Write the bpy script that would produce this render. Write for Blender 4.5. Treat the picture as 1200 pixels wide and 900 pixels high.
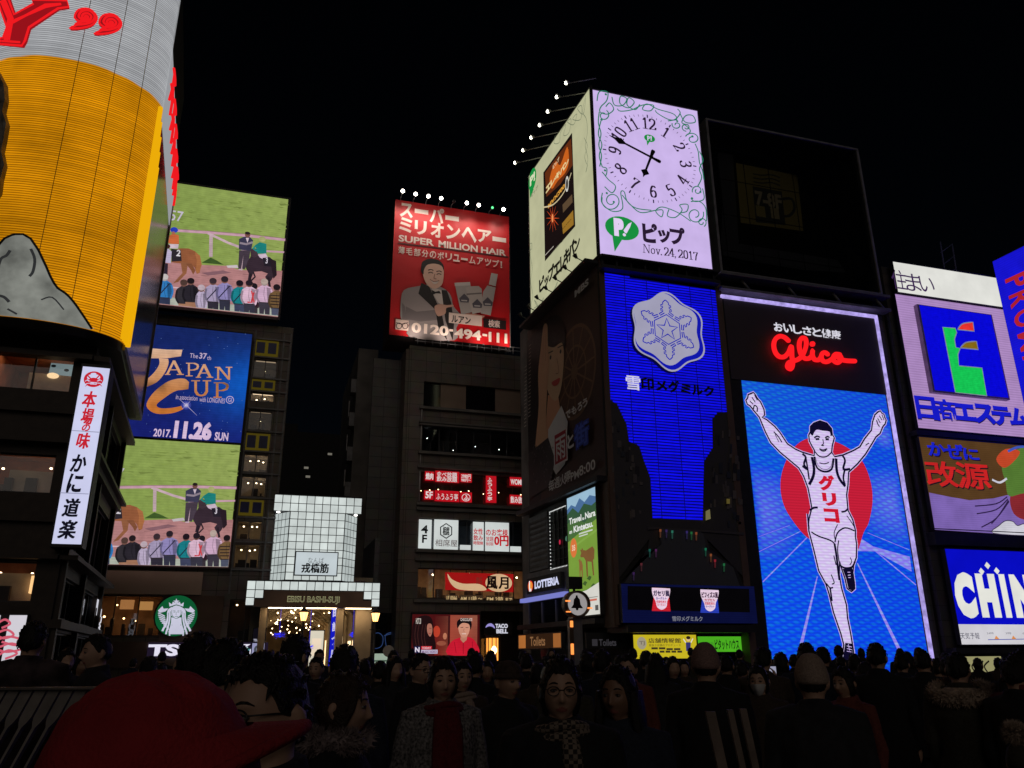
import bpy, bmesh, math, random
from mathutils import Vector, Matrix, noise
random.seed(7)
for o in list(bpy.data.objects):
    bpy.data.objects.remove(o)
scene = bpy.context.scene
COL = scene.collection
R = math.radians

# ------------------------------------------------------------------ camera
EYE = Vector((0.0, 0.0, 1.62))
FPX, YAW, PITCH, ROLL = 936.0, R(17.05), R(18.7), math.asin(-0.0065)
_h = Vector((math.sin(YAW), math.cos(YAW), 0)); _r0 = Vector((math.cos(YAW), -math.sin(YAW), 0)); _z = Vector((0, 0, 1))
CF = _h * math.cos(PITCH) + _z * math.sin(PITCH)
_u0 = -_h * math.sin(PITCH) + _z * math.cos(PITCH)
CR = _r0 * math.cos(ROLL) + _u0 * math.sin(ROLL)
CU = _u0 * math.cos(ROLL) - _r0 * math.sin(ROLL)
cam_data = bpy.data.cameras.new('camera')
cam = bpy.data.objects.new('camera', cam_data)
COL.objects.link(cam)
cam.matrix_world = Matrix(((CR.x, CU.x, -CF.x, EYE.x), (CR.y, CU.y, -CF.y, EYE.y), (CR.z, CU.z, -CF.z, EYE.z), (0, 0, 0, 1)))
cam_data.sensor_width = 36.0
cam_data.lens = 36.0 * FPX / 1200.0
cam_data.clip_start = 0.05
cam_data.clip_end = 3000
scene.camera = cam
# ------------------------------------------------------------------ night sky, weak added fill lamp
world = bpy.data.worlds.new('World')
scene.world = world
world.use_nodes = True
_nt = world.node_tree
_sky = _nt.nodes.new('ShaderNodeTexSky')
_sky.sky_type = 'NISHITA'
_sky.sun_disc = False
_sky.dust_density = 0.0
_sky.air_density = 0.6
_sky.sun_elevation = R(28)
_sky.sun_rotation = R(197)
_nt.links.new(_sky.outputs[0], _nt.nodes['Background'].inputs[0])
_nt.nodes['Background'].inputs[1].default_value = 0.0004
city_fill_data = bpy.data.lights.new('city_fill', 'SUN')  # added fill standing in for the lit signs behind the camera
city_fill_data.energy = 0.13
city_fill_data.angle = R(40)
city_fill_data.color = (1.0, 0.86, 0.74)
city_fill = bpy.data.objects.new('city_fill', city_fill_data)
city_fill.rotation_euler = (R(62), 0, R(-12))
COL.objects.link(city_fill)
vs = scene.view_settings
vs.view_transform = 'Standard'
vs.look = 'None'
vs.exposure = 0.0
vs.gamma = 1.0
scene.cycles.use_denoising = True
scene.cycles.max_bounces = 5
scene.cycles.transparent_max_bounces = 12

# ------------------------------------------------------------------ helpers
def lin(c):
    return tuple((x / 255 / 12.92) if x / 255 <= 0.04045 else ((x / 255 + 0.055) / 1.055) ** 2.4 for x in c[:3])

def ray(px, py):
    return CF * FPX + CR * (px - 600) + CU * (450 - py)

def ground_at(px, dist, z=0.0):
    """Point at horizontal distance dist along the column px (taken at the horizon row)."""
    r = ray(px, 767); h = Vector((r.x, r.y, 0)); f = h.dot(_h)
    return Vector((h.x / f * dist, h.y / f * dist, z))

class Plane:
    def __init__(s, O, d):
        s.O = Vector((O[0], O[1], 0)); s.d = Vector((d[0], d[1], 0)).normalized(); s.n = Vector((s.d.y, -s.d.x, 0))
    def hit(s, px, py):
        r = ray(px, py); t = (s.O - EYE).dot(s.n) / r.dot(s.n); p = EYE + r * t
        return ((p - s.O).dot(s.d), p.z)
    def pt(s, a, z, o=0.0):
        return s.O + s.d * a + Vector((0, 0, z)) + s.n * o
    def ppm(s, px, py):
        a = s.hit(px, py); b = s.hit(px, py - 10)
        return abs(b[1] - a[1]) / 10          # metres per pixel
    def off(s, o):
        p = s.O + s.n * o
        return Plane((p.x, p.y), (s.d.x, s.d.y))
SA = R(3.45)
EDIR = (-math.sin(SA), math.cos(SA))
def front(y): return Plane((0, y), (1, 0))
def face_left(x, y): return Plane((x, y), (-EDIR[0], -EDIR[1]))
def face_right(x, y): return Plane((x, y), EDIR)

def tag(o, label=None, cat=None, group=None, kind=None):
    if label: o['label'] = label
    if cat: o['category'] = cat
    if group: o['group'] = group
    if kind: o['kind'] = kind
    return o

def thing(name, label, cat, loc=(0, 0, 0), group=None):
    o = bpy.data.objects.new(name, None)
    o.empty_display_size = 0.2
    COL.objects.link(o); o.location = loc
    return tag(o, label, cat, group)

def wloc(o):
    p = Vector((0, 0, 0))
    while o is not None:
        p = p + o.location; o = o.parent
    return p

class MB:
    def __init__(s):
        s.v = []; s.f = []; s.m = []; s.c = {}; s.sm = set()
    def quad(s, a, b, c, d, m=0):
        i = len(s.v); s.v += [Vector(a), Vector(b), Vector(c), Vector(d)]; s.f.append((i, i + 1, i + 2, i + 3)); s.m.append(m)
    def poly(s, pts, m=0):
        i = len(s.v); s.v += [Vector(p) for p in pts]; s.f.append(tuple(range(i, i + len(pts)))); s.m.append(m)
    def hexa(s, p, m=0):
        i = len(s.v); s.v += [Vector(q) for q in p]
        for f in ((0, 3, 2, 1), (4, 5, 6, 7), (0, 1, 5, 4), (1, 2, 6, 5), (2, 3, 7, 6), (3, 0, 4, 7)):
            s.f.append(tuple(i + k for k in f)); s.m.append(m)
    def box(s, x0, x1, y0, y1, z0, z1, m=0):
        s.hexa([(x0, y0, z0), (x1, y0, z0), (x1, y1, z0), (x0, y1, z0), (x0, y0, z1), (x1, y0, z1), (x1, y1, z1), (x0, y1, z1)], m)
    def pbox(s, pl, a0, a1, z0, z1, o0, o1, m=0):
        """box on a plane: a along, z up, o out of it (o0 behind, o1 in front)"""
        P = pl.pt
        s.hexa([P(a0, z0, o1), P(a1, z0, o1), P(a1, z0, o0), P(a0, z0, o0), P(a0, z1, o1), P(a1, z1, o1), P(a1, z1, o0), P(a0, z1, o0)], m)
    def tube(s, pts, r, n=8, m=0, cap=True):
        pts = [Vector(p) for p in pts]; rr = r if isinstance(r, (list, tuple)) else [r] * len(pts)
        base = len(s.v); up = Vector((0, 0, 1)); prev = None
        for k, p in enumerate(pts):
            t = (pts[min(k + 1, len(pts) - 1)] - pts[max(k - 1, 0)])
            if t.length < 1e-9: t = Vector((0, 0, 1))
            t.normalize()
            if prev is None:
                a = t.orthogonal().normalized()
            else:
                a = prev - t * prev.dot(t)
                a = a.normalized() if a.length > 1e-6 else t.orthogonal().normalized()
            prev = a; b = t.cross(a)
            for j in range(n):
                an = 2 * math.pi * j / n
                s.v.append(p + (a * math.cos(an) + b * math.sin(an)) * rr[k])
        for k in range(len(pts) - 1):
            for j in range(n):
                q = (base + k * n + j, base + k * n + (j + 1) % n, base + (k + 1) * n + (j + 1) % n, base + (k + 1) * n + j)
                s.sm.add(len(s.f)); s.f.append(q); s.m.append(m)
        if cap:
            s.f.append(tuple(base + j for j in reversed(range(n)))); s.m.append(m)
            e = base + (len(pts) - 1) * n
            s.f.append(tuple(e + j for j in range(n))); s.m.append(m)
    def ball(s, c, r, n=12, m=0, sc=(1, 1, 1)):
        c = Vector(c); k = n // 2; base = len(s.v)
        for i in range(k + 1):
            th = math.pi * i / k
            for j in range(n):
                ph = 2 * math.pi * j / n
                s.v.append(c + Vector((r * sc[0] * math.sin(th) * math.cos(ph), r * sc[1] * math.sin(th) * math.sin(ph), r * sc[2] * math.cos(th))))
        for i in range(k):
            for j in range(n):
                s.sm.add(len(s.f))
                s.f.append((base + i * n + j, base + (i + 1) * n + j, base + (i + 1) * n + (j + 1) % n, base + i * n + (j + 1) % n)); s.m.append(m)
    def rings(s, rings, m=0, close=True, cap=True):
        n = len(rings[0]); base = len(s.v)
        for rg in rings: s.v += [Vector(p) for p in rg]
        for k in range(len(rings) - 1):
            for j in range(n if close else n - 1):
                s.sm.add(len(s.f))
                s.f.append((base + k * n + j, base + k * n + (j + 1) % n, base + (k + 1) * n + (j + 1) % n, base + (k + 1) * n + j)); s.m.append(m)
        if cap:
            s.f.append(tuple(base + j for j in reversed(range(n)))); s.m.append(m)
            e = base + (len(rings) - 1) * n
            s.f.append(tuple(e + j for j in range(n))); s.m.append(m)
    def mesh(s, name, off=Vector((0, 0, 0))):
        me = bpy.data.meshes.new(name)
        me.from_pydata([tuple(v - off) for v in s.v], [], s.f)
        me.polygons.foreach_set('material_index', s.m)
        if s.sm:
            me.polygons.foreach_set('use_smooth', [i in s.sm for i in range(len(s.f))])
        me.update()
        return me
    def build(s, name, mats, parent=None, **kw):
        me = s.mesh(name, wloc(parent))
        for m in (mats if isinstance(mats, (list, tuple)) else [mats]): me.materials.append(m)
        o = bpy.data.objects.new(name, me); COL.objects.link(o)
        if parent is not None: o.parent = parent
        if kw: tag(o, **kw)
        return o

# ------------------------------------------------------------------ materials
def newmat(name):
    m = bpy.data.materials.new(name); m.use_nodes = True; m.node_tree.nodes.clear()
    return m, m.node_tree.nodes, m.node_tree.links

def surf(name, rgb, rough=0.7, metal=0.0, var=0.25, scale=2.0, bump=0.15, bscale=None, spec=0.4):
    m, N, L = newmat(name)
    out = N.new('ShaderNodeOutputMaterial'); b = N.new('ShaderNodeBsdfPrincipled'); L.new(b.outputs[0], out.inputs[0])
    b.inputs['Roughness'].default_value = rough; b.inputs['Metallic'].default_value = metal; b.inputs['Specular IOR Level'].default_value = spec
    tc = N.new('ShaderNodeTexCoord'); nz = N.new('ShaderNodeTexNoise'); nz.inputs['Scale'].default_value = scale; nz.inputs['Detail'].default_value = 6
    L.new(tc.outputs['Object'], nz.inputs['Vector'])
    rp = N.new('ShaderNodeValToRGB'); L.new(nz.outputs['Fac'], rp.inputs[0])
    rp.color_ramp.elements[0].position = 0.3; rp.color_ramp.elements[1].position = 0.72
    rp.color_ramp.elements[0].color = tuple(c * (1 - var) for c in rgb) + (1,)
    rp.color_ramp.elements[1].color = tuple(min(1, c * (1 + var)) for c in rgb) + (1,)
    L.new(rp.outputs[0], b.inputs['Base Color'])
    if bump:
        n2 = N.new('ShaderNodeTexNoise'); n2.inputs['Scale'].default_value = bscale or scale * 9; n2.inputs['Detail'].default_value = 4
        L.new(tc.outputs['Object'], n2.inputs['Vector'])
        bp = N.new('ShaderNodeBump'); bp.inputs['Strength'].default_value = bump; bp.inputs['Distance'].default_value = 0.02
        L.new(n2.outputs['Fac'], bp.inputs['Height']); L.new(bp.outputs[0], b.inputs['Normal'])
    return m

def tiled(name, rgb, grout, w, h, rough=0.5, var=0.15, sc=1.0):
    """stone/metal cladding with joints"""
    m, N, L = newmat(name)
    out = N.new('ShaderNodeOutputMaterial'); b = N.new('ShaderNodeBsdfPrincipled'); L.new(b.outputs[0], out.inputs[0])
    b.inputs['Roughness'].default_value = rough
    tc = N.new('ShaderNodeTexCoord'); mp = N.new('ShaderNodeMapping'); L.new(tc.outputs['Object'], mp.inputs[0])
    mp.inputs['Rotation'].default_value = (R(90), 0, 0)
    sx = N.new('ShaderNodeSeparateXYZ'); L.new(tc.outputs['Object'], sx.inputs[0])
    ad = N.new('ShaderNodeMath'); ad.operation = 'ADD'; L.new(sx.outputs[0], ad.inputs[0]); L.new(sx.outputs[1], ad.inputs[1])
    cx = N.new('ShaderNodeCombineXYZ'); L.new(ad.outputs[0], cx.inputs[0]); L.new(sx.outputs[2], cx.inputs[1])
    br = N.new('ShaderNodeTexBrick'); L.new(cx.outputs[0], br.inputs['Vector'])
    br.offset = 0.0; br.inputs['Scale'].default_value = sc; br.inputs['Brick Width'].default_value = w; br.inputs['Row Height'].default_value = h
    br.inputs['Mortar Size'].default_value = 0.015; br.inputs['Mortar'].default_value = tuple(grout) + (1,)
    br.inputs['Color1'].default_value = tuple(c * (1 - var) for c in rgb) + (1,); br.inputs['Color2'].default_value = tuple(c * (1 + var) for c in rgb) + (1,)
    nz = N.new('ShaderNodeTexNoise'); nz.inputs['Scale'].default_value = 1.3; nz.inputs['Detail'].default_value = 8; L.new(tc.outputs['Object'], nz.inputs['Vector'])
    mx = N.new('ShaderNodeMix'); mx.data_type = 'RGBA'; mx.blend_type = 'MULTIPLY'; mx.inputs[0].default_value = 0.6
    L.new(br.outputs['Color'], mx.inputs[6]); L.new(nz.outputs['Color'], mx.inputs[7]); L.new(mx.outputs[2], b.inputs['Base Color'])
    bp = N.new('ShaderNodeBump'); bp.inputs['Strength'].default_value = 0.5; bp.inputs['Distance'].default_value = 0.02; bp.invert = True
    L.new(br.outputs['Fac'], bp.inputs['Height']); L.new(bp.outputs[0], b.inputs['Normal'])
    return m

def glow(name, rgb, k=1.0):
    m, N, L = newmat(name)
    out = N.new('ShaderNodeOutputMaterial'); e = N.new('ShaderNodeEmission'); L.new(e.outputs[0], out.inputs[0])
    e.inputs[0].default_value = tuple(rgb) + (1,); e.inputs[1].default_value = k
    return m

def led(name, k=1.0, pitch=0.0, amp=0.0, blotch=0.12, bscale=1.2, pitch2=0.0, ang=0.3):
    """display whose picture is the colour attribute; pitch = LED row spacing (m)"""
    m, N, L = newmat(name)
    out = N.new('ShaderNodeOutputMaterial'); e = N.new('ShaderNodeEmission'); L.new(e.outputs[0], out.inputs[0])
    at = N.new('ShaderNodeVertexColor'); at.layer_name = 'Col'
    tc = N.new('ShaderNodeTexCoord')
    nz = N.new('ShaderNodeTexNoise'); nz.inputs['Scale'].default_value = bscale; nz.inputs['Detail'].default_value = 5; L.new(tc.outputs['Object'], nz.inputs['Vector'])
    mr = N.new('ShaderNodeMapRange'); L.new(nz.outputs['Fac'], mr.inputs[0]); mr.inputs[1].default_value = 0.3; mr.inputs[2].default_value = 0.7
    mr.inputs[3].default_value = k * (1 - blotch); mr.inputs[4].default_value = k * (1 + blotch)
    val = mr.outputs[0]
    def wave(p, axis, rot, amp, src):
        mp = N.new('ShaderNodeMapping'); mp.inputs['Rotation'].default_value = rot; L.new(tc.outputs['Object'], mp.inputs[0])
        w = N.new('ShaderNodeTexWave'); w.bands_direction = axis; w.inputs['Scale'].default_value = math.pi / 10 / p * 1.0; w.inputs['Distortion'].default_value = 0.6; w.inputs['Detail'].default_value = 1; w.inputs['Detail Scale'].default_value = 0.2
        L.new(mp.outputs[0], w.inputs['Vector'])
        r2 = N.new('ShaderNodeMapRange'); L.new(w.outputs['Fac'], r2.inputs[0]); r2.inputs[3].default_value = 1 - amp; r2.inputs[4].default_value = 1 + amp * 0.4
        mu = N.new('ShaderNodeMath'); mu.operation = 'MULTIPLY'; L.new(src, mu.inputs[0]); L.new(r2.outputs[0], mu.inputs[1])
        return mu.outputs[0]
    if pitch: val = wave(pitch, 'Z', (0, 0, 0), amp, val)
    if pitch2: val = wave(pitch2, 'Z', (0, ang, 0), amp, val)
    L.new(val, e.inputs[1]); L.new(at.outputs[0], e.inputs[0])
    return m

def ink(name, rough=0.5):
    """printed sheet lit from outside: base colour from the colour attribute"""
    m, N, L = newmat(name)
    out = N.new('ShaderNodeOutputMaterial'); b = N.new('ShaderNodeBsdfPrincipled'); L.new(b.outputs[0], out.inputs[0])
    at = N.new('ShaderNodeVertexColor'); at.layer_name = 'Col'; L.new(at.outputs[0], b.inputs['Base Color']); b.inputs['Roughness'].default_value = rough
    tc = N.new('ShaderNodeTexCoord'); nz = N.new('ShaderNodeTexNoise'); nz.inputs['Scale'].default_value = 0.7; L.new(tc.outputs['Object'], nz.inputs['Vector'])
    bp = N.new('ShaderNodeBump'); bp.inputs['Strength'].default_value = 0.25; bp.inputs['Distance'].default_value = 0.15; L.new(nz.outputs['Fac'], bp.inputs['Height']); L.new(bp.outputs[0], b.inputs['Normal'])
    return m

def glass(name, tint=(0.9, 0.95, 1.0), refl=0.035):
    m, N, L = newmat(name)
    out = N.new('ShaderNodeOutputMaterial'); mx = N.new('ShaderNodeMixShader'); t = N.new('ShaderNodeBsdfTransparent'); g = N.new('ShaderNodeBsdfGlossy')
    t.inputs[0].default_value = tuple(tint) + (1,); g.inputs['Roughness'].default_value = 0.03
    fr = N.new('ShaderNodeLayerWeight'); fr.inputs[0].default_value = 0.25
    mr = N.new('ShaderNodeMapRange'); L.new(fr.outputs['Fresnel'], mr.inputs[0]); mr.inputs[3].default_value = refl; mr.inputs[4].default_value = 0.8
    L.new(mr.outputs[0], mx.inputs[0]); L.new(t.outputs[0], mx.inputs[1]); L.new(g.outputs[0], mx.inputs[2]); L.new(mx.outputs[0], out.inputs[0])
    return m

M = dict(
    steel=surf('dark_painted_steel', (0.05, 0.05, 0.055), 0.45, 0.3, bump=0.05),
    black=surf('black_cladding', (0.03, 0.03, 0.032), 0.5, bump=0.1),
    wood=surf('dark_stained_timber', (0.045, 0.032, 0.025), 0.55, scale=3),
    grey=surf('weathered_grey_metal', (0.22, 0.22, 0.23), 0.5, 0.2),
    pale=surf('pale_painted_metal', (0.5, 0.5, 0.5), 0.45),
    concrete=surf('stained_concrete', (0.2, 0.19, 0.18), 0.85, scale=0.6, var=0.35),
    stone=tiled('stone_cladding', (0.26, 0.22, 0.19), (0.05, 0.045, 0.04), 1.2, 0.9),
    tile_dark=tiled('dark_tile_cladding', (0.13, 0.12, 0.12), (0.03, 0.03, 0.03), 1.1, 0.8, 0.4),
    beige=surf('beige_render', (0.36, 0.27, 0.21), 0.8, scale=0.5, var=0.15),
    brown=surf('brown_panel', (0.17, 0.11, 0.085), 0.6, scale=0.6),
    yellow=surf('yellow_panel', (0.55, 0.42, 0.05), 0.5),
    bluepanel=surf('blue_window_panel', (0.02, 0.03, 0.16), 0.3),
    darkglass=surf('dark_window_glass', (0.012, 0.013, 0.016), 0.06, bump=0.02, spec=0.6),
    glass=glass('clear_window_glass'),
    roomwood=surf('warm_timber_interior', (0.42, 0.2, 0.11), 0.6, scale=1.5),
    roompale=surf('pale_interior', (0.5, 0.42, 0.32), 0.7, scale=1.5),
    led=led('led_screen', 1.0, 0.11, 0.10),
    backlit=led('backlit_panel', 1.0, blotch=0.07, bscale=0.8),
    neon=led('neon_tube', 1.0, blotch=0.10, bscale=6),
    ink=ink('printed_sheet'),
    warm=glow('warm_lamp', (1.0, 0.62, 0.28), 6.0),
    white=glow('white_lamp', (1.0, 0.97, 0.9), 9.0),
)

# ------------------------------------------------------------------ text and flat artwork on a plane
_tc = {}
def glyphs(txt, bold=0.0, shear=0.0):
    k = (txt, bold, shear)
    if k not in _tc:
        cu = bpy.data.curves.new('lettering', 'FONT'); cu.body = txt; cu.size = 1.0; cu.offset = bold; cu.shear = shear; cu.resolution_u = 3
        ob = bpy.data.objects.new('lettering', cu); COL.objects.link(ob)
        dg = bpy.context.evaluated_depsgraph_get(); dg.update()
        ev = ob.evaluated_get(dg); me = ev.to_mesh()
        vs_ = [(v.co.x, v.co.y) for v in me.vertices]; fs = [tuple(p.vertices) for p in me.polygons]
        ev.to_mesh_clear(); bpy.data.objects.remove(ob); bpy.data.curves.remove(cu)
        if not vs_: vs_, fs = [(0, 0), (1, 0), (1, 1)], []
        x0 = min(v[0] for v in vs_); x1 = max(v[0] for v in vs_); y0 = min(v[1] for v in vs_); y1 = max(v[1] for v in vs_)
        _tc[k] = ([((x - x0) / max(x1 - x0, 1e-6), (y - y0) / max(y1 - y0, 1e-6)) for x, y in vs_], fs)
    return _tc[k]

class Canvas:
    """Flat artwork lying on a plane; points are mapped to plane coordinates (a, z). Later pieces lie a hair further out."""
    def __init__(s, pl, step=0.0004, zoom=None):
        s.pl = pl; s.step = step; s.k = 0; s.v = []; s.f = []; s.col = []; s.xf = zoom or (0, 0, 1); s.map = None
    def zoom(s, x, y, k): s.xf = (x, y, k); return s
    def S(s, p):
        x, y, k = s.xf
        q = s.pl.hit(x + p[0] / k, y + p[1] / k)
        return s.map(q) if s.map else q
    def mpp(s, p):                       # metres per artwork pixel
        a = s.S(p); b = s.S((p[0], p[1] + 4)); return abs(b[1] - a[1]) / 4
    def raw(s, pts, faces, cols):
        """pts in (a, z); cols one colour or one per point (0-255)"""
        i = len(s.v); s.k += 1
        s.v += [s.pl.pt(a, z, s.k * s.step) for a, z in pts]
        per = isinstance(cols[0], (list, tuple))
        for f in faces:
            s.f.append(tuple(i + j for j in f))
            s.col.append([lin(cols[j]) if per else lin(cols) for j in f])
    def q(s, pts, col):
        P = [s.S(p) for p in pts]
        s.raw(P, [tuple(range(len(P)))], col if isinstance(col[0], (int, float)) else list(col))
    def rect(s, bl, tr, col):
        a, b = s.S(bl), s.S(tr)
        P = [(a[0], a[1]), (b[0], a[1]), (b[0], b[1]), (a[0], b[1])]
        s.raw(P, [(0, 1, 2, 3)], col)
    def grad(s, bl, tr, cols):           # colours: bl, br, tr, tl, subdivided so that it blends smoothly
        a, b = s.S(bl), s.S(tr); n = 8; P = []; C = []
        for j in range(n + 1):
            for i in range(n + 1):
                u, v = i / n, j / n
                P.append((a[0] + (b[0] - a[0]) * u, a[1] + (b[1] - a[1]) * v))
                C.append(tuple((cols[0][k] * (1 - u) + cols[1][k] * u) * (1 - v) + (cols[3][k] * (1 - u) + cols[2][k] * u) * v for k in range(3)))
        s.raw(P, [(j * (n + 1) + i, j * (n + 1) + i + 1, (j + 1) * (n + 1) + i + 1, (j + 1) * (n + 1) + i) for j in range(n) for i in range(n)], C)
    def ell(s, c, rx, ry, col, n=28, a0=0, a1=360):
        """ellipse; rx, ry in artwork pixels (measured upright)"""
        cc = s.S(c); m = s.mpp(c); P = [(cc[0] + rx * m * math.cos(R(a0 + (a1 - a0) * i / n)), cc[1] + ry * m * math.sin(R(a0 + (a1 - a0) * i / n))) for i in range(n + (a1 - a0 < 360))]
        s.raw(P, [tuple(range(len(P)))], col)
    def _stroke(s, P, w, col, closed=False):
        n = len(P)
        if n < 2: return
        if not isinstance(w, (list, tuple)): w = [w] * n
        L_, R_ = [], []
        for i in range(n):
            p0 = P[(i - 1) % n] if closed or i > 0 else P[i]; p1 = P[(i + 1) % n] if closed or i < n - 1 else P[i]
            dx, dy = p1[0] - p0[0], p1[1] - p0[1]; l = math.hypot(dx, dy) or 1
            nx, ny = -dy / l, dx / l; h = w[i] / 2
            L_.append((P[i][0] + nx * h, P[i][1] + ny * h)); R_.append((P[i][0] - nx * h, P[i][1] - ny * h))
        V = L_ + R_; F = [(i, n + i, n + (i + 1) % n, (i + 1) % n) for i in range(n if closed else n - 1)]
        s.raw(V, F, col)
    def line(s, pts, w, col, closed=False, smooth=0):
        if smooth: pts = spline(pts, smooth, closed)
        m = s.mpp(pts[0])
        P = [s.S(p) for p in pts]
        s._stroke(P, [x * m for x in w] if isinstance(w, (list, tuple)) else w * m, col, closed)
        return P
    def txt(s, t, bl, tr, col, bold=0.0, shear=0.0):
        a, b = s.S(bl), s.S(tr); kanji = any('\u4e00' <= c <= '\u9fff' for c in t)
        V, F = glyphs(t, min(bold, 0.008) if kanji else min(bold, 0.045), shear)
        h = abs(b[1] - a[1]); extra = max(0.0, bold - (0.008 if kanji else 0.045)) * h * (0.8 if kanji else 1.0)
        for dx, dz in (((-1, -.6), (1, -.6), (-1, .6), (1, .6)) if extra > 0.001 else ((0, 0),)):   # heavier weight: the same letter struck slightly apart
            s.raw([(a[0] + (b[0] - a[0]) * x + dx * extra, a[1] + (b[1] - a[1]) * y + dz * extra) for x, y in V], F, col)
    gain = 1.0
    def build(s, name, mat, parent=None, **kw):
        off = wloc(parent); me = bpy.data.meshes.new(name)
        me.from_pydata([tuple(v - off) for v in s.v], [], s.f)
        ca = me.color_attributes.new('Col', 'FLOAT_COLOR', 'CORNER')
        flat = []
        for c in s.col:
            for x in c: flat += [min(.85, x[0] * s.gain), min(.85, x[1] * s.gain), min(.85, x[2] * s.gain), 1.0] if s.gain != 1 else [x[0], x[1], x[2], 1.0]
        ca.data.foreach_set('color', flat)
        me.materials.append(mat)
        o = bpy.data.objects.new(name, me); COL.objects.link(o)
        if parent is not None: o.parent = parent
        if kw: tag(o, **kw)
        return o

def spline(pts, n=6, closed=False):
    out = []; m = len(pts)
    for i in range(m if closed else m - 1):
        g = lambda k: pts[k % m] if closed else pts[max(0, min(m - 1, k))]
        a, b, c, d = g(i - 1), g(i), g(i + 1), g(i + 2)
        for j in range(n):
            t = j / n
            out.append(tuple(0.5 * (2 * b[k] + (c[k] - a[k]) * t + (2 * a[k] - 5 * b[k] + 4 * c[k] - d[k]) * t * t + (3 * b[k] - a[k] - 3 * c[k] + d[k]) * t ** 3) for k in range(2)))
    if not closed: out.append(tuple(pts[-1]))
    return out

def facade(mb, pl, a0, a1, z0, z1, holes, o0, o1, m=0):
    """wall with rectangular openings, as abutting blocks"""
    za = sorted({z0, z1} | {h[2] for h in holes if z0 < h[2] < z1} | {h[3] for h in holes if z0 < h[3] < z1})
    for k in range(len(za) - 1):
        zc = (za[k] + za[k + 1]) / 2
        cuts = sorted([(max(a0, h[0]), min(a1, h[1])) for h in holes if h[2] < zc < h[3]])
        x = a0
        for c in cuts:
            if c[0] > x + 1e-4: mb.pbox(pl, x, c[0], za[k], za[k + 1], o0, o1, m)
            x = max(x, c[1])
        if a1 > x + 1e-4: mb.pbox(pl, x, a1, za[k], za[k + 1], o0, o1, m)

def pxbox(pl, bl, tr):
    a, b = pl.hit(*bl), pl.hit(*tr)
    return (min(a[0], b[0]), max(a[0], b[0]), min(a[1], b[1]), max(a[1], b[1]))

def room(parent, pl, h, depth, wallmat, lamps, lampmat, o0=-0.3, panes=1, frame='steel', clutter=0, name='window', seed=1, wash=0, top=0.04, wc=(1, 0.66, 0.38)):
    """a lit room behind an opening: inner walls, lamps, a framed glass pane"""
    a0, a1, z0, z1 = h; P = pl.pt; mb = MB(); b0 = o0 - depth; e = 0.04
    A0, A1, Z0, Z1 = a0 - e, a1 + e, z0 - e, z1 + top
    mb.quad(P(A0, Z0, b0), P(A1, Z0, b0), P(A1, Z1, b0), P(A0, Z1, b0))
    mb.quad(P(A0, Z0, b0), P(A0, Z0, o0), P(A1, Z0, o0), P(A1, Z0, b0))
    mb.quad(P(A0, Z1, b0), P(A0, Z1, o0), P(A1, Z1, o0), P(A1, Z1, b0))
    mb.quad(P(A0, Z0, b0), P(A0, Z0, o0), P(A0, Z1, o0), P(A0, Z1, b0))
    mb.quad(P(A1, Z0, b0), P(A1, Z0, o0), P(A1, Z1, o0), P(A1, Z1, b0))
    rnd = random.Random(seed)
    w = mb.build(name, [wallmat], parent)
    if clutter:
        c = MB()
        for i in range(clutter):
            x = rnd.uniform(a0 + 0.2, a1 - 0.2); hh = rnd.uniform(0.2, 0.5) * (z1 - z0); ww = rnd.uniform(0.1, 0.5); d = rnd.uniform(-depth * 0.9, -0.3)
            c.pbox(pl, x - ww / 2, x + ww / 2, z0, z0 + hh, o0 + d, o0 + d + 0.2)
        c.build('furniture', M['wood'], w)
    if wash:                                             # glowing panel added behind the lintel to brighten the room
        c = MB(); c.quad(P(a0 + .1, Z1 - .02, o0 - .12), P(a0 + .1, Z1 - .02, o0 - .6), P(a1 - .1, Z1 - .02, o0 - .6), P(a1 - .1, Z1 - .02, o0 - .12)); c.build('ceiling_glow', glow('wash_panel', wc, wash), w)
    if lamps:
        l = MB()
        for (x, z, d, r) in lamps:
            l.ball(P(a0 + x * (a1 - a0), z0 + z * (z1 - z0), o0 - d * depth), r, 10, 0, (1, 1, 0.8))
        l.build('pendant_lamp', lampmat, w)
    g = MB(); g.pbox(pl, a0, a1, z0, z1, o0 + 0.1, o0 + 0.115); g.build('pane', M['glass'], w)
    f = MB(); t = 0.06
    for i in range(panes + 1):
        x = a0 + (a1 - a0) * i / panes
        f.pbox(pl, max(a0, x - t / 2), min(a1, x + t / 2), z0, z1, o0 + 0.06, o0 + 0.16)
    f.pbox(pl, a0, a1, z0, z0 + t, o0 + 0.165, o0 + 0.2); f.pbox(pl, a0, a1, z1 - t, z1, o0 + 0.165, o0 + 0.2)
    f.build('frame', M[frame], w)
    return w
# =================================================================== SETTING
gm = surf('paving', (0.10, 0.095, 0.09), 0.55, scale=0.8, var=0.3, bump=0.3)
g = MB(); g.quad((-900, -400, 0), (900, -400, 0), (900, 1500, 0), (-900, 1500, 0)); g.build('ground', gm, kind='structure')
g = MB(); g.quad((-7, -20, 0.004), (16, -20, 0.004), (16, 30, 0.004), (-7, 30, 0.004))
g.build('bridge_deck', tiled('deck_paving', (0.13, 0.12, 0.115), (0.04, 0.04, 0.04), 0.6, 0.6, 0.5), kind='structure')

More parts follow.
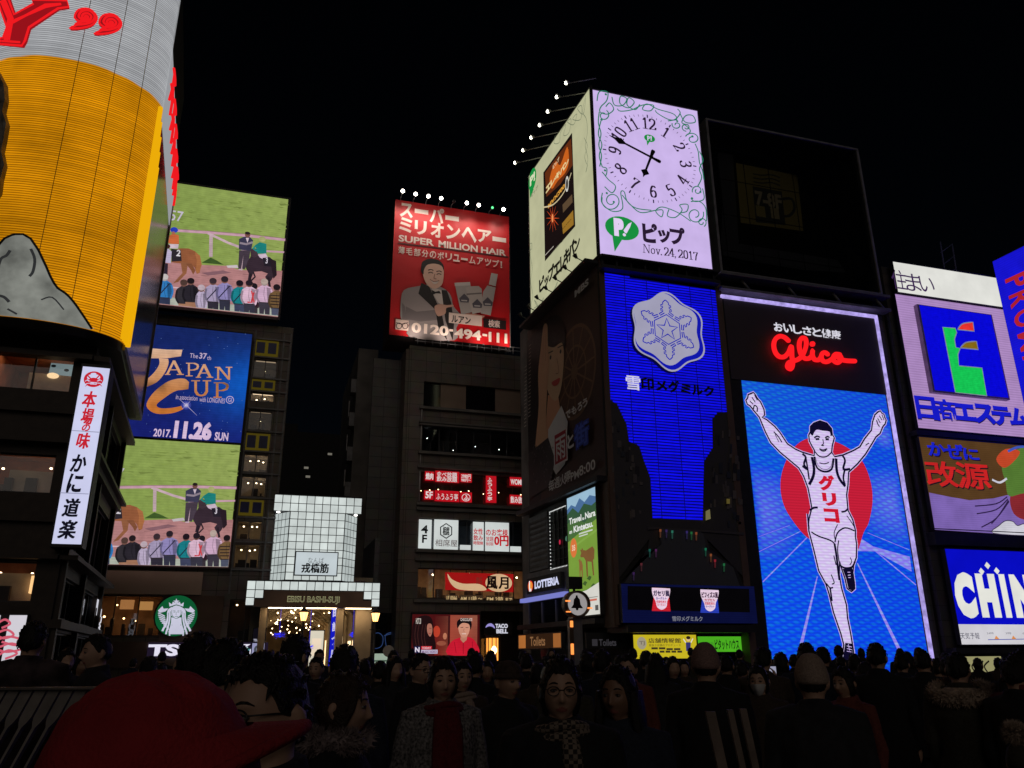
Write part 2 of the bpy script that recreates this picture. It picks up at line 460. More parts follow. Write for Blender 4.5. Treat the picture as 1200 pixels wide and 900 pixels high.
# ------------------------------------------------------------------- restaurant building (left)
KF, KS = front(33), face_right(-7.05, 33)
bld = thing('restaurant_building', 'dark timber-clad restaurant building with three lit dining-room windows beside the tall white lantern sign', 'building', (-6.5, 33, 0))
H1 = (-10.5, -7.79, 11.32, 12.7); H2 = (-10.5, -7.81, 7.36, 8.82); H3 = (-10.5, -7.81, 3.47, 4.89); H0 = (-10.5, -7.75, 1.33, 3.03)
w = MB(); facade(w, KF, -24, -7.05, 0, 13.4, [H1, H2, H3, H0], -0.35, 0)
SH = [(1.0, 5.6, 3.0, 4.5), (6.4, 12.4, 3.0, 4.5), (1.0, 5.6, 0.3, 2.5), (6.4, 12.4, 0.3, 2.5), (1.0, 5.6, 5.6, 8.3), (6.4, 12.4, 5.6, 8.3), (1.0, 12.4, 9.9, 12.2)]
facade(w, KS, 0.0, 13.5, 0, 13.4, SH, -0.35, 0)
w.box(-24, -8.0, 46.9, 47.3, 0, 13.4); w.box(-24, -7.9, 33.5, 46.8, 13.0, 13.38)
wall = w.build('wall', M['wood'], bld)
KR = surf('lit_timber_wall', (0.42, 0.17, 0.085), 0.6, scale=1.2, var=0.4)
ceil = M['roomwood']
r1 = room(bld, KF, H1, 3.0, KR, [], None, -0.36, 2, seed=2, wash=3.0, top=.26, wc=(1, .56, .28))
c = MB(); P_ = KF.pt(*KF.hit(56, 432), -0.9); c.ball(P_, 0.22, 14, 0, (1, 1, 0.55)); c.build('lamp_shade', glow('paper_shade', (1.0, 0.62, 0.30), 1.3), r1)
cv = Canvas(KF.off(-1.6), 0.002)
cv.q([(52, 458), (62, 417), (90, 420), (84, 459)], (122, 132, 128))
for x, y in ((66, 422), (76, 421), (66, 440), (78, 434), (57, 450), (72, 455), (80, 447), (63, 429)):
    cv.ell((x, y), 2.6, 1.7, (22, 24, 24), 12)
cv.build('speckled_screen', M['backlit'], r1)
r2 = room(bld, KF, H2, 3.0, KR, [(0.62, 0.72, 0.7, 0.06), (0.25, 0.75, 0.3, 0.05), (0.8, 0.9, 0.5, 0.05), (0.35, 0.9, 0.8, 0.05)], glow('dining_lamp_small', (1, 0.66, 0.36), 9), -0.36, 1, clutter=9, seed=3, wash=2.2, top=.4)
r3 = room(bld, KF, H3, 3.0, KR, [(0.35, 0.85, 0.7, 0.05), (0.75, 0.85, 0.7, 0.05)], glow('dining_lamp_low', (1, 0.66, 0.36), 8), -0.36, 1, clutter=8, seed=5, wash=2.2, top=.4)
lp = MB(); a = KF.hit(36, 683); lp.pbox(KF, a[0] - 0.16, a[0] + 0.16, a[1] - 0.32, a[1] + 0.3, -0.9, -0.6); lp.build('paper_lantern', glow('paper_lantern_light', (1.0, 0.52, 0.2), 1.5), r3)
for i, h in enumerate(SH):
    rr = room(bld, KS, h, 2.0, M['roompale'], [(0.3, 0.9, 0.5, 0.05)] if i in (2, 3) else [], glow('shop_lamp', (1, 0.75, 0.5), 5), -0.36, 4, seed=i)
ev = MB()
for z, o, t in ((4.95, .6, 0.16), (9.2, .58, 0.14), (12.55, .56, 0.2)):
    ev.pbox(KS, -0.4, 13.6, z, z + t, 0, o)
    ev.pbox(KF, -24, -7.07, z + 0.004, z + t + 0.004, 0.003, 0.5)
for z in (2.6, 8.9): ev.pbox(KS, 0, 13.5, z, z + 0.3, 0.0, 0.35)
for z in (10.4, 6.3): ev.pbox(KF, -24, -6.9, z, z + 0.16, 0.0, 0.22)
for a_ in (0.3, 5.9, 12.9): ev.pbox(KS, a_ - 0.16, a_ + 0.16, 0, 12.5, 0.0, 0.2)
ev.build('eaves', M['wood'], bld)
cv = Canvas(KS.off(0.06), 0.002)
cv.rect((112, 745), (121, 690), (14, 13, 14))
for i, ch in enumerate('INUR'): cv.txt(ch, (112.5, 712 + i * 9), (119.5, 705 + i * 9), (210, 210, 220), 0.02)
cv.build('shop_lettering', M['backlit'], bld)
tk = KF.off(0.26)
cv = Canvas(tk, 0.002)
t_ = thing('scribble_panel', 'white lightbox with pink brush scribble low on the dark timber restaurant', 'sign', tuple(tk.pt(-8.6, 1.33)))
b_ = MB(); b_.pbox(KF, -11.5, -7.72, 1.30, 3.06, 0.02, 0.25); b_.build('casing', M['steel'], t_)
cv.rect((0, 782), (32, 721), (206, 202, 210)); cv.rect((-60, 782), (1, 721), (206, 202, 210))
for pts in ([(-4, 742), (8, 738), (16, 744), (6, 748), (-2, 746)], [(-4, 750), (12, 746), (30, 752), (18, 756), (2, 752)], [(0, 758), (14, 754), (26, 760), (8, 764), (-6, 760)], [(-2, 768), (10, 762), (20, 766), (6, 772)], [(-2, 730), (6, 726), (12, 731), (2, 736)]):
    cv.line(pts, 2.6, (204, 88, 108), smooth=5)
cv.build('display', M['backlit'], t_)

# ------------------------------------------------------------------- tall white lantern sign
SP = front(32.15); SS = face_right(-6.42, 32.15)
t_ = thing('lantern_sign', 'tall narrow white lantern sign with red crab emblem and black brush characters', 'sign', tuple(SP.pt(-6.95, 5.5)))
a0, a1, z0, z1 = SP.hit(97, 428)[0], SP.hit(129.5, 431)[0], SP.hit(60, 638)[1], SP.hit(97, 428)[1]
b_ = MB(); b_.pbox(SP, a0 - 0.05, a1 + 0.03, z0 - 0.08, z1 + 0.08, -0.75, 0.0); b_.build('casing', M['black'], t_)
cv = Canvas(SP.off(0.003), 0.002)
cv.rect((60.6, 637), (129, 432), (203, 205, 236))
cv.zoom(0, 380, 4.5)
cv.raw([(a0 + .02, SP.hit(84, 505)[1]), (a1 - .02, SP.hit(84, 505)[1]), (a1 - .02, SP.hit(84, 504)[1]), (a0 + .02, SP.hit(84, 504)[1])], [(0, 1, 2, 3)], (150, 152, 180))
red = (196, 32, 48); dk = (16, 16, 28)
cv.ell((494, 290), 45, 42, red); cv.ell((494, 284), 30, 28, (203, 205, 236)); cv.ell((494, 298), 23, 16, red)
for sx in (-1, 1):
    for k in range(5): cv.line([(494 + sx * 18, 296 + k * 5), (494 + sx * 36, 286 + k * 9), (494 + sx * 44, 292 + k * 9)], 3.4, (203, 205, 236) if k % 2 else red)
    cv.line([(494 + sx * 12, 290), (494 + sx * 30, 270), (494 + sx * 14, 262)], 6, red, smooth=4)
cv.rect((476, 318), (512, 308), (203, 205, 236))
cv.txt('かに道楽', (478, 316), (510, 310), red, 0.02)
for ch, bl, tr, c_ in (('本', (430, 437), (514, 358), red), ('場', (424, 527), (500, 448), red), ('の', (430, 566), (480, 530), red), ('味', (400, 655), (480, 576), red), ('か', (366, 780), (466, 690), dk), ('に', (348, 890), (446, 792), dk)):
    cv.txt(ch, bl, tr, c_, 0.035, 0.12)
cv.zoom(0, 570, 3.6)
for ch, bl, tr in (('道', (262, 128), (342, 54)), ('楽', (244, 220), (330, 145))): cv.txt(ch, bl, tr, dk, 0.04, 0.1)
cv.raw([(a0 + .02, SP.hit(84, 579)[1]), (a1 - .02, SP.hit(84, 579)[1]), (a1 - .02, SP.hit(84, 578)[1]), (a0 + .02, SP.hit(84, 578)[1])], [(0, 1, 2, 3)], (150, 152, 180))
cv.build('display', M['backlit'], t_)
cv = Canvas(SS.off(0.04), 0.002)
zz0, zz1 = z0, z1
def sidebox(pl, a0, a1, z0, z1, col): cv.raw([(a0, z0), (a1, z0), (a1, z1), (a0, z1)], [(0, 1, 2, 3)], col)
sidebox(cv.pl, 0.06, 0.72, z0 + 0.05, z1 - 0.05, (150, 152, 190))
for i, (ch, c_) in enumerate(zip('本場の味かに道楽', [red] * 4 + [dk] * 4)):
    V, F = glyphs(ch, 0.04); zt = z1 - 0.75 - i * 0.76
    cv.raw([(0.14 + 0.5 * x, zt - 0.6 + 0.56 * y) for x, y in V], F, c_)
cv.build('side_display', M['backlit'], t_)

# ------------------------------------------------------------------- beer billboard (rounded)
BX, BY, BR, KY = -9.7, 33.5, 3.5, 0.57
ZB, ZY, ZT = 13.6, 25.2, 33.0
def prof(n=60, L=11.9, rr=BR):
    p = []
    for i in range(n + 1):
        a = math.pi + math.pi * i / n
        p.append((BX + rr * math.cos(a), BY + rr * KY * math.sin(a)))
    return p
def cylpt(arc, z, o): # arc angle (rad), measured like prof
    return Vector((BX + (BR + o) * math.cos(arc), BY + (BR * KY + o) * math.sin(arc), z))
class CylPl:
    """the curved front of the billboard as a surface for Canvas; a = angle"""
    n = None
    def hit(s, px, py):
        r = ray(px, py); ry = r.y / KY; ey = (EYE.y - BY) / KY; A = r.x ** 2 + ry ** 2; B = 2 * ((EYE.x - BX) * r.x + ey * ry); C = (EYE.x - BX) ** 2 + ey ** 2 - BR ** 2
        D = B * B - 4 * A * C
        t = (-B - math.sqrt(max(D, 0))) / (2 * A); p = EYE + r * t
        return (math.atan2((p.y - BY) / KY, p.x - BX) % (2 * math.pi) * BR, p.z)
    def pt(s, a, z, o=0): return cylpt(a / BR, z, o)
CP = CylPl()
bb = thing('beer_billboard', 'huge rounded billboard of golden beer neon under a white top with red letters', 'billboard', (BX, BY, ZB))
mb = MB(); pr = prof()
base = [(x, y) for x, y in pr] + [(BX + BR - 0.6, BY + 10), (BX - BR, BY + 10)]
sh = [(BX + (x - BX) * 0.985, BY + (y - BY) * 0.985) for x, y in pr] + [(BX + BR - 0.75, BY + 9.9), (BX - BR, BY + 9.9)]
mb.rings([[(x, y, ZB - 0.35) for x, y in sh], [(x, y, ZT) for x, y in sh]]); mb.build('casing', M['black'], bb)
def ribs(z0f, z1f, i0, i1, pitch, cols, name, mat, duty=0.62, depth=0.05):
    """horizontal tubes following the curve: bright tube strips standing in front of a recessed darker sheet"""
    V, F, C = [], [], []
    def strip(zlo, zhi, o, col):
        for i in range(i0, i1):
            a, b = math.pi + math.pi * i / 60, math.pi + math.pi * (i + 1) / 60
            za0, za1, zb0, zb1 = zlo(a), zhi(a), zlo(b), zhi(b)
            if max(za1 - za0, zb1 - zb0) <= 0.001: continue
            k = len(V); V.extend([cylpt(a, za0, o), cylpt(b, zb0, o), cylpt(b, zb1, o), cylpt(a, za1, o)]); F.append((k, k + 1, k + 2, k + 3)); C.append(col)
    strip(lambda a: z0f(a), lambda a: z1f(a), 0.0, cols[1])
    lo = min(z0f(math.pi + math.pi * i / 60) for i in range(i0, i1 + 1)); hi = max(z1f(math.pi + math.pi * i / 60) for i in range(i0, i1 + 1))
    z = lo; k = 0; rnd = random.Random(3)
    while z < hi:
        j = rnd.uniform(0.93, 1.05)
        col = tuple(c * j for c in cols[0])
        strip(lambda a: max(z, z0f(a)), lambda a: min(z + pitch * duty, z1f(a)), depth, col)
        z += pitch
    me = bpy.data.meshes.new(name); off = wloc(bb)
    me.from_pydata([tuple(v - off) for v in V], [], F)
    ca = me.color_attributes.new('Col', 'FLOAT_COLOR', 'CORNER'); flat = []
    for f, c in zip(F, C):
        l = lin(c)
        for _ in f: flat += [l[0], l[1], l[2], 1]
    ca.data.foreach_set('color', flat); me.materials.append(mat)
    o = bpy.data.objects.new(name, me); COL.objects.link(o); o.parent = bb
    return o
def yedge(a):
    x = (a - math.pi * 1.5)
    return ZY + 0.15 * math.cos(x * 2.2)
NEON = led('golden_neon', 1.0, blotch=0.30, bscale=0.35)
WNEON = led('white_neon', 1.0, blotch=0.12, bscale=0.7)
ribs(lambda a: ZB, yedge, 0, 60, 0.104, ((212, 138, 8), (140, 86, 4)), 'golden_neon_sheet', NEON)
ribs(yedge, lambda a: ZT, 0, 60, 0.104, ((170, 172, 175), (124, 125, 129)), 'white_neon_sheet', WNEON)
# darker seams between the neon sections
mb = MB()
for px in (66, 112, 148):
    a = CP.hit(px, 200)[0] / BR
    pts = [cylpt(a, ZB + (ZT - ZB) * k / 6, 0.075) for k in range(7)]; mb.tube(pts, 0.014, 5)
mb.build('seam_rail', surf('seam_rail', (0.34, 0.25, 0.05), 0.6), bb)
# thick golden rim down the right edge
mb = MB(); a = math.pi * 2 - 0.30
for k in range(5):
    aa = a + k * 0.05
    mb.tube([cylpt(aa, ZB + 0.05 - 0.04 * k, 0.20), cylpt(aa, ZB + 5, 0.22), cylpt(aa, ZY - 0.5 - 0.7 * k, 0.22)], 0.10, 8)
mb.build('golden_rim', glow('rim_neon', lin((236, 172, 10)), 1.0), bb)
# white foam at the bottom left, dark crest at the left edge
def cylshape(name, outline, lowz, o0, o1, mat, px0, px1, n=40):
    V = MB(); rows = []
    for i in range(n + 1):
        px = px0 + (px1 - px0) * i / n
        a, zt = CP.hit(px, outline(px)); zl = lowz(a, px)
        rows.append((a / BR, max(zl + 0.01, zt), zl))
    for i in range(n):
        (a, t, l), (b, t2, l2) = rows[i], rows[i + 1]
        V.hexa([cylpt(a, l, o1), cylpt(b, l2, o1), cylpt(b, l2, o0), cylpt(a, l, o0), cylpt(a, t, o1), cylpt(b, t2, o1), cylpt(b, t2, o0), cylpt(a, t, o0)])
    return V.build(name, mat, bb)
def interp(tab):
    def f(x):
        for (x0, y0), (x1, y1) in zip(tab, tab[1:]):
            if x <= x1: return y0 + (y1 - y0) * (x - x0) / (x1 - x0)
        return tab[-1][1]
    return f
foam = led('foam_panel', 1.0, blotch=0.45, bscale=1.0)
fo = interp([(-30, 300), (0, 296), (10, 284), (20, 279), (30, 279), (38, 284), (46, 297), (54, 316), (60, 332), (66, 341), (76, 348), (84, 358), (94, 374), (103, 389), (110, 398)])
fm = foam
f1 = cylshape('foam_relief', fo, lambda a, px: ZB, 0.06, 0.30, fm, -30, 104, 60)
fa_ = f1.data.color_attributes.new('Col', 'FLOAT_COLOR', 'CORNER'); l_ = lin((118, 120, 114)); fa_.data.foreach_set('color', [v_ for _ in range(len(f1.data.loops)) for v_ in (l_[0], l_[1], l_[2], 1)])
fe = MB(); pts = [cylpt(CP.hit(px, fo(px))[0] / BR, CP.hit(px, fo(px))[1], 0.31) for px in range(-30, 103, 4)]; fe.tube(pts, 0.045, 6); fe.build('foam_edge', M['steel'], f1)
cv = Canvas(CP, 0.0); cv.k = 0
cv = Canvas(CP, 0.001); cv.k = 320
for pts, wd in (([(2, 320), (6, 308), (12, 304), (16, 298)], 3), ([(38, 296), (42, 308), (40, 322), (36, 328)], 2.6), ([(-2, 350), (8, 352), (14, 358)], 3), ([(12, 366), (22, 372)], 2), ([(48, 355), (60, 352), (72, 366)], 1.6)):
    cv.line(pts, wd, (44, 45, 46), smooth=4)
cv.build('brush_mark', M['backlit'], f1)
d_ = MB()
crest = [(-8, 84), (4, 88), (12, 104), (13, 122), (10, 136), (14, 150), (11, 168), (8, 182), (11, 198), (7, 214), (5, 230), (-8, 250)]
cp = [cylpt(CP.hit(*p)[0] / BR, CP.hit(*p)[1], 0.32) for p in crest]; cb = [cylpt(CP.hit(*p)[0] / BR, CP.hit(*p)[1], 0.1) for p in crest]
d_.poly(cp); 
for i in range(len(crest)): d_.quad(cb[i], cb[(i + 1) % len(crest)], cp[(i + 1) % len(crest)], cp[i])
d_.build('dark_crest', surf('dark_crest', (0.3, 0.28, 0.26), 0.5, scale=3, var=0.5, bump=0.6), bb)
# red neon letters
RN = glow('red_neon', lin((226, 24, 30)), 1.15)
def neonshape(outlines, o0, o1, name):
    m_ = MB(); r_ = MB()
    for pts in outlines:
        P1 = [cylpt(CP.hit(*p)[0] / BR, CP.hit(*p)[1], o1) for p in pts]; P0 = [cylpt(CP.hit(*p)[0] / BR, CP.hit(*p)[1], o0) for p in pts]
        m_.poly(P1)
        for i in range(len(pts)): m_.quad(P0[i], P0[(i + 1) % len(pts)], P1[(i + 1) % len(pts)], P1[i])
        r_.tube(P1 + [P1[0]], 0.045, 6)
    x = m_.build(name, glow(name + '_face', lin((150, 18, 26)), 1.0), bb)
    r_.build('neon_tube', RN, x)
    return x
k = 1 / 2.25
z_ = lambda L: [(x * k, y * k) for x, y in L]
lt = neonshape([z_([(-60, -40), (20, -40), (36, 0), (52, 50), (100, 22), (96, 12), (182, 14), (186, 30), (160, 34), (88, 84), (78, 118), (70, 132), (0, 124), (2, 112), (24, 110), (34, 82), (0, -4)])], 0.12, 0.26, 'letter')
inner = MB()
for off in (0.0, 5.0, 10.0):
    for seg in ([(14 + off, -10), (40 + off, 62), (30 + off, 116)], [(50 + off * 0.5, 72 - off * 0.6), (130, 26 + off * 0.6), (168, 24)]):
        inner.tube([cylpt(CP.hit(p[0] * k, p[1] * k)[0] / BR, CP.hit(p[0] * k, p[1] * k)[1], 0.29) for p in seg], 0.05, 6)
for seg in ([(10, 118), (66, 124)], [(-10, -20), (30, -20)]):
    inner.tube([cylpt(CP.hit(p[0] * k, p[1] * k)[0] / BR, CP.hit(p[0] * k, p[1] * k)[1], 0.29) for p in seg], 0.05, 6)
inner.build('neon_tube', RN, lt)
for cx, cy in ((226, 60), (286, 73)):
    ring = spline([(cx - 26, cy - 2), (cx - 16, cy - 22), (cx + 10, cy - 25), (cx + 28, cy - 6), (cx + 20, cy + 14), (cx - 6, cy + 24), (cx - 38, cy + 26), (cx - 12, cy + 12)], 3, True)
    q_ = neonshape([z_(ring)], 0.12, 0.26, 'quotation_mark')
    i2 = MB()
    for s_ in (0.72, 0.42, 0.15):
        i2.tube([cylpt(CP.hit((cx + (x - cx) * s_ + 3) * k, (cy + (y - cy) * s_ - 2) * k)[0] / BR, CP.hit((cx + (x - cx) * s_ + 3) * k, (cy + (y - cy) * s_ - 2) * k)[1], 0.29) for x, y in ring + ring[:1]], 0.05, 5)
    i2.build('neon_tube', RN, q_)
# flank: grey translucent sheet along the side, white top with red neon script
AS = face_right(-6.2, 32.6)
fl = MB(); fl.pbox(AS, 0.9, 11.8, ZB + 0.1, ZY - 0.2, -0.35, 0.02); 
fl.build('flank_sheet', surf('grey_flank_sheet', (0.16, 0.17, 0.19), 0.18, scale=0.35, var=0.6, bump=0.1), bb)
ft = MB(); ft.pbox(AS, 0.9, 11.8, ZY - 0.15, ZT - 4.2, -0.35, 0.04); ft.build('flank_top', glow('white_flank', lin((150, 152, 156)), 1.0), bb)
fr = MB(); fr.pbox(AS, 11.8, 12.0, ZB, ZT - 4.1, -0.5, 0.1); fr.pbox(AS, 0.9, 11.8, ZB - 0.2, ZB + 0.1, -0.5, 0.1); fr.build('flank_frame', M['grey'], bb)
sc = MB()
for i, (a, zc) in enumerate(((2.4, 27.2), (4.5, 27.0), (6.6, 27.0), (8.6, 26.8), (10.4, 26.8))):
    for (x0, y0, x1, y1) in ((-0.7, 0.8, 0.7, 0.9), (-0.1, 0.9, -0.6, -0.9), (0.1, 0.3, 0.6, -0.9), (-0.7, -0.1, 0.6, 0.1)):
        sc.tube([AS.pt(a + x0, zc + y0, 0.18), AS.pt(a + (x0 + x1) / 2 + 0.1, zc + (y0 + y1) / 2, 0.2), AS.pt(a + x1, zc + y1, 0.18)], 0.07, 6)
sc.build('neon_script', RN, bb)

# ------------------------------------------------------------------- bookshop building with the three screens
TF = front(53)
tb = thing('bookshop_building', 'pale shop building behind the screens with a strip of yellow and blue panelled rooms', 'building', (-5, 53, 0))
floors = [6.6, 9.05, 11.4, 13.85, 15.35, 17.9, 19.0, 21.9]
xs0, xs1 = -1.80, -0.32
H = [(xs0, xs1, 6.75, 8.25), (xs0, xs1, 8.5, 9.7), (xs0, xs1, 11.2, 12.55), (xs0, xs1, 12.8, 14.0), (xs0, xs1, 15.6, 16.9), (xs0, xs1, 17.55, 18.15), (xs0, xs1, 19.2, 20.5)]
HS = (-9.4, -5.55, 2.75, 5.05); HR = (-1.75, 0.2, 2.4, 4.9)
w = MB(); facade(w, TF, -16, 0.55, 0, 23.0, H + [HS, HR], -0.3, 0)
w.pbox(TF, -16, 0.55, 0, 23.0, -12, -11.7); w.pbox(TF, 0.25, 0.55, 0, 23.0, -11.7, -0.3); w.pbox(TF, -16, 0.5, 22.7, 22.98, -11.7, -0.31)
w.build('wall', M['stone'], tb)
for i, h in enumerate(H):
    room(tb, TF, h, 2.2, M['roompale'], [(0.25, 0.85, 0.5, 0.05), (0.6, 0.8, 0.3, 0.05), (0.8, 0.9, 0.7, 0.05)] if i not in (4, 6) else [(0.5, 0.9, 0.8, 0.02)], glow('shop_spot', (1, 0.72, 0.4), 10), -0.31, 2, frame='grey', clutter=4, seed=20 + i, wash=(1.6 if i not in (4, 6) else .4), top=.15)
yl = MB()
for z0, z1 in ((10.0, 11.0), (14.2, 15.35), (18.3, 19.05), (20.75, 21.85)):
    yl.pbox(TF, xs0, xs1, z0, z1, 0.0, 0.06)
    for u in (0.05, 0.55):
        bl = MB(); bl.pbox(TF, xs0 + u * (xs1 - xs0), xs0 + (u + 0.36) * (xs1 - xs0), z0 + 0.18, z1 - 0.14, 0.03, 0.09); bl.build('blue_window', M['bluepanel'], tb)
yl.build('yellow_panel', glow('yellow_light_panel', lin((68, 58, 13)), 1.0), tb)
fl = MB()
for z in (6.62, 8.32, 9.85, 11.08, 12.65, 14.1, 15.45, 17.0, 18.2, 19.1, 20.6, 21.9): fl.pbox(TF, xs0 - 0.1, 0.5, z, z + 0.1, 0.0, 0.14)
for a_ in (xs0 - 0.06, 0.0, 0.45): fl.pbox(TF, a_ - 0.05, a_ + 0.05, 5.2, 22.5, 0.0, 0.1)
fl.build('mullion', M['grey'], tb)
bg_ = MB(); bg_.pbox(TF, -12, -3.45, 5.12, 6.45, 0.0, 0.25); bg_.build('fascia', surf('beige_painted_uplit', (0.58, 0.43, 0.34), 0.8, scale=0.5, var=0.12), tb)  # fascia is a paler beige, uplight brightness put into its colour
br_ = MB(); br_.pbox(TF, -5.5, -2.1, 2.5, 5.08, 0.0, 0.12); br_.pbox(TF, -12, -2.1, 1.0, 2.45, 0.0, 0.14); br_.build('brown_panel', M['brown'], tb)
room(tb, TF, HS, 2.5, surf('cafe_wall', (0.3, 0.17, 0.09), 0.6), [(0.15, 0.5, 0.5, 0.07), (0.45, 0.45, 0.3, 0.06), (0.9, 0.5, 0.4, 0.07), (0.3, 0.8, 0.6, 0.05), (0.7, 0.75, 0.7, 0.05), (0.6, 0.4, 0.5, 0.05)], glow('cafe_lamp', (1, 0.55, 0.2), 9), -0.31, 3, clutter=14, seed=9, wash=4, top=.05, wc=(1, .58, .26))
cs = Canvas(TF.off(-2.0), 0.003); cs.rect((163, 715), (180, 705), (190, 130, 70)); cs.rect((140, 714), (158, 703), (170, 110, 60)); cs.build('menu_board', M['backlit'], tb)
room(tb, TF, HR, 2.5, surf('cafe_side_wall', (0.2, 0.12, 0.07), 0.6), [(0.2, 0.9, 0.5, 0.06), (0.6, 0.85, 0.3, 0.05), (0.8, 0.3, 0.6, 0.04)], glow('cafe_spot', (1, 0.65, 0.3), 9), -0.31, 2, clutter=6, seed=10)

def signbox(name, label, pl, a0, a1, z0, z1, depth=0.4, mat='steel', cat='sign', rim=0.08, group=None, gap=0.0):
    """a casing that stands on the plane and a raised rim round its face; returns the thing and the plane of its face"""
    t = thing(name, label, cat, tuple(pl.pt((a0 + a1) / 2, z0, gap)), group)
    b = MB(); b.pbox(pl, a0, a1, z0, z1, gap, gap + depth); b.build('casing', M[mat], t)
    if rim:
        f = MB(); d0, d1 = gap + depth - 0.02, gap + depth + 0.03
        f.pbox(pl, a0 - rim, a0, z0 - rim, z1 + rim, d0, d1); f.pbox(pl, a1, a1 + rim, z0 - rim, z1 + rim, d0, d1)
        f.pbox(pl, a0, a1, z1, z1 + rim, d0, d1); f.pbox(pl, a0, a1, z0 - rim, z0, d0, d1)
        f.build('frame', M[mat], t)
    return t, pl.off(gap + depth + 0.004)

# horse-race picture, drawn in enlarged photo coordinates of the upper screen
def race(cv):
    cv.zoom(180, 210, 5.145)
    P = cv
    P.grad((-70, 560), (820, 40), [(134, 160, 76), (150, 168, 90), (158, 176, 96), (140, 160, 84)])
    rnd = random.Random(4)
    for i in range(170):
        x, y = rnd.uniform(-60, 760), rnd.uniform(50, 420); y2 = y + x * 0.12
        k_ = rnd.uniform(0.86, 1.08); P.q([(x, y2), (x + rnd.uniform(20, 90), y2 + 9), (x + rnd.uniform(10, 60), y2 + rnd.uniform(10, 15))], tuple(c * k_ for c in (140, 160, 80)))
    P.q([(-80, 500), (60, 505), (290, 525), (440, 530), (520, 555), (780, 560), (775, 880), (-80, 790)], (186, 132, 132))
    for i in range(60):
        x, y = rnd.uniform(-60, 760), rnd.uniform(560, 660); k_ = rnd.uniform(.86, 1.06); P.q([(x, y), (x + 40, y + 4), (x + 28, y + 8), (x - 4, y + 6)], tuple(c * k_ for c in (184, 130, 130)))
    P.q([(290, 575), (420, 560), (470, 575), (330, 592)], (140, 100, 108))
    P.q([(290, 515), (345, 484), (380, 500), (425, 527)], (66, 92, 44))
    rail = (208, 162, 180)
    P.line([(-80, 305), (75, 318), (330, 334), (560, 352), (795, 378)], 15, rail)
    P.line([(-80, 296), (75, 309), (330, 325), (560, 343), (795, 369)], 3, (150, 110, 120))
    P.line([(348, 345), (346, 480)], 18, (196, 170, 176)); P.line([(330, 338), (450, 395), (560, 436)], 14, (206, 176, 186))
    P.line([(540, 436), (524, 560)], 20, (208, 178, 188)); P.line([(545, 436), (670, 445), (795, 452)], 11, rail)
    P.q([(440, 532), (505, 528), (512, 546), (448, 546)], (208, 196, 200))
    # standing man in a suit
    P.q([(510, 552), (516, 440), (584, 442), (574, 510), (548, 556), (534, 550), (542, 470), (528, 552)], (74, 62, 74)); P.q([(516, 372), (548, 358), (582, 362), (600, 380), (588, 444), (514, 436)], (62, 60, 84))
    P.line([(520, 396), (560, 404), (598, 392)], 12, (150, 136, 148)); P.q([(556, 366), (576, 366), (566, 396)], (214, 196, 206)); P.ell((567, 347), 14, 17, (126, 84, 74)); P.ell((567, 338), 14, 9, (40, 30, 34))
    # dark horse and jockey
    P.q([(556, 545), (566, 510), (590, 470), (630, 466), (700, 482), (736, 512), (738, 570), (710, 620), (690, 640), (672, 600), (688, 580), (650, 566), (604, 570), (584, 622), (568, 618), (574, 580)], (58, 44, 54))
    P.q([(584, 440), (600, 424), (628, 438), (632, 474), (606, 486), (586, 476)], (70, 54, 62)); P.line([(585, 580), (580, 630)], 12, (44, 34, 42)); P.line([(600, 570), (612, 600), (588, 624)], 9, (50, 38, 46)); P.line([(690, 600), (700, 660)], 13, (44, 34, 42))
    P.q([(700, 490), (738, 504), (742, 590), (722, 612)], (44, 32, 40))
    P.q([(612, 410), (640, 392), (680, 402), (680, 462), (626, 460)], (32, 134, 128)); P.line([(618, 412), (600, 430), (622, 446)], 10, (36, 140, 132)); P.ell((655, 374), 18, 16, (176, 178, 118))
    P.q([(628, 466), (676, 460), (690, 486), (666, 498), (640, 484)], (216, 192, 210)); P.q([(656, 486), (700, 484), (708, 540), (668, 536)], (40, 34, 44)); P.txt('3', (674, 520), (690, 488), (222, 214, 226), 0.03)
    # brown horse and jockey
    P.q([(112, 444), (160, 430), (212, 430), (250, 446), (276, 470), (290, 520), (280, 576), (262, 584), (250, 546), (232, 528), (110, 514)], (154, 94, 62))
    P.q([(165, 512), (210, 516), (200, 580), (150, 632), (120, 640), (176, 578)], (150, 96, 66)); P.q([(196, 520), (232, 520), (254, 564), (240, 588), (228, 562)], (136, 84, 58)); P.q([(250, 450), (282, 474), (292, 530), (276, 580), (258, 574), (262, 500)], (176, 112, 70))
    P.q([(108, 432), (166, 440), (172, 506), (112, 510)], (48, 42, 50)); P.txt('2', (138, 476), (168, 440), (226, 220, 226), 0.03)
    P.q([(74, 392), (96, 356), (122, 340), (154, 352), (156, 404), (112, 404)], (206, 106, 62)); P.line([(100, 362), (72, 392)], 12, (190, 120, 80)); P.ell((127, 320), 19, 17, (44, 66, 190)); P.ell((122, 338), 9, 9, (170, 110, 90)); P.q([(92, 404), (154, 406), (150, 432), (96, 430)], (218, 196, 208))
    P.q([(46, 440), (90, 430), (112, 450), (106, 520), (44, 512)], (198, 186, 216)); P.q([(44, 514), (90, 522), (86, 610), (60, 612)], (48, 40, 54)); P.ell((82, 418), 18, 15, (74, 40, 36))
    # spectators along the front rail
    P.q([(-80, 700), (110, 725), (400, 760), (770, 795), (770, 885), (-80, 790)], (182, 188, 174)); P.line([(-80, 645), (150, 668), (400, 690)], 8, (216, 186, 196))
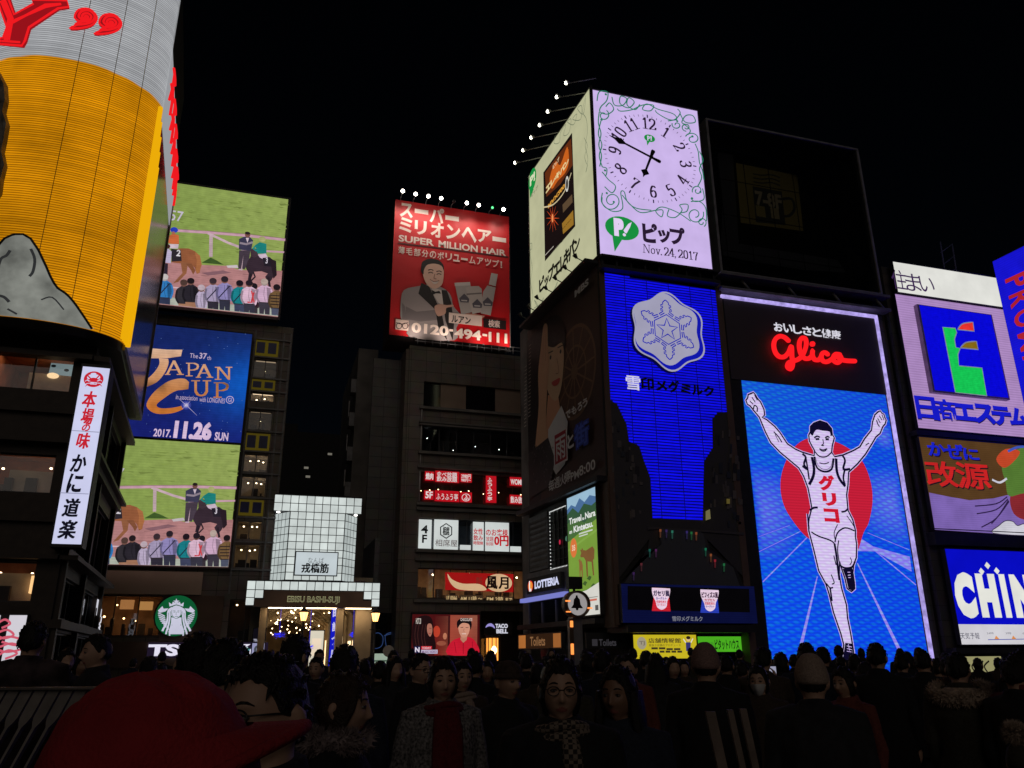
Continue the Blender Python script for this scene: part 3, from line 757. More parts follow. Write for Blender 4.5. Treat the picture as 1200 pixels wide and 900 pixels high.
    sp = [(-40, 590, (150, 150, 170), (60, 56, 70), (60, 50, 50)), (70, 602, (52, 128, 196), (52, 58, 84), (206, 200, 196)), (185, 636, (54, 50, 56), (172, 124, 98), (84, 62, 56)), (227, 627, (44, 40, 48), (168, 120, 94), (36, 28, 32)), (290, 668, (196, 180, 208), (150, 150, 150), (200, 180, 190)),
          (360, 628, (172, 158, 190), (50, 46, 58), (62, 48, 54)), (430, 618, (150, 140, 192), (54, 54, 70), (44, 36, 44)), (520, 642, (30, 132, 142), (66, 70, 96), (34, 26, 34)), (605, 660, (60, 40, 50), (60, 52, 60), (34, 28, 34)), (577, 642, (228, 190, 212), (58, 56, 70), (40, 30, 38)), (668, 634, (216, 178, 206), (64, 58, 70), (190, 170, 160)), (742, 668, (120, 92, 60), (80, 84, 104), (34, 26, 30))]
    for i, (x, y, sc_, pc, hc) in enumerate(sp):
        wd = 42 if i not in (4, 8) else 28
        P.q([(x - wd * 0.8, y + 118), (x + wd * 0.8, y + 122), (x + wd * 0.7, y + 236), (x + 5, y + 228), (x, y + 160), (x - 8, y + 226), (x - wd * 0.7, y + 222)], pc)
        P.q([(x - 14, y + 22), (x + 14, y + 22), (x + wd, y + 40), (x + wd * 1.1, y + 90), (x + wd * 0.85, y + 130), (x - wd * 0.85, y + 126), (x - wd * 1.1, y + 86), (x - wd, y + 38)], sc_)
        dk_ = tuple(c * .72 for c in sc_); P.q([(x + wd * .3, y + 34), (x + wd, y + 42), (x + wd * 1.1, y + 90), (x + wd * .8, y + 126), (x + wd * .45, y + 124)], dk_)
        P.line([(x - wd * .95, y + 46), (x - wd * 1.12, y + 92), (x - wd * .7, y + 126)], 11, dk_, smooth=3); P.line([(x + wd * .95, y + 48), (x + wd * 1.15, y + 90), (x + wd * .8, y + 132)], 10, sc_, smooth=3)
        P.line([(x - wd * .8, y + 124), (x + wd * .8, y + 128)], 5, (50, 44, 48)); P.line([(x, y + 34), (x - 4, y + 80), (x + 5, y + 120)], 3, dk_)
        P.ell((x, y + 6), 18, 20, tuple(c * 0.7 + 30 for c in hc) if i in (1, 10) else (120, 84, 74)); P.ell((x, y), 19, 18, hc)
        if i in (1, 6, 7, 5): P.line([(x - 36, y + 112), (x + 30, y + 40)], 6, (40, 40, 60))
    for k in range(4): P.line([(704, 716 + k * 18), (780, 722 + k * 18)], 6, (44, 34, 36))
    P.line([(604, 700), (590, 760), (566, 758)], 9, (208, 60, 70)); P.line([(590, 690), (606, 760)], 7, (214, 74, 80))
    P.txt('57', (100, 268), (186, 218), (206, 196, 214), 0.01)

SCRM = led('race_screen', 0.86, 0.16, 0.07, blotch=0.13, bscale=2.2)
UB = (-9.6, -0.52, 23.25, 32.48)
t_, fp = signbox('video_screen', 'upper video screen of racehorses and spectators against the night sky', TF, *UB, 0.8, 'black', 'screen', 0.12, 'screens showing the horse race')
us, uz = -0.52, 32.48
cv = Canvas(fp, 0.0012)
race(cv)
EDGE = (UB[0], UB[1], UB[2], UB[3])
def clipcanvas(cv, box):
    """cut the artwork off at the edges of the screen"""
    a0, a1, z0, z1 = box; V, F, C = [], [], []
    O = cv.pl
    for f, cc in zip(cv.f, cv.col):
        P = [(((cv.v[i] - O.O).dot(O.d)), cv.v[i].z, (cv.v[i] - O.O).dot(O.n), cc[k]) for k, i in enumerate(f)]
        for ax, lim, sg in ((0, a0, 1), (0, a1, -1), (1, z0, 1), (1, z1, -1)):
            Q = []
            for k in range(len(P)):
                p, q = P[k], P[(k + 1) % len(P)]; dp, dq = (p[ax] - lim) * sg, (q[ax] - lim) * sg
                if dp >= 0: Q.append(p)
                if dp * dq < 0:
                    t = dp / (dp - dq)
                    Q.append((p[0] + (q[0] - p[0]) * t, p[1] + (q[1] - p[1]) * t, p[2], tuple(p[3][j] + (q[3][j] - p[3][j]) * t for j in range(3))))
            P = Q
            if len(P) < 3: break
        if len(P) < 3: continue
        i = len(V); V += [O.pt(p[0], p[1], p[2]) for p in P]; F.append(tuple(range(i, i + len(P)))); C.append([p[3] for p in P])
    cv.v, cv.f, cv.col = V, F, C
clipcanvas(cv, (UB[0] + .02, UB[1] - .02, UB[2] + .02, UB[3] - .02))
cv.build('display', SCRM, t_)
LB = (-11.4, -2.02, 6.72, 14.42)
t_, fp2 = signbox('video_screen', 'lower video screen of racehorses and spectators above the round green coffee sign', TF, *LB, 0.45, 'black', 'screen', 0.06, 'screens showing the horse race')
cv = Canvas(fp2, 0.0012)
kx, kz = 0.87, (LB[3] - LB[2]) / (UB[3] - UB[2])
cv.S = lambda p: (lambda q: (LB[1] + (q[0] - UB[1]) * 0.97, LB[3] + (q[1] - UB[3]) * kz))(fp.hit(180 + p[0] / 5.145, 210 + p[1] / 5.145))
race(cv)
clipcanvas(cv, (LB[0] + .02, LB[1] - .02, LB[2] + .02, LB[3] - .02))
cv.build('display', SCRM, t_)

# blue cup billboard
JB = (-11.0, -2.06, 14.52, 22.05)
t_, fp = signbox('race_billboard', 'deep blue video billboard with golden brush lettering JAPAN CUP', TF, *JB, 0.5, 'black', 'billboard', 0.06)
cv = Canvas(fp, 0.001); cv.zoom(120, 375, 5.806)
a_ = (JB[0] + .02, JB[1] - .02)
n_ = 20; G_ = [(JB[0] + (JB[1] - JB[0]) * i / n_, JB[2] + (JB[3] - JB[2]) * j / n_) for j in range(n_ + 1) for i in range(n_ + 1)]
def jcol(a, z):
    t = math.exp(-((a - JB[1]) / 2.6) ** 2 - ((z - 18.4) / 2.4) ** 2); u = (z - JB[2]) / (JB[3] - JB[2]); b0 = (26 - 2 * u, 34 + 6 * u, 116 - 16 * u); return tuple(b0[k] * (1 - t) + (18, 92, 196)[k] * t for k in range(3))
cv.raw(G_, [(j * (n_ + 1) + i, j * (n_ + 1) + i + 1, (j + 1) * (n_ + 1) + i + 1, (j + 1) * (n_ + 1) + i) for j in range(n_) for i in range(n_)], [jcol(*g_) for g_ in G_])
rnd = random.Random(5)
for i in range(46): cv.ell((rnd.uniform(300, 990), rnd.uniform(80, 800)), 2, 2, (120, 150, 214), 6)
def gold(y): 
    t = max(0, min(1, (y - 180) / 420)); a = (228, 188, 160); b = (206, 120, 52); s = 0.35 * math.exp(-((y - 450) / 26) ** 2)
    return tuple((a[i] * (1 - t) + b[i] * t) * (1 - s) for i in range(3))
def gpoly(pts): cv.q(pts, [gold(p[1]) for p in pts])
J1 = [(300, 168), (322, 172), (340, 195), (440, 203), (545, 204), (535, 248), (440, 262), (370, 262), (280, 262)]
gpoly(J1)
cL = spline([(385, 262), (388, 300), (360, 350), (310, 400), (270, 425)], 4); cR = spline([(448, 266), (450, 300), (425, 360), (370, 425), (280, 466)], 4)
def ribbon(A, B):
    for i in range(len(A) - 1): cv.q([A[i], A[i + 1], B[i + 1], B[i]], [gold(A[i][1]), gold(A[i + 1][1]), gold(B[i + 1][1]), gold(B[i][1])])
ribbon(cL, cR)
cO = spline([(590, 425), (560, 402), (500, 404), (430, 430), (350, 495), (304, 565), (312, 608), (370, 640), (470, 638), (545, 612), (578, 582)], 4)
cI = spline([(585, 472), (545, 478), (510, 482), (470, 500), (420, 535), (376, 570), (372, 590), (400, 603), (460, 602), (520, 592), (570, 576)], 4)
ribbon(cO, cI)
def nib(paths, bl, tr, cf, wx, wy):
    """letters drawn with a broad nib: thick uprights, thin cross strokes; path points in unit box"""
    for path in paths:
        pts = [(bl[0] + (tr[0] - bl[0]) * x, bl[1] + (tr[1] - bl[1]) * y) for x, y in path]
        for (x0, y0), (x1, y1) in zip(pts, pts[1:]):
            vx, vy = abs(x1 - x0), abs(y1 - y0)
            if x1 - x0 >= 0 and vy < vx or vx < vy * 0.0: pass
            hx, hy = wx / 2, wy / 2
            C4 = [(x + sx * hx, y + sy * hy) for x, y in ((x0, y0), (x1, y1)) for sx in (-1, 1) for sy in (-1, 1)]
            cx_, cy_ = sum(p[0] for p in C4) / 8, sum(p[1] for p in C4) / 8
            hull = convex(C4)
            cv.q(hull, [cf(p[1]) for p in hull] if cf else None)
def convex(p):
    p = sorted(set(p))
    def half(q):
        h = []
        for a in q:
            while len(h) > 1 and (h[-1][0] - h[-2][0]) * (a[1] - h[-2][1]) - (h[-1][1] - h[-2][1]) * (a[0] - h[-2][0]) <= 0: h.pop()
            h.append(a)
        return h
    a, b = half(p), half(p[::-1]); return a[:-1] + b[:-1]
SER = {  # unit-box skeletons of a roman serif alphabet (only the letters needed)
 'A': [[(0.08, 0), (0.48, 1)], [(0.46, 1), (0.86, 0)], [(0.9, 0), (0.5, 1)], [(0.22, .34), (0.72, .34)], [(0, 0), (0.22, 0)], [(0.7, 0), (1, 0)]],
 'P': [[(0.2, 0), (0.2, 1)], [(0.05, 1), (.6, 1), (.86, .88), (.9, .74), (.82, .56), (.55, .46), (.25, .46)], [(0.02, 0), (0.42, 0)]],
 'N': [[(0.15, 0), (0.15, 1)], [(0, 1), (0.2, 1), (.85, 0)], [(.85, 0), (.85, 1)], [(0, 0), (.3, 0)], [(.7, 1), (1, 1)]],
 'U': [[(.18, 1), (.18, .3), (.3, .08), (.5, 0), (.7, .08), (.82, .3), (.82, 1)], [(0, 1), (.36, 1)], [(.66, 1), (1, 1)]],
}
def ser(txt, boxes, cf, wx, wy):
    for ch, (bl, tr) in zip(txt, boxes): nib(SER[ch], bl, tr, cf, wx, wy)
ser('APAN', [((432, 374), (548, 282)), ((572, 384), (660, 298)), ((642, 394), (748, 308)), ((772, 408), (878, 326))], gold, 13, 6)
ser('UP', [((614, 520), (732, 418)), ((762, 530), (862, 432))], gold, 17, 7)
wt = (206, 186, 214)
cv.txt('The', (594, 262), (654, 236), wt, 0.0); cv.txt('37', (658, 268), (714, 232), wt, 0.02); cv.txt('th', (712, 276), (742, 250), wt)
for t0, bl, tr in (('in association', (500, 543), (650, 524)), ('with LONGINES', (660, 560), (836, 540))): cv.txt(t0, bl, tr, wt)
cv.line([(868 + 25 * math.cos(i / 12 * math.pi), 548 + 24 * math.sin(i / 12 * math.pi)) for i in range(24)], 4, wt, True); cv.txt('GI', (854, 560), (882, 536), wt)
cv.txt('2017.', (346, 796), (474, 750), (222, 196, 226), 0.025); cv.txt('11.26', (484, 806), (750, 703), (226, 198, 228), 0.06); cv.txt('SUN', (762, 822), (860, 772), (222, 196, 226), 0.03)
for r_, c_ in ((30, (60, 70, 160)), (18, (130, 130, 200)), (9, (226, 214, 232))): cv.ell((572, 584), r_, r_, c_)
cv.line([(520, 540), (572, 584), (645, 655)], [1, 5, 1], (190, 180, 214)); cv.line([(545, 610), (572, 584), (600, 556)], [1, 4, 1], (190, 180, 214))
clipcanvas(cv, (JB[0] + .02, JB[1] - .02, JB[2] + .02, JB[3] - .02))
cv.build('display', SCRM, t_)

# round coffee sign
pl = TF.off(0.12); c0 = pl.hit(206, 721); rad = 2.32 / 2
t_ = thing('coffee_roundel', 'round green and white coffee sign with a long-haired crowned figure', 'sign', tuple(pl.pt(c0[0], c0[1])))
d_ = MB(); d_.tube([pl.pt(c0[0], c0[1], 0), pl.pt(c0[0], c0[1], 0.2)], rad * 1.03, 40); d_.build('casing', M['steel'], t_)
cv = Canvas(pl.off(0.205), 0.0008); cv.zoom(140, 640, 5.62)
GR, WH = (12, 84, 46), (196, 196, 216); m0 = cv.mpp((375, 458)); 
cv.ell((375, 458), rad / m0, rad / m0, GR, 48)
for sx in (-1, 1):
    X = lambda x: 375 + sx * x
    for k in range(9):
        y = 440 + k * 13; L0 = max(62, 125 - 0.006 * (k * 13) ** 2)
        cv.line([(X(L0 - 4), y), (X(L0 - 24), y + 8), (X(76 - k * 3), y + 22)], 6.5, WH)
    cv.q([(X(122), 425), (X(92), 395), (X(84), 412), (X(52), 410), (X(72), 430), (X(110), 440)], WH)
    cv.line([(X(26), 405), (X(52), 425), (X(56), 470), (X(66), 510), (X(86), 545), (X(92), 560)], 13, WH, smooth=4)
    cv.line([(X(40), 415), (X(44), 470), (X(52), 520), (X(66), 566), (X(68), 580)], 11, WH, smooth=4)
    cv.line([(X(30), 470), (X(34), 520), (X(46), 560), (X(44), 590)], 9, WH, smooth=4)
cv.ell((375, 430), 40, 40, WH); cv.q([(340, 470), (410, 470), (402, 520), (424, 560), (418, 580), (332, 580), (326, 560), (348, 520)], WH)
cv.q([(330, 398), (326, 370), (346, 384), (352, 366), (375, 378), (398, 366), (404, 384), (424, 370), (420, 398), (375, 384)], WH)
cv.q([(375 + (22 if i % 2 == 0 else 9) * math.sin(i * math.pi / 5), 366 - (22 if i % 2 == 0 else 9) * math.cos(i * math.pi / 5)) for i in range(10)], WH)
cv.ell((375, 438), 26, 32, WH)
for sx in (-1, 1):
    cv.line([(375 + sx * 30, 420), (375 + sx * 29, 450), (375 + sx * 14, 472), (375, 477)], 2.6, GR, smooth=3)
    cv.line([(375 + sx * 6, 428), (375 + sx * 20, 426)], 3, GR); cv.line([(375 + sx * 7, 436), (375 + sx * 20, 434)], 2.4, GR)
    cv.line([(375 + sx * 38, 430), (375 + sx * 36, 500), (375 + sx * 54, 560), (375 + sx * 52, 584)], 2.8, GR, smooth=4); cv.line([(375 + sx * 52, 440), (375 + sx * 52, 490), (375 + sx * 76, 560)], 2.6, GR, smooth=4)
cv.line([(375, 432), (372, 452), (380, 453)], 2, GR); cv.line([(364, 464), (386, 464)], 2.6, GR); cv.line([(330, 400), (375, 388), (420, 400)], 4, GR)
cv.build('display', M['backlit'], t_)
# white bookshop lettering (partly behind the crowd)
pl = TF.off(0.15)
t_ = thing('shop_lettering', 'glowing white block letters TSUTAYA low on the brown shop front', 'sign', tuple(pl.pt(-5, 1.4)))
zb, zt_ = pl.hit(178, 769)[1], pl.hit(178, 755)[1]; x0 = pl.hit(174, 760)[0]
cv = Canvas(pl, 0.002); L_ = MB()
V, F = glyphs('TSUTAYA', 0.05); W_ = 6.6
cv.k = 60; cv.raw([(x0 + W_ * x, zb + (zt_ - zb) * y) for x, y in V], F, (226, 222, 240)); cv.build('lettering', M['backlit'], t_)
hb = Canvas(pl, 0.002); hb.raw([(x0 - 0.05, zb - 0.1), (x0 + W_ + 0.05, zb - 0.1), (x0 + W_ + 0.05, zt_ + 0.1), (x0 - 0.05, zt_ + 0.1)], [(0, 1, 2, 3)], (30, 22, 40)); hb.build('backing', M['backlit'], t_)
# teal screen and tall narrow sign at the corner
t_, fp = signbox('teal_screen', 'small teal screen near the arcade entrance, low beside the tall narrow coffee sign', TF.off(0.1), -1.55, -0.28, 0.4, 2.05, 0.15, 'steel', 'screen', 0.03)
cv = Canvas(fp, 0.001); cv.raw([(-1.53, .42), (-.3, .42), (-.3, 2.03), (-1.53, 2.03)], [(0, 1, 2, 3)], (70, 140, 144)); cv.txt('me', (283, 764), (291, 758), (180, 210, 212), 0.02); cv.txt('now', (278, 775), (288, 769), (150, 190, 194)); cv.build('display', M['led'], t_)
t_, fp = signbox('narrow_sign', 'tall narrow lightbox with white lettering and a small coffee emblem beside the arcade entrance', TF.off(0.1), -0.24, 0.5, 0.5, 3.2, 0.35, 'steel', 'sign', 0.03)
cv = Canvas(fp, 0.001); cv.raw([(-.22, .52), (.48, .52), (.48, 2.35), (-.22, 2.35)], [(0, 1, 2, 3)], (150, 150, 186)); cv.raw([(-.22, 2.37), (.48, 2.37), (.48, 3.18), (-.22, 3.18)], [(0, 1, 2, 3)], (14, 12, 20))
V, F = glyphs('TSUTAYA', 0.03); cv.raw([(-.18 + .62 * x, 2.45 + .14 * y) for x, y in V], F, (190, 188, 206))
cx = 0.13; cv.raw([(cx + .24 * math.cos(i / 8 * math.pi), 2.0 + .24 * math.sin(i / 8 * math.pi)) for i in range(16)], [tuple(range(16))], (70, 76, 84)); cv.raw([(cx + .1 * math.cos(i / 5 * math.pi), 2.0 + .19 * math.sin(i / 5 * math.pi)) for i in range(10)], [tuple(range(10))], (170, 170, 196))
cv.raw([(-.2, .9), (.46, .9), (.46, 1.3), (-.2, 1.3)], [(0, 1, 2, 3)], (90, 150, 176)); cv.build('display', M['backlit'], t_)
# ------------------------------------------------------------------- arcade entrance gate
GF = front(52)
gate = thing('arcade_gate', 'glowing white glass-block arcade gate with a brown name beam over the shopping street', 'gate', (3.1, 52, 0))
rnd = random.Random(11)
def blocks(cv, A, Z, rows, cols, gap=0.042, c0=(203, 211, 208), skip=None):
    """glass blocks between plane points: A=(a0,a1), Z=(z0,z1)"""
    for j in range(rows):
        for i in range(cols):
            if skip and skip(i, j): continue
            x0 = A[0] + (A[1] - A[0]) * i / cols + gap / 2; x1 = A[0] + (A[1] - A[0]) * (i + 1) / cols - gap / 2
            y0 = Z[0] + (Z[1] - Z[0]) * j / rows + gap / 2; y1 = Z[0] + (Z[1] - Z[0]) * (j + 1) / rows - gap / 2
            k = rnd.uniform(0.96, 1.03)
            cv.k = 0; cv.raw([(x0, y0), (x1, y0), (x1, y1), (x0, y1)], [(0, 1, 2, 3)], tuple(c * k for c in c0))
GB = led('glass_block_light', 1.0, blotch=0.14, bscale=1.1)
a0, a1 = 0.30, 5.71; zt = 11.2; zb1 = 10.18; zb0 = 5.98
c0, c1 = 1.32, 4.70
core = MB()
core.box(a0 + 0.05, a1 - 0.05, 51.72, 53.6, zb1 + 0.02, zt + 0.06)
foot = [(c0, 51.75), (c1, 51.75), (a1 - 0.12, 53.0), (a1 - 0.12, 53.6), (a0 + 0.12, 53.6), (a0 + 0.12, 53.0)]
core.rings([[(x, y, zb0) for x, y in foot], [(x, y, zb1) for x, y in foot]])
core.build('lantern_core', M['steel'], gate)
cv = Canvas(front(51.70), 0.002); blocks(cv, (a0, a1), (zb1, zt), 2, 11); cv.build('glass_block_band', GB, gate)
cv = Canvas(front(51.73), 0.002); blocks(cv, (c0, c1), (zb0 + 0.02, zb1), 9, 7); cv.build('glass_block_front', GB, gate)
for (p, q) in (((a0 + 0.12, 53.0), (c0, 51.75)), ((c1, 51.75), (a1 - 0.12, 53.0))):
    pl = Plane(p, (q[0] - p[0], q[1] - p[1])); L_ = math.hypot(q[0] - p[0], q[1] - p[1])
    cv = Canvas(pl.off(0.02), 0.002); blocks(cv, (0.02, L_ - 0.02), (zb0 + 0.02, zb1), 9, 4, c0=(178, 187, 185)); cv.build('glass_block_side', GB, gate)
dl = MB()
for x in (a0 + 0.3, a1 - 0.3): dl.tube([(x, 52.2, zb1 - 0.03), (x, 52.2, zb1 + 0.01)], 0.10, 10)
dl.build('downlight', M['white'], gate)
# name panel on the lantern
fr = MB(); P0 = GF.hit(345, 674); P1 = GF.hit(395, 649)
pa0, pa1, pz0, pz1 = P0[0], P1[0], P0[1], P1[1]
fr.box(pa0 - 0.06, pa1 + 0.06, 51.60, 51.715, pz0 - 0.06, pz1 + 0.06); np_ = fr.build('name_panel', M['steel'], gate)
cv = Canvas(front(51.595), 0.002); cv.zoom(280, 560, 3.91)
cv.raw([(pa0, pz0), (pa1, pz0), (pa1, pz1), (pa0, pz1)], [(0, 1, 2, 3)], (190, 200, 204))
cv.txt('なんば', (316, 391), (390, 366), (100, 104, 106), 0.0); cv.txt('戎橋筋', (286, 434), (412, 393), (14, 16, 16), 0.04)
cv.build('face', M['backlit'], np_)
# beam
b0, b1, bz0, bz1 = -0.83, 7.02, 4.42, 5.86
bm = MB(); bm.box(b0, b1, 51.0, 53.2, bz0, bz1 + 0.06); bm.build('beam', M['steel'], gate)
cv = Canvas(front(50.985), 0.002)
blocks(cv, (b0, b1), (bz1 - 0.52, bz1), 1, 16)
for x0 in (b0, b1 - 0.49): blocks(cv, (x0, x0 + 0.49), (bz0 + 0.02, bz1 - 0.52), 2, 1)
for x0 in (b0 + 0.49, b1 - 0.98): blocks(cv, (x0, x0 + 0.49), (bz1 - 1.0, bz1 - 0.52), 1, 1)
cv.build('glass_block_border', GB, gate)
fa = MB(); fa.pbox(front(50.97), b0 + 1.0, b1 - 1.0, bz0, bz1 - 0.54, -0.02, 0.03); fa.pbox(front(50.97), b0 + .5, b1 - .5, bz0 - 0.05, bz0 + 0.36, -0.02, 0.025)
fa.build('fascia', surf('gate_fascia', (0.30, 0.21, 0.17), 0.6, scale=0.8), gate)
cv = Canvas(front(50.93), 0.002); cv.zoom(280, 560, 3.91)
cv.txt('EBISU BASHI-SUJI', (220, 577), (462, 544), (150, 150, 110), 0.03); cv.txt('EBISU BASHI-SUJI', (222, 574), (460, 547), (66, 58, 46), -0.004)
cv.build('lettering', M['backlit'], gate)
so = MB(); so.box(0.5, 4.5, 51.5, 51.9, bz0 - 0.09, bz0 - 0.055); so.box(5.05, 6.6, 51.4, 51.8, bz0 - .09, bz0 - .055); so.build('added_soffit_glow', glow('added_soffit_glow', (1.0, .70, .38), 9), gate)  # glowing strips added under the beam to brighten the pillars
pm = surf('gate_pillar', (0.42, 0.34, 0.25), 0.6, scale=0.8)
for x0, x1, y in ((0.05, 0.45, 52.4), (4.6, 5.0, 52.4), (5.75, 6.75, 52.6)):
    p = MB(); p.box(x0, x1, y - 0.4, y + 0.4, 0, bz0 - 0.05); p.box(x0 - .05, x1 + .05, y - .45, y + .45, 0, 0.5); p.build('pillar', pm, gate)
# ------------------------------------------------------------------- covered shopping street behind the gate
ar = thing('shopping_arcade', 'warmly lit covered shopping street seen through the gate', 'arcade', (3, 60, 0))
w = MB(); w.box(-0.5, 0.0, 53.7, 110, 0, 6.2); w.box(6.4, 6.9, 53.7, 110, 0, 6.2); w.box(-0.5, 6.9, 110, 110.3, 0, 6.2)
w.build('wall', surf('arcade_wall', (0.45, 0.33, 0.2), 0.6, scale=0.8, var=0.3), ar)
rf = MB(); rf.box(-0.5, 6.9, 53.7, 110, 6.21, 6.4); rf.build('roof', surf('arcade_roof', (0.4, 0.32, 0.22), 0.6), ar)
cl_ = MB()
for y in range(54, 108, 3): cl_.box(2.6, 3.8, y, y + .3, 6.12, 6.16)
cl_.build('ceiling_glow', glow('arcade_ceiling', (1.0, .74, .42), 6), ar)
rb = MB()
for y in range(55, 109, 4):
    rb.tube([(0.05, y, 4.4), (1.4, y, 5.4), (3.2, y, 5.85), (5.0, y, 5.4), (6.35, y, 4.4)], 0.09, 6)
    rb.tube([(0.05, y, 0), (0.05, y, 4.4)], 0.09, 6); rb.tube([(6.35, y, 0), (6.35, y, 4.4)], 0.09, 6)
    rb.tube([(0.05, y, 4.4), (3.2, y + 2, 5.9)], 0.05, 5); rb.tube([(6.35, y, 4.4), (3.2, y + 2, 5.9)], 0.05, 5)
rb.build('rib', surf('arcade_rib', (0.55, 0.46, 0.33), 0.5), ar)
lp = MB(); rnd = random.Random(2)
for i in range(60): lp.ball((rnd.uniform(0.3, 6.1), rnd.uniform(55, 100), rnd.uniform(3.6, 5.6)), 0.06, 6)
lp.build('fairy_light', glow('fairy_light', (1.0, 0.72, 0.36), 9), ar)
sh = MB()
for x, y, z0, z1, d in ((0.02, 58, 0.4, 2.6, 5), (0.02, 66, 0.4, 2.8, 6), (0.02, 78, 0.4, 3.0, 8)): sh.box(x, x + 0.02, y, y + d, z0, z1)
for x, y, z0, z1, d in ((6.36, 57, 0.4, 2.6, 5), (6.36, 66, 0.4, 3.0, 8), (6.36, 82, 0.4, 3.0, 10)): sh.box(x, x + 0.02, y, y + d, z0, z1)
sh.build('shop_front', glow('shop_front_light', (1.0, 0.72, 0.40), 2.0), ar)
# blue sign with white characters, white shop panel, blue flower lights
t_, fp = signbox('vertical_sign', 'blue vertical sign with white characters hanging inside the arcade', front(56), 4.55, 5.25, 0.9, 4.75, 0.3, 'steel', 'sign', 0.03)
cv = Canvas(fp, 0.002); A0, A1 = 4.57, 5.23
cv.raw([(A0, .92), (A1, .92), (A1, 4.73), (A0, 4.73)], [(0, 1, 2, 3)], (22, 26, 190))
for i, ch in enumerate('時計倉庫'):
    V, F = glyphs(ch, 0.03); cv.raw([(A0 + 0.08 + 0.5 * x, 3.95 - i * 0.84 + 0.6 * y) for x, y in V], F, (200, 196, 236))
V, F = glyphs('TOKIA', 0.03); cv.raw([(A0 + 0.06 + 0.54 * x, 1.0 + 0.22 * y) for x, y in V], F, (200, 196, 236)); cv.build('display', M['backlit'], t_)
t_, fp = signbox('white_panel', 'bright white shop panel standing inside the arcade under a lantern', front(57), 3.35, 4.25, 0.3, 3.2, 0.25, 'steel', 'sign', 0.03)
cv = Canvas(fp, 0.002); cv.raw([(3.37, .32), (4.23, .32), (4.23, 3.18), (3.37, 3.18)], [(0, 1, 2, 3)], (214, 206, 186)); cv.raw([(3.5, 1.6), (4.1, 1.6), (4.1, 2.7), (3.5, 2.7)], [(0, 1, 2, 3)], (236, 216, 190)); cv.build('display', M['backlit'], t_)
for i, (x, z, s, lb) in enumerate(((1.35, 2.85, 0.55, 'large spray of blue flower lights hanging at the left inside the arcade'), (3.25, 2.1, 0.5, 'small spray of blue flower lights beside the white shop panel'), (6.0, 2.9, 0.4, 'tuft of blue flower lights right of the vertical blue sign'))):
    f = MB(); rnd = random.Random(30 + i); c = Vector((x, 55.5, z))
    for k in range(60):
        d = Vector((rnd.gauss(0, 1), rnd.gauss(0, 1), rnd.gauss(0.2, 0.6))); d = d.normalized() * rnd.uniform(0.5, 1) * s
        d.z *= 0.55; q = d.cross(Vector((0, 0, 1))).normalized() * 0.07
        f.poly([c + d * 0.3 - q * 0.3, c + d * 0.8 - q, c + d, c + d * 0.8 + q])
    f.tube([c, c + Vector((0, 0, 3.0))], 0.012, 4)
    o = f.build('flower_light', glow('blue_flower_light', (0.03, 0.03, 0.85), 1.2)); tag(o, lb, 'decoration', 'blue flower lights')
# ------------------------------------------------------------------- street lanterns
LG = glow('lantern_flame', (1.0, 0.47, 0.14), 4.2)
def lantern(px, py, dist, label):
    a = front(dist).hit(px, py); x, z = a
    t = thing('street_lamp', label, 'street lamp', (x, dist, 0), 'street lamps by the arcade')
    p = MB(); p.tube([(x, dist, 0), (x, dist, 0.6), (x, dist, 0.62), (x, dist, z - 0.34)], [0.12, 0.10, 0.05, 0.045], 10)
    p.tube([(x - 0.3, dist, z - 0.75), (x + 0.3, dist, z - 0.75)], 0.02, 6); p.build('post', M['black'], t)
    g = MB(); g.tube([(x, dist, z - 0.3), (x, dist, z + 0.16)], [0.13, 0.24], 6); g.build('lamp_glass', LG, t)
    c = MB(); c.tube([(x, dist, z + 0.16), (x, dist, z + 0.22), (x, dist, z + 0.38), (x, dist, z + 0.52)], [0.29, 0.27, 0.1, 0.015], 6)
    c.tube([(x, dist, z - 0.34), (x, dist, z - 0.3)], [0.06, 0.15], 6)
    for k in range(6):
        an = k * math.pi / 3; c.tube([(x + 0.135 * math.cos(an), dist + 0.135 * math.sin(an), z - 0.3), (x + 0.245 * math.cos(an), dist + 0.245 * math.sin(an), z + 0.17)], 0.012, 4)
    c.build('lamp_cage', M['black'], t)
lantern(356, 721, 48, 'lit lantern street lamp in front of the arcade opening')
lantern(440, 722, 48, 'lit lantern street lamp at the dark corner right of the gate')

# ------------------------------------------------------------------- brown office building under the red billboard
RF = front(58); RL = face_left(9.45, 58)
rb = thing('office_building', 'dark brown office building with red and white window signs under the red billboard', 'building', (12, 58, 0))
def rz(y): return RF.hit(545, y)[1]
ax0, ax1 = RF.hit(491, 640)[0], 21.5
W6 = (ax0, ax1, RF.hit(545, 532)[1], RF.hit(545, 501)[1]); W7 = (ax0, ax1, RF.hit(545, 480)[1], RF.hit(545, 451)[1])
W5 = (ax0, ax1, 12.35, 14.6); W4 = (ax0, ax1, 8.95, 11.15); W3 = (ax0, ax1, 5.45, 7.55)
WT = (15.3, ax1, 0.3, 4.6)
w = MB(); facade(w, RF, 9.45, 22, 0, 24.6, [W7, W6, W5, W4, W3, WT], -0.4, 0)
w.pbox(RL, -13, -0.4, 0, 24.6, -0.4, 0); w.box(9.9, 22, 70.5, 70.9, 0, 24.6); w.box(9.9, 22, 58.41, 70.4, 24.2, 24.58)
w.build('wall', M['stone'], rb)
sl = MB()
for z in (W7[2] - 0.25, W7[2] - 1.55, W6[2] - 0.22, W6[2] - 1.3, W6[3] + .02, W5[2] - 0.3, W4[3] + 0.55, W4[2] - 0.3, W3[3] + 0.5, W3[2] - 0.3): sl.pbox(RF, ax0 - 0.3, 22, z, z + 0.2, 0.0, 0.3)
sl.build('ledge', M['concrete'], rb)
pipe = MB()
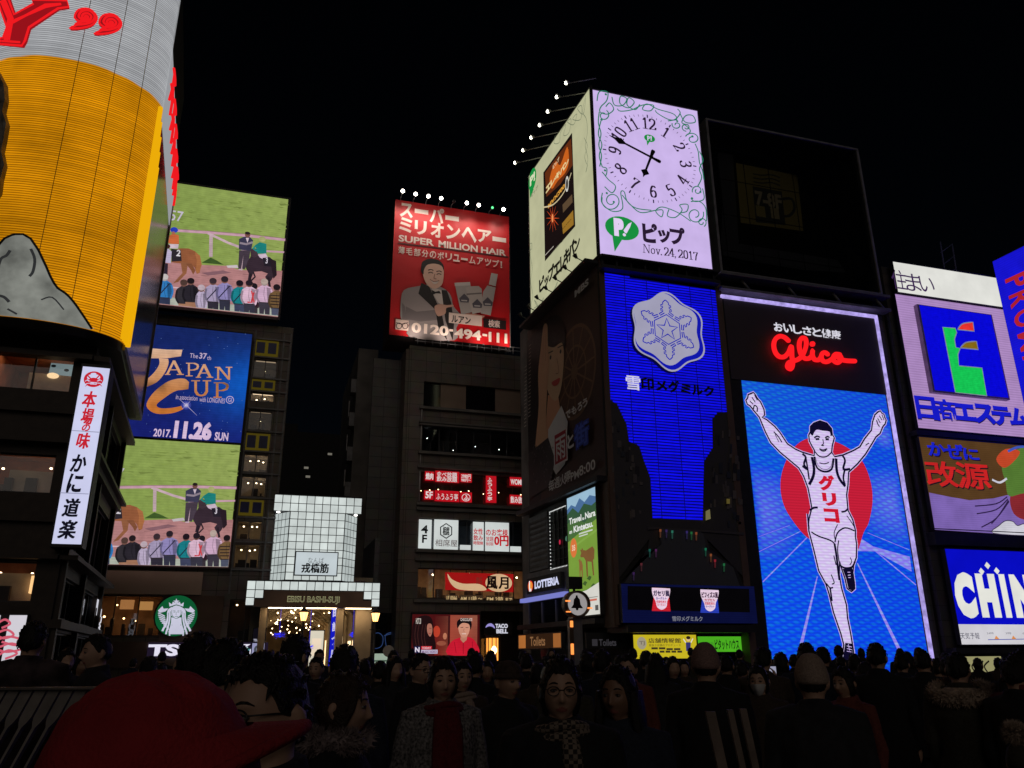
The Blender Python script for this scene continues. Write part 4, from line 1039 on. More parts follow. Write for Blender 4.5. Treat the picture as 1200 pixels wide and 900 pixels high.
for z0, z1 in ((W7[2] - 1.4, W7[2] - .3), (W6[2], W6[3]), (W6[2] - 1.1, W6[2] - .3), (W5[2], W5[3])): pipe.tube([RF.pt(ax0 - 0.12, z0, 0.12), RF.pt(ax0 - 0.12, z1, 0.12)], 0.05, 6)
pipe.build('drain_pipe', M['pale'], rb)
d_ = MB()
d_.pbox(RF, ax0, ax1, W7[2], W7[3], -0.35, -0.3); d_.build('window', M['darkglass'], rb)
for u0, u1 in ((0.15, 0.37), (0.63, 0.86)):
    bl = MB(); bl.pbox(RF, ax0 + u0 * 9.2, ax0 + u1 * 9.2, W7[2], W7[3], -0.28, -0.24); bl.build('blind', M['beige'], rb)
room(rb, RF, W6, 4, M['black'], [(0.07, 0.75, 0.4, 0.035), (0.42, 0.5, 0.3, 0.03), (0.60, 0.45, 0.3, 0.04), (0.72, 0.4, 0.4, 0.04), (0.28, .45, .6, .03)], M['white'], -0.41, 8, clutter=8, seed=41)
room(rb, RF, W5, 3.5, surf('grill_wall', (0.10, 0.05, 0.03), 0.6), [(0.02 + 0.075 * i, 0.45 + 0.1 * ((i * 7) % 3), 0.2 + 0.2 * (i % 3), 0.045) for i in range(11)], glow('grill_lamp', (1, 0.72, 0.3), 9), -0.41, 9, clutter=8, seed=42, wash=.5, top=.3)
room(rb, RF, W4, 3, M['black'], [], M['white'], -0.41, 9, seed=43)
room(rb, RF, W3, 3, surf('okonomi_wall', (0.45, 0.30, 0.17), 0.6), [(0.13, 0.85, 0.4, 0.09), (0.72, 0.8, 0.3, 0.08), (0.4, 0.95, 0.6, 0.07), (0.95, 0.85, 0.4, 0.08)], glow('okonomi_lamp', (1, 0.72, 0.4), 8), -0.41, 9, clutter=16, seed=44, wash=5, top=.3)
room(rb, RF, WT, 2.5, M['black'], [], M['white'], -0.41, 4, frame='black', seed=45)
cv = Canvas(RF.off(0.06), 0.002); cv.zoom(470, 540, 3.6)
WPOST = (200, 206, 204)
def wsign(bl, tr, bg, items, fn=None):
    cv = Canvas(RF.off(0.06), 0.002); cv.zoom(470, 540, 3.6); cv.rect(bl, tr, bg)
    for t, b, r_, c_, bo in items: cv.txt(t, b, r_, c_, bo)
    if fn: fn(cv)
    cv.build('window_sign', M['backlit'], rb)
rd = (178, 18, 30); wh = (216, 206, 204)
wsign((100, 83), (140, 46), rd, [('焼肉', (104, 78), (136, 52), wh, 0.03)]); wsign((143, 89), (246, 47), rd, [('食べ放題', (150, 66), (236, 50), wh, 0.02), ('飲み放題', (150, 86), (236, 69), wh, 0.02)]); wsign((249, 90), (299, 55), rd, [('2980円', (254, 73), (294, 58), wh, 0.02), ('980円～', (254, 88), (294, 76), wh, 0.02)])
wsign((96, 163), (138, 126), rd, [('5F', (102, 158), (134, 130), wh, 0.03)]); wsign((141, 170), (246, 129), rd, [('ふうふう亭', (148, 164), (240, 140), wh, 0.01)]); wsign((249, 174), (299, 134), rd, [('ふ', (264, 166), (286, 144), wh, 0.03)], lambda cv: cv.line([(274 + 17 * math.cos(i / 10 * math.pi), 155 + 15 * math.sin(i / 10 * math.pi)) for i in range(20)], 2.5, wh, True))
wsign((357, 176), (402, 65), rd, [(ch, (364, 88 + i * 20), (384, 72 + i * 20), wh, 0.02) for i, ch in enumerate('ふうふう亭')])
wsign((458, 105), (530, 72), rd, [('WOMEN', (462, 100), (526, 80), wh, 0.03)]); wsign((458, 182), (530, 146), rd, [('飲み放題', (462, 178), (526, 152), wh, 0.02)])
k1 = (18, 20, 20); rr = (186, 22, 34)
wsign((72, 369), (130, 249), WPOST, [('4', (84, 306), (114, 272), k1, 0.03), ('F', (88, 346), (110, 312), k1, 0.03)])
wsign((137, 372), (242, 251), WPOST, [('相席', (176, 314), (204, 278), k1, 0.03), ('相席屋', (144, 360), (238, 334), (60, 20, 22), 0.0)], lambda cv: cv.line([(190 + 27 * math.sin(i * math.pi / 3), 296 + 31 * math.cos(i * math.pi / 3)) for i in range(6)], 5, k1, True))
wsign((248, 375), (294, 356), WPOST, [])
wsign((302, 378), (349, 259), WPOST, [('女性', (305, 310), (345, 286), rr, 0.02), ('飲み', (305, 336), (345, 314), rr, 0.02), ('時間無', (305, 354), (346, 340), rr, 0.02)])
wsign((354, 381), (455, 262), WPOST, [('のお客様', (358, 316), (450, 290), rr, 0.02), ('放題', (358, 340), (390, 320), rr, 0.01), ('制限', (358, 358), (390, 344), rr, 0.01), ('0円', (394, 358), (452, 318), rr, 0.05)])
wsign((460, 384), (506, 362), WPOST, [])
cv = Canvas(RF.off(-0.22), 0.004); cv.zoom(470, 540, 3.6); kr = (150, 20, 20); kw = (206, 170, 130)
cv.q([(186, 470), (474, 478), (474, 555), (186, 545)], kr); cv.q(spline([(196, 476), (215, 500), (260, 518), (330, 520), (360, 545), (300, 548), (236, 540), (205, 510)], 4, True), kw)
cv.ell((412, 515), 60, 38, kw); cv.txt('風', (360, 540), (405, 488), (24, 14, 12), 0.05); cv.txt('月', (412, 540), (452, 492), (24, 14, 12), 0.05)
cv.txt('鶴橋', (316, 520), (342, 490), (110, 40, 30), 0.01)
cv.build('red_curtain', M['backlit'], rb)
cv = Canvas(RF.off(0.05), 0.002); cv.zoom(470, 540, 3.6)
for t, b, r_ in (('1F 0066', (192, 588), (236, 570)), ('AM 11時 ～', (250, 590), (342, 572)), ('PM 2時', (362, 592), (430, 574)), ('まで', (440, 592), (468, 578))):
    cv.rect((b[0] - 4, b[1] + 4), (r_[0] + 4, r_[1] - 4), (60, 44, 30)); cv.txt(t, b, r_, (200, 170, 120), 0.02)
cv.build('opening_hours', M['backlit'], rb)
# left flank of the office building: dark glass with pale curved shapes
fl = MB(); fl.pbox(RL, -6.6, -1.9, 9, 24, 0.0, 0.05); fl.build('flank_glass', M['darkglass'], rb)
sh_ = surf('pale_mural', (0.26, 0.3, 0.25), 0.5, scale=0.5, var=0.6)
mu = MB(); mc = Canvas(RL.off(0.07), 0.01); mc.zoom(410, 380, 5)
for pts in (((330, 300), (330, 380), (280, 440), (275, 400), (310, 350)), ((225, 380), (260, 390), (268, 440), (255, 500), (225, 495)), ((225, 505), (255, 505), (265, 560), (255, 610), (222, 640)), ((205, 780), (250, 800), (320, 770), (318, 850), (270, 900), (215, 880)), ((215, 640), (250, 640), (240, 700), (260, 760), (212, 770)), ((300, 380), (332, 380), (326, 640), (316, 740), (300, 740))):
    mc.q(list(pts), (120, 130, 116))
mc.build('mural', M['ink'], rb)
co = MB()
for a in (-12.9, -6.9, -1.5): co.pbox(RL, a, a + 1.1 if a < -5 else a + 1.4, 0, 24.3, 0.0, 0.25)
for z in range(3, 24, 3): co.pbox(RL, -6.6, -1.9, z, z + 0.08, 0.02, 0.1)
co.build('column', M['stone'], rb)
t_ = thing('roof_lamp_strip', 'low parapet clutter of pipes and rails on the office roof under the red billboard', 'roof rail', (14, 57.6, 24.6))
c = MB()
for i in range(14): c.tube([(10 + i * 0.6, 57.7, 24.6), (10 + i * 0.6, 57.7, 25.2)], 0.04, 5)
c.tube([(9.8, 57.7, 25.2), (18.4, 57.7, 25.2)], 0.05, 6); c.tube([(9.8, 57.7, 24.9), (18.4, 57.7, 24.9)], 0.04, 6); c.build('rail', M['grey'], t_)
# ------------------------------------------------------------------- red billboard, lit by lamps
BF = front(57.5)
q0, q1 = BF.hit(456, 392), BF.hit(596.5, 254)
ra0, ra1, rz0, rz1 = q0[0], q1[0], q0[1], q1[1]
t_ = thing('red_billboard', 'large red hair-product billboard with a smiling man in grey tuxedo and a phone number', 'billboard', (12, 57.5, rz0))
b = MB(); b.pbox(BF, ra0, ra1, rz0, rz1, -3.6, -0.02); b.build('casing', surf('billboard_casing', (0.06, 0.045, 0.045), 0.6), t_)
f = MB(); f.pbox(BF, ra1 + 0.02, ra1 + 0.25, rz0, rz1 - 0.4, -1.2, -0.9)
for k in range(12):
    z = rz0 + (rz1 - rz0 - 0.5) * k / 12; f.tube([BF.pt(ra1, z, -0.3), BF.pt(ra1 + 0.3, z + 0.9, -1.0)], 0.03, 4)
f.tube([BF.pt(ra1 + 0.35, rz0, -1.0), BF.pt(ra1 + 0.35, rz1 - 0.3, -1.0)], 0.05, 6)
f.build('side_truss', M['grey'], t_)
cv = Canvas(BF, 0.0015); cv.zoom(450, 220, 4.737)
cv.raw([(ra0, rz0), (ra1, rz0), (ra1, rz1), (ra0, rz1)], [(0, 1, 2, 3)], (206, 8, 20))
cr = (244, 226, 216)
for ch, bl, tr in (('ス', (86, 160), (162, 92)), ('ー', (170, 140), (246, 126)), ('パ', (252, 190), (334, 118)), ('ー', (340, 178), (416, 162)),
                   ('ミ', (82, 242), (158, 172)), ('リ', (168, 256), (238, 188)), ('オ', (258, 272), (332, 200)), ('ン', (344, 282), (424, 212)), ('ヘ', (430, 296), (514, 226)), ('ア', (520, 300), (596, 240)), ('ー', (602, 296), (678, 280))):
    cv.txt(ch, bl, tr, cr, 0.035)
cv.txt('SUPER', (80, 298), (278, 288), cr, 0.03); cv.txt('MILLION', (302, 330), (520, 322), cr, 0.03); cv.txt('HAIR', (538, 362), (678, 347), cr, 0.03)
cv.line([(76, 308), (400, 348), (690, 386)], 7, (70, 10, 14))
for i, ch in enumerate('薄毛部分のボリュームアップ！'):
    x = 78 + i * 43.6; y = 366 + i * 6.2
    cv.txt(ch, (x, y), (x + (37 if ch != '！' else 10), y - (36 if ch != 'ー' else 4)) if ch != 'ー' else (x + 37, y - 18), cr, 0.02) if ch != 'ー' else cv.txt(ch, (x, y - 14), (x + 37, y - 21), cr, 0.02)
# man in tuxedo
gy = (156, 146, 146); g2 = (122, 114, 116)
cv.q(spline([(95, 740), (92, 640), (110, 570), (190, 548), (260, 540), (330, 560), (370, 600), (385, 660), (430, 720), (400, 780), (390, 850), (140, 830), (140, 760)], 3, True), gy)
cv.q([(120, 660), (180, 690), (280, 680), (300, 735), (200, 745), (120, 730)], g2); cv.q([(100, 640), (116, 660), (124, 730), (100, 730)], g2)
cv.q([(262, 552), (330, 575), (335, 660), (300, 640), (270, 590)], (206, 196, 190))
cv.q([(206, 530), (250, 550), (320, 700), (350, 850), (300, 780), (285, 680), (190, 590)], (30, 24, 26)); cv.q([(318, 570), (348, 572), (372, 640), (388, 760), (380, 850), (340, 740)], (34, 28, 30))
cv.q([(262, 568), (284, 580), (306, 574), (316, 590), (288, 588), (270, 596)], (20, 16, 18))
cv.q(spline([(214, 455), (222, 510), (250, 552), (285, 562), (320, 540), (330, 490), (326, 440), (290, 420), (240, 424)], 4, True), (226, 184, 164))
cv.q(spline([(206, 470), (205, 440), (214, 412), (250, 397), (300, 404), (328, 430), (330, 462), (318, 436), (280, 424), (240, 430), (222, 456), (218, 482)], 4, True), (22, 18, 18))
for x, y in ((258, 474), (304, 482)): cv.line([(x - 13, y + 2), (x, y - 3), (x + 13, y + 3)], 4, (40, 24, 22), smooth=3); cv.line([(x - 14, y - 14), (x + 2, y - 18), (x + 15, y - 12)], 4, (40, 24, 22), smooth=3)
cv.line([(282, 480), (276, 504), (290, 508)], 3, (150, 104, 90), smooth=3); cv.q(spline([(258, 514), (276, 526), (302, 522), (290, 536), (272, 534)], 3, True), (226, 210, 200)); cv.line([(254, 510), (276, 524), (306, 518)], 3, (120, 60, 54), smooth=3)
cv.q(spline([(280, 660), (310, 648), (345, 654), (380, 652), (382, 662), (345, 670), (340, 700), (300, 716), (284, 690)], 3, True), (206, 160, 142))
# bottles
cv.q([(390, 530), (476, 526), (500, 690), (428, 708)], (176, 168, 164)); cv.q([(390, 530), (476, 526), (478, 545), (392, 548)], (206, 198, 194))
cv.q([(452, 560), (470, 550), (524, 548), (540, 564), (552, 690), (490, 704)], (188, 178, 172)); cv.q([(456, 590), (540, 584), (541, 592), (457, 598)], (120, 112, 110))
cv.q([(594, 476), (630, 482), (618, 550), (580, 540)], (196, 188, 184)); cv.q([(572, 545), (618, 556), (590, 712), (536, 700), (548, 580)], (180, 172, 168))
for x, y in ((444, 620), (516, 650), (574, 640)): cv.q([(x - 28, y - 4), (x, y - 30), (x + 28, y), (x + 24, y + 20), (x - 22, y + 18)], (86, 82, 92)); cv.line([(x - 16, y + 8), (x + 16, y + 10)], 7, (190, 184, 182))
cv.q([(400, 715), (470, 700), (560, 714), (540, 730), (420, 726)], (206, 150, 132))
cv.rect((358, 752), (542, 716), (236, 214, 204)); cv.txt('ルアン', (372, 750), (480, 722), (30, 18, 18), 0.03)
cv.rect((550, 778), (676, 742), (34, 20, 22)); cv.txt('検索', (578, 774), (640, 742), (230, 208, 200), 0.03)
cv.rect((62, 790), (136, 740), (230, 206, 196))
for x in (82, 116): cv.line([(x + 15 * math.cos(i / 8 * math.pi), 770 + 16 * math.sin(i / 8 * math.pi)) for i in range(16)], 4, (60, 40, 40), True)
cv.line([(66, 752), (98, 760), (132, 752)], 4, (60, 40, 40), smooth=3)
for i, (t0, bl, tr) in enumerate((('0120', (150, 806), (358, 772)), ('-', (360, 800), (382, 790)), ('494', (388, 838), (538, 797)), ('-', (544, 826), (570, 816)), ('111', (578, 858), (682, 814)))):
    cv.txt(t0, bl, tr, cr, 0.04)
cv.build('poster', M['ink'], t_)
bulb = glow('flood_bulb', (1.0, 0.86, 0.74), 14.0); gbulb = glow('green_bulb', (0.1, 0.8, 0.25), 2.5)
for i, (px, py) in enumerate(((472, 224), (487, 227.5), (502, 230), (517, 232.5), (532, 236), (547, 238), (561, 240.5), (577, 243.5), (590, 245.5))):
    h = front(56.3).hit(px, py); a = h[0]; z = h[1]
    lab = ['first flood lamp from the left above the red billboard', 'second flood lamp from the left above the red billboard', 'third flood lamp from the left above the red billboard', 'fourth flood lamp from the left above the red billboard', 'unlit flood lamp in the middle above the red billboard', 'lit flood lamp just right of the unlit one above the red billboard', 'lit flood lamp left of the green one above the red billboard', 'small green lamp above the red billboard', 'last flood lamp at the right end above the red billboard'][i]
    l = thing('flood_lamp', lab, 'lamp', (a, 57.4, z), 'lamps above the red billboard')
    m_ = MB(); m_.tube([(a, 57.45, rz1 - 0.1), (a, 57.3, rz1 + 0.1), (a, 56.4, z - 0.05)], 0.025, 6); m_.tube([(a, 56.42, z + 0.16), (a, 56.3, z + 0.02)], [0.06, 0.13], 8); m_.build('arm', M['grey'], l)
    u = MB(); u.ball((a, 56.28, z), 0.15 if i != 7 else 0.1, 10); u.build('bulb', bulb if i not in (4, 7) else (M['steel'] if i == 4 else gbulb), l)
    if i not in (4, 7):
        ld = bpy.data.lights.new('flood_light', 'SPOT'); ld.energy = 215; ld.spot_size = R(120); ld.spot_blend = 0.9; ld.color = (1.0, 0.86, 0.76); ld.shadow_soft_size = 0.1
        lo = bpy.data.objects.new('flood_light', ld); COL.objects.link(lo); lo.parent = l
        lo.location = Vector((a, 55.9, z + 0.1)) - l.location
        lo.rotation_euler = Vector((0, 1.0, -3.6)).to_track_quat('-Z', 'Y').to_euler()
for i, a in enumerate((9.5, 12.2, 15.0, 17.2)):
    l = thing('ledge_lamp', ['first small uplight below the left edge of the red billboard', 'second small uplight below the tuxedo on the red billboard', 'third small uplight below the phone number', 'last small uplight below the right end of the red billboard'][i], 'lamp', (a, 56.6, rz0 - 0.5), 'uplights below the red billboard')
    m_ = MB(); m_.tube([(a, 57.4, rz0 - 0.3), (a, 56.5, rz0 - 0.55)], 0.03, 6); m_.tube([(a, 56.45, rz0 - 0.62), (a, 56.52, rz0 - 0.44)], [0.07, 0.12], 8); m_.build('arm', M['steel'], l)
    ld = bpy.data.lights.new('uplight', 'SPOT'); ld.energy = 140; ld.spot_size = R(130); ld.spot_blend = 0.9; ld.color = (1.0, 0.82, 0.7); ld.shadow_soft_size = 0.1
    lo = bpy.data.objects.new('uplight', ld); COL.objects.link(lo); lo.parent = l; lo.location = Vector((a, 56.3, rz0 - 0.4)) - l.location
    lo.rotation_euler = Vector((0, 1.0, 1.6)).to_track_quat('-Z', 'Y').to_euler()

# ------------------------------------------------------------------- video screen with two people
DB = (RF.hit(481, 760)[0], RF.hit(560.5, 760)[0], RF.hit(520, 768.5)[1], RF.hit(481, 720)[1])
t_, fp = signbox('video_screen', 'low video screen showing a man in a red shirt and a long-haired woman', RF, *DB, 0.3, 'black', 'screen', 0.12)
cv = Canvas(fp, 0.001); cv.zoom(470, 540, 3.6)
cv.raw([(DB[0], DB[2]), (DB[1], DB[2]), (DB[1], DB[3]), (DB[0], DB[3])], [(0, 1, 2, 3)], (70, 16, 18))
cv.grad((140, 820), (200, 655), [(120, 30, 26), (130, 60, 44), (100, 50, 40), (70, 20, 20)]); cv.grad((205, 815), (322, 652), [(170, 70, 54), (150, 60, 48), (140, 84, 66), (150, 70, 54)])
cv.rect((196, 800), (206, 656), (60, 24, 24)); cv.ell((150, 720), 16, 24, (180, 60, 40)); cv.ell((185, 740), 9, 14, (190, 120, 90)); cv.ell((170, 770), 22, 10, (150, 80, 60))
cv.q(spline([(60, 800), (46, 720), (60, 670), (100, 652), (130, 668), (138, 730), (142, 800)], 4, True), (30, 14, 16)); cv.q(spline([(112, 690), (128, 690), (132, 720), (122, 742), (110, 720)], 4, True), (170, 110, 92))
cv.line([(118, 706), (128, 707)], 2, (40, 20, 20)); cv.line([(116, 728), (126, 729)], 2.4, (150, 40, 44))
for x in (64, 76, 92, 104): cv.line([(x, 690), (x - 6, 740), (x + 4, 800)], 2.5, (64, 34, 32), smooth=4)
cv.q(spline([(196, 818), (206, 770), (240, 748), (290, 744), (318, 770), (324, 818)], 3, True), (196, 26, 48)); cv.line([(262, 752), (262, 815)], 3, (140, 12, 30)); cv.line([(225, 765), (232, 810)], 3, (150, 14, 34)); cv.line([(300, 762), (302, 810)], 3, (150, 14, 34))
cv.q([(252, 735), (280, 735), (276, 756), (262, 768), (250, 754)], (190, 128, 104)); cv.q(spline([(242, 690), (246, 728), (264, 748), (284, 730), (290, 690), (266, 672)], 4, True), (204, 142, 118))
cv.q(spline([(238, 706), (236, 678), (258, 664), (288, 666), (298, 690), (292, 712), (286, 690), (262, 684), (248, 692)], 4, True), (24, 14, 18)); cv.line([(250, 704), (262, 703)], 2.4, (50, 24, 24)); cv.line([(272, 704), (284, 704)], 2.4, (50, 24, 24)); cv.line([(256, 730), (274, 730)], 3, (226, 200, 190)); cv.line([(266, 706), (263, 720), (269, 721)], 1.6, (150, 90, 74))
cv.rect((54, 812), (82, 782), (24, 24, 60)); cv.txt('N', (58, 808), (78, 786), (220, 210, 226), 0.04); cv.rect((84, 796), (130, 782), (200, 40, 50)); cv.txt('TODAY', (88, 794), (126, 785), (220, 200, 206), 0.02); cv.rect((84, 814), (154, 797), (190, 180, 204)); cv.txt('MUSIC VIDEO', (88, 811), (150, 801), (120, 90, 130), 0.02)
cv.txt('HOT 20', (62, 688), (84, 664), (210, 200, 190), 0.02); cv.txt('CHOCOLATE', (250, 676), (300, 664), (220, 200, 190), 0.02)
cv.build('display', M['led'], t_)
# taco sign
pl = RF.off(0.1); t_ = thing('taco_sign', 'small white TACO BELL sign with a bell over a dark entrance', 'sign', tuple(pl.pt(16.5, 4.0)))
cv = Canvas(pl.off(0.08), 0.002); cv.zoom(470, 540, 3.6)
cv.txt('TACO', (398, 706), (450, 688), (206, 206, 220), 0.05); cv.txt('BELL', (402, 728), (450, 710), (206, 206, 220), 0.05); cv.q(spline([(356, 704), (364, 690), (380, 686), (392, 696), (396, 708), (384, 700), (370, 698)], 3, True), (150, 140, 206)); cv.build('lettering', M['backlit'], t_)
b = MB(); h0, h1 = pl.hit(567, 744), pl.hit(600, 729); b.pbox(pl, h0[0], h1[0], h0[1], h1[1], -0.05, 0.05); b.build('backing', M['black'], t_)
# wall lantern
h = front(57.3).hit(577, 761); t_ = thing('wall_lantern', 'glowing barred wall lantern below the TACO sign', 'lamp', (h[0], 57.3, h[1] - 0.9))
b = MB(); b.tube([(h[0], 57.3, h[1] - 0.75), (h[0], 57.3, h[1] + 0.75)], 0.42, 12); b.build('lamp_glass', glow('lantern_amber', (1.0, 0.36, 0.06), 1.6), t_)
b = MB(); b.ball((h[0], 56.86, h[1] - 0.05), 0.22, 10, 0, (1, 0.4, 1.3)); b.build('flame', glow('lantern_core', (1.0, 0.72, 0.3), 5.0), t_)
c = MB()
for k in range(10):
    an = k * math.pi / 5; c.tube([(h[0] + 0.47 * math.cos(an), 57.3 + 0.47 * math.sin(an), h[1] - 0.85), (h[0] + 0.47 * math.cos(an), 57.3 + 0.47 * math.sin(an), h[1] + 0.85)], 0.035, 5)
c.tube([(h[0], 57.3, h[1] + 0.8), (h[0], 57.3, h[1] + 0.95)], 0.5, 12); c.tube([(h[0], 57.3, h[1] - 0.95), (h[0], 57.3, h[1] - 0.8)], 0.5, 12); c.tube([(h[0], 57.6, h[1] - 0.8), (h[0], 57.95, h[1] - 0.8)], 0.06, 6); c.build('cage', M['steel'], t_)
# dark shop corner between gate and office: blue neon outline, disc, low white sign
pl = front(59.5)
t_ = thing('shop_corner', 'unlit dark shop front between the arcade gate and the office building', 'building', (8, 59.9, 0))
w = MB(); w.box(6.95, 9.4, 60, 60.3, 0, 24); w.box(6.95, 7.25, 53.8, 60, 0, 9); w.build('wall', M['tile_dark'], t_)
g = MB(); g.box(7.3, 9.3, 59.9, 59.95, 0.2, 4.5); g.build('window', M['darkglass'], t_)
cv = Canvas(pl, 0.003); cv.zoom(250, 700, 3)
for pts in ([(556, 170), (560, 135), (580, 125), (596, 140), (592, 170), (570, 180), (556, 170)], [(610, 185), (604, 140), (615, 126), (640, 122)], [(600, 135), (640, 124)]):
    cv.line(pts, 2.6, (40, 58, 96), smooth=5)
cv.build('neon_outline', M['backlit'], t_)
a = front(50).hit(455, 763); t_ = thing('disc_sign', 'small grey disc traffic sign on a thin pole right of the arcade', 'sign', (a[0], 50, 0))
p = MB(); p.tube([(a[0], 50, 0), (a[0], 50, a[1] + 0.3)], 0.035, 8); p.build('pole', M['grey'], t_)
p = MB(); p.tube([(a[0], 49.94, a[1]), (a[0], 49.9, a[1])], 0.33, 24); p.build('disc', M['pale'], t_)
t_, fp = signbox('low_sign', 'low pale green lit shop sign strip just above the crowd', front(59), 7.35, 9.2, 0.9, 1.75, 0.15, 'steel', 'sign', 0.03)
cv = Canvas(fp, 0.002); cv.raw([(7.37, .92), (9.18, .92), (9.18, 1.73), (7.37, 1.73)], [(0, 1, 2, 3)], (150, 166, 150)); cv.raw([(7.37, 1.2), (9.18, 1.2), (9.18, 1.3), (7.37, 1.3)], [(0, 1, 2, 3)], (60, 80, 66)); cv.build('display', M['backlit'], t_)
# neighbouring slab with small balconies at its corner, far dark towers
t_ = thing('narrow_building', 'narrow dark building with stacked small balcony boxes left of the office building', 'building', (7, 66, 0))
w = MB(); w.box(6.3, 8.0, 66, 80, 0, 27); w.build('wall', M['concrete'], t_)
for z in (8, 11, 14, 17, 20, 23): b = MB(); b.box(5.85, 6.3, 66.2, 67.4, z, z + 1.2); b.build('balcony', M['grey'], t_)
p = MB()
for z in (8.9, 11.9, 14.9, 17.9, 20.9): p.box(5.78, 5.84, 66.5, 67.0, z, z + 1.4)
p.build('small_sign', M['pale'], t_)
DW = surf('far_tower', (0.015, 0.015, 0.017), 0.8)
for (x, y, wd, h, lab, lights) in ((-2, 190, 26, 52, 'far dark tower with a few lit windows above the arcade gate', [(0.35, 0.83), (0.37, 0.79), (0.8, 0.86), (0.84, 0.8), (0.86, 0.76), (0.7, 0.8), (0.72, 0.74), (0.55, 0.9)]), (26, 230, 22, 48, 'far dark tower behind the narrow building', [(0.1, 0.95), (0.3, 0.9)])):
    t_ = thing('far_tower', lab, 'building', (x + wd / 2, y, 0)); w = MB(); w.box(x, x + wd, y, y + 16, 0, h); w.box(x + 3, x + 7, y + 2, y + 6, h, h + 2.4); w.build('wall', DW, t_)
    l = MB()
    for u, v in lights: l.box(x + u * wd, x + u * wd + 1.0, y - 0.1, y - 0.02, v * h, v * h + 0.5)
    l.build('window', glow('far_window', (0.6, 0.55, 0.45), 0.25), t_)
# ------------------------------------------------------------------- corner building (clock tower)
RP = front(36); LP = face_left(16.0, 36)
cb = thing('corner_building', 'tall corner building that carries the clock and the blue neon panel', 'building', (19, 36, 0))
w = MB(); BK = front(36.35)
LPb = face_left(16.22, 36)
w.rings([[LPb.pt(0.0, z, 0).to_tuple()[:2] + (z,) if False else (16.35, 36.35, z), (23.3, 36.35, z), (23.3, 49, z), (15.65, 49, z), (15.65, 47.9, z)] for z in (2.9, 22.0)])
w.rings([[(17.2, 37.8, z), (23.3, 37.8, z), (23.3, 49, z), (16.4, 49, z), (16.4, 47.9, z)] for z in (0, 2.898)])
w.build('wall', M['tile_dark'], cb)
p = MB(); p.box(15.45, 16.05, 46.9, 48.4, 0, 22.5); p.build('pillar', M['concrete'], cb)
p = MB(); p.pbox(RP, 16.05, 16.32, 2.9, 22.0, -0.9, 0.05); p.pbox(LP, -1.0, -0.02, 2.8, 10.0, -0.2, 0.02); p.pbox(RP, 23.12, 23.5, 0, 21.5, -0.9, 0.02); p.build('corner_trim', M['brown'], cb)
c = MB(); c.pbox(RP, 16.1, 23.4, 21.25, 22.2, -0.33, -0.1); c.pbox(RP, 16.0, 23.2, 21.3, 21.5, -0.09, 0.5); c.pbox(RP, 16.0, 23.2, 22.0, 22.12, -0.09, 0.5)
for i in range(9): c.pbox(RP, 16.1 + i * 0.85, 16.2 + i * 0.85, 21.5, 22.0, 0.1, 0.25)
c.build('catwalk', M['steel'], cb); c = MB(); c.pbox(LP, -10, 0, 21.75, 21.95, 0.02, 0.8); c.build('catwalk', M['steel'], cb); c = MB(); c.pbox(LP, -11.4, 0, 9.75, 10.0, 0.02, 0.6); c.build('ledge', M['steel'], cb)
c = MB(); c.pbox(RP, 16.4, 23.2, 2.55, 2.9, -1.8, 0.6); c.pbox(LP, -11.6, -1.05, 3.0, 3.25, 0.02, 0.5); c.build('canopy', M['steel'], cb)
# ---- clock
CB = (16.12, 23.06, 22.34, 33.2)
ck = thing('clock', 'giant white clock face with black numerals, green scrollwork and the date Nov. 24, 2017', 'clock', (19.5, 36, CB[2]))
b = MB(); b.rings([[(16.14, 36.03, z), (23.05, 36.03, z), (23.05, 38.5, z), (16.0, 38.5, z)] for z in (CB[2] - 0.02, CB[3] - 0.05)]); b.build('casing', M['steel'], ck)
f = MB()
f.pbox(RP, 16.02, 16.12, 22.24, 33.3, -0.1, 0.06); f.pbox(RP, 23.06, 23.14, 22.24, 33.3, -0.1, 0.06); f.pbox(RP, 16.12, 23.06, 33.2, 33.28, -0.1, 0.06); f.pbox(RP, 16.12, 23.06, 22.26, 22.34, -0.1, 0.06)
f.build('frame', M['steel'], ck)
cv = Canvas(RP.off(0.0), 0.0006); cv.raw([(CB[0], CB[2]), (CB[1], CB[2]), (CB[1], CB[3]), (CB[0], CB[3])], [(0, 1, 2, 3)], (202, 180, 232))
cv.build('face', M['backlit'], ck)
cv = Canvas(RP.off(0.004), 0.0004); cv.zoom(685, 95, 3.913)
O_ = cv.S((302, 352)); KD = (40, 26, 48)
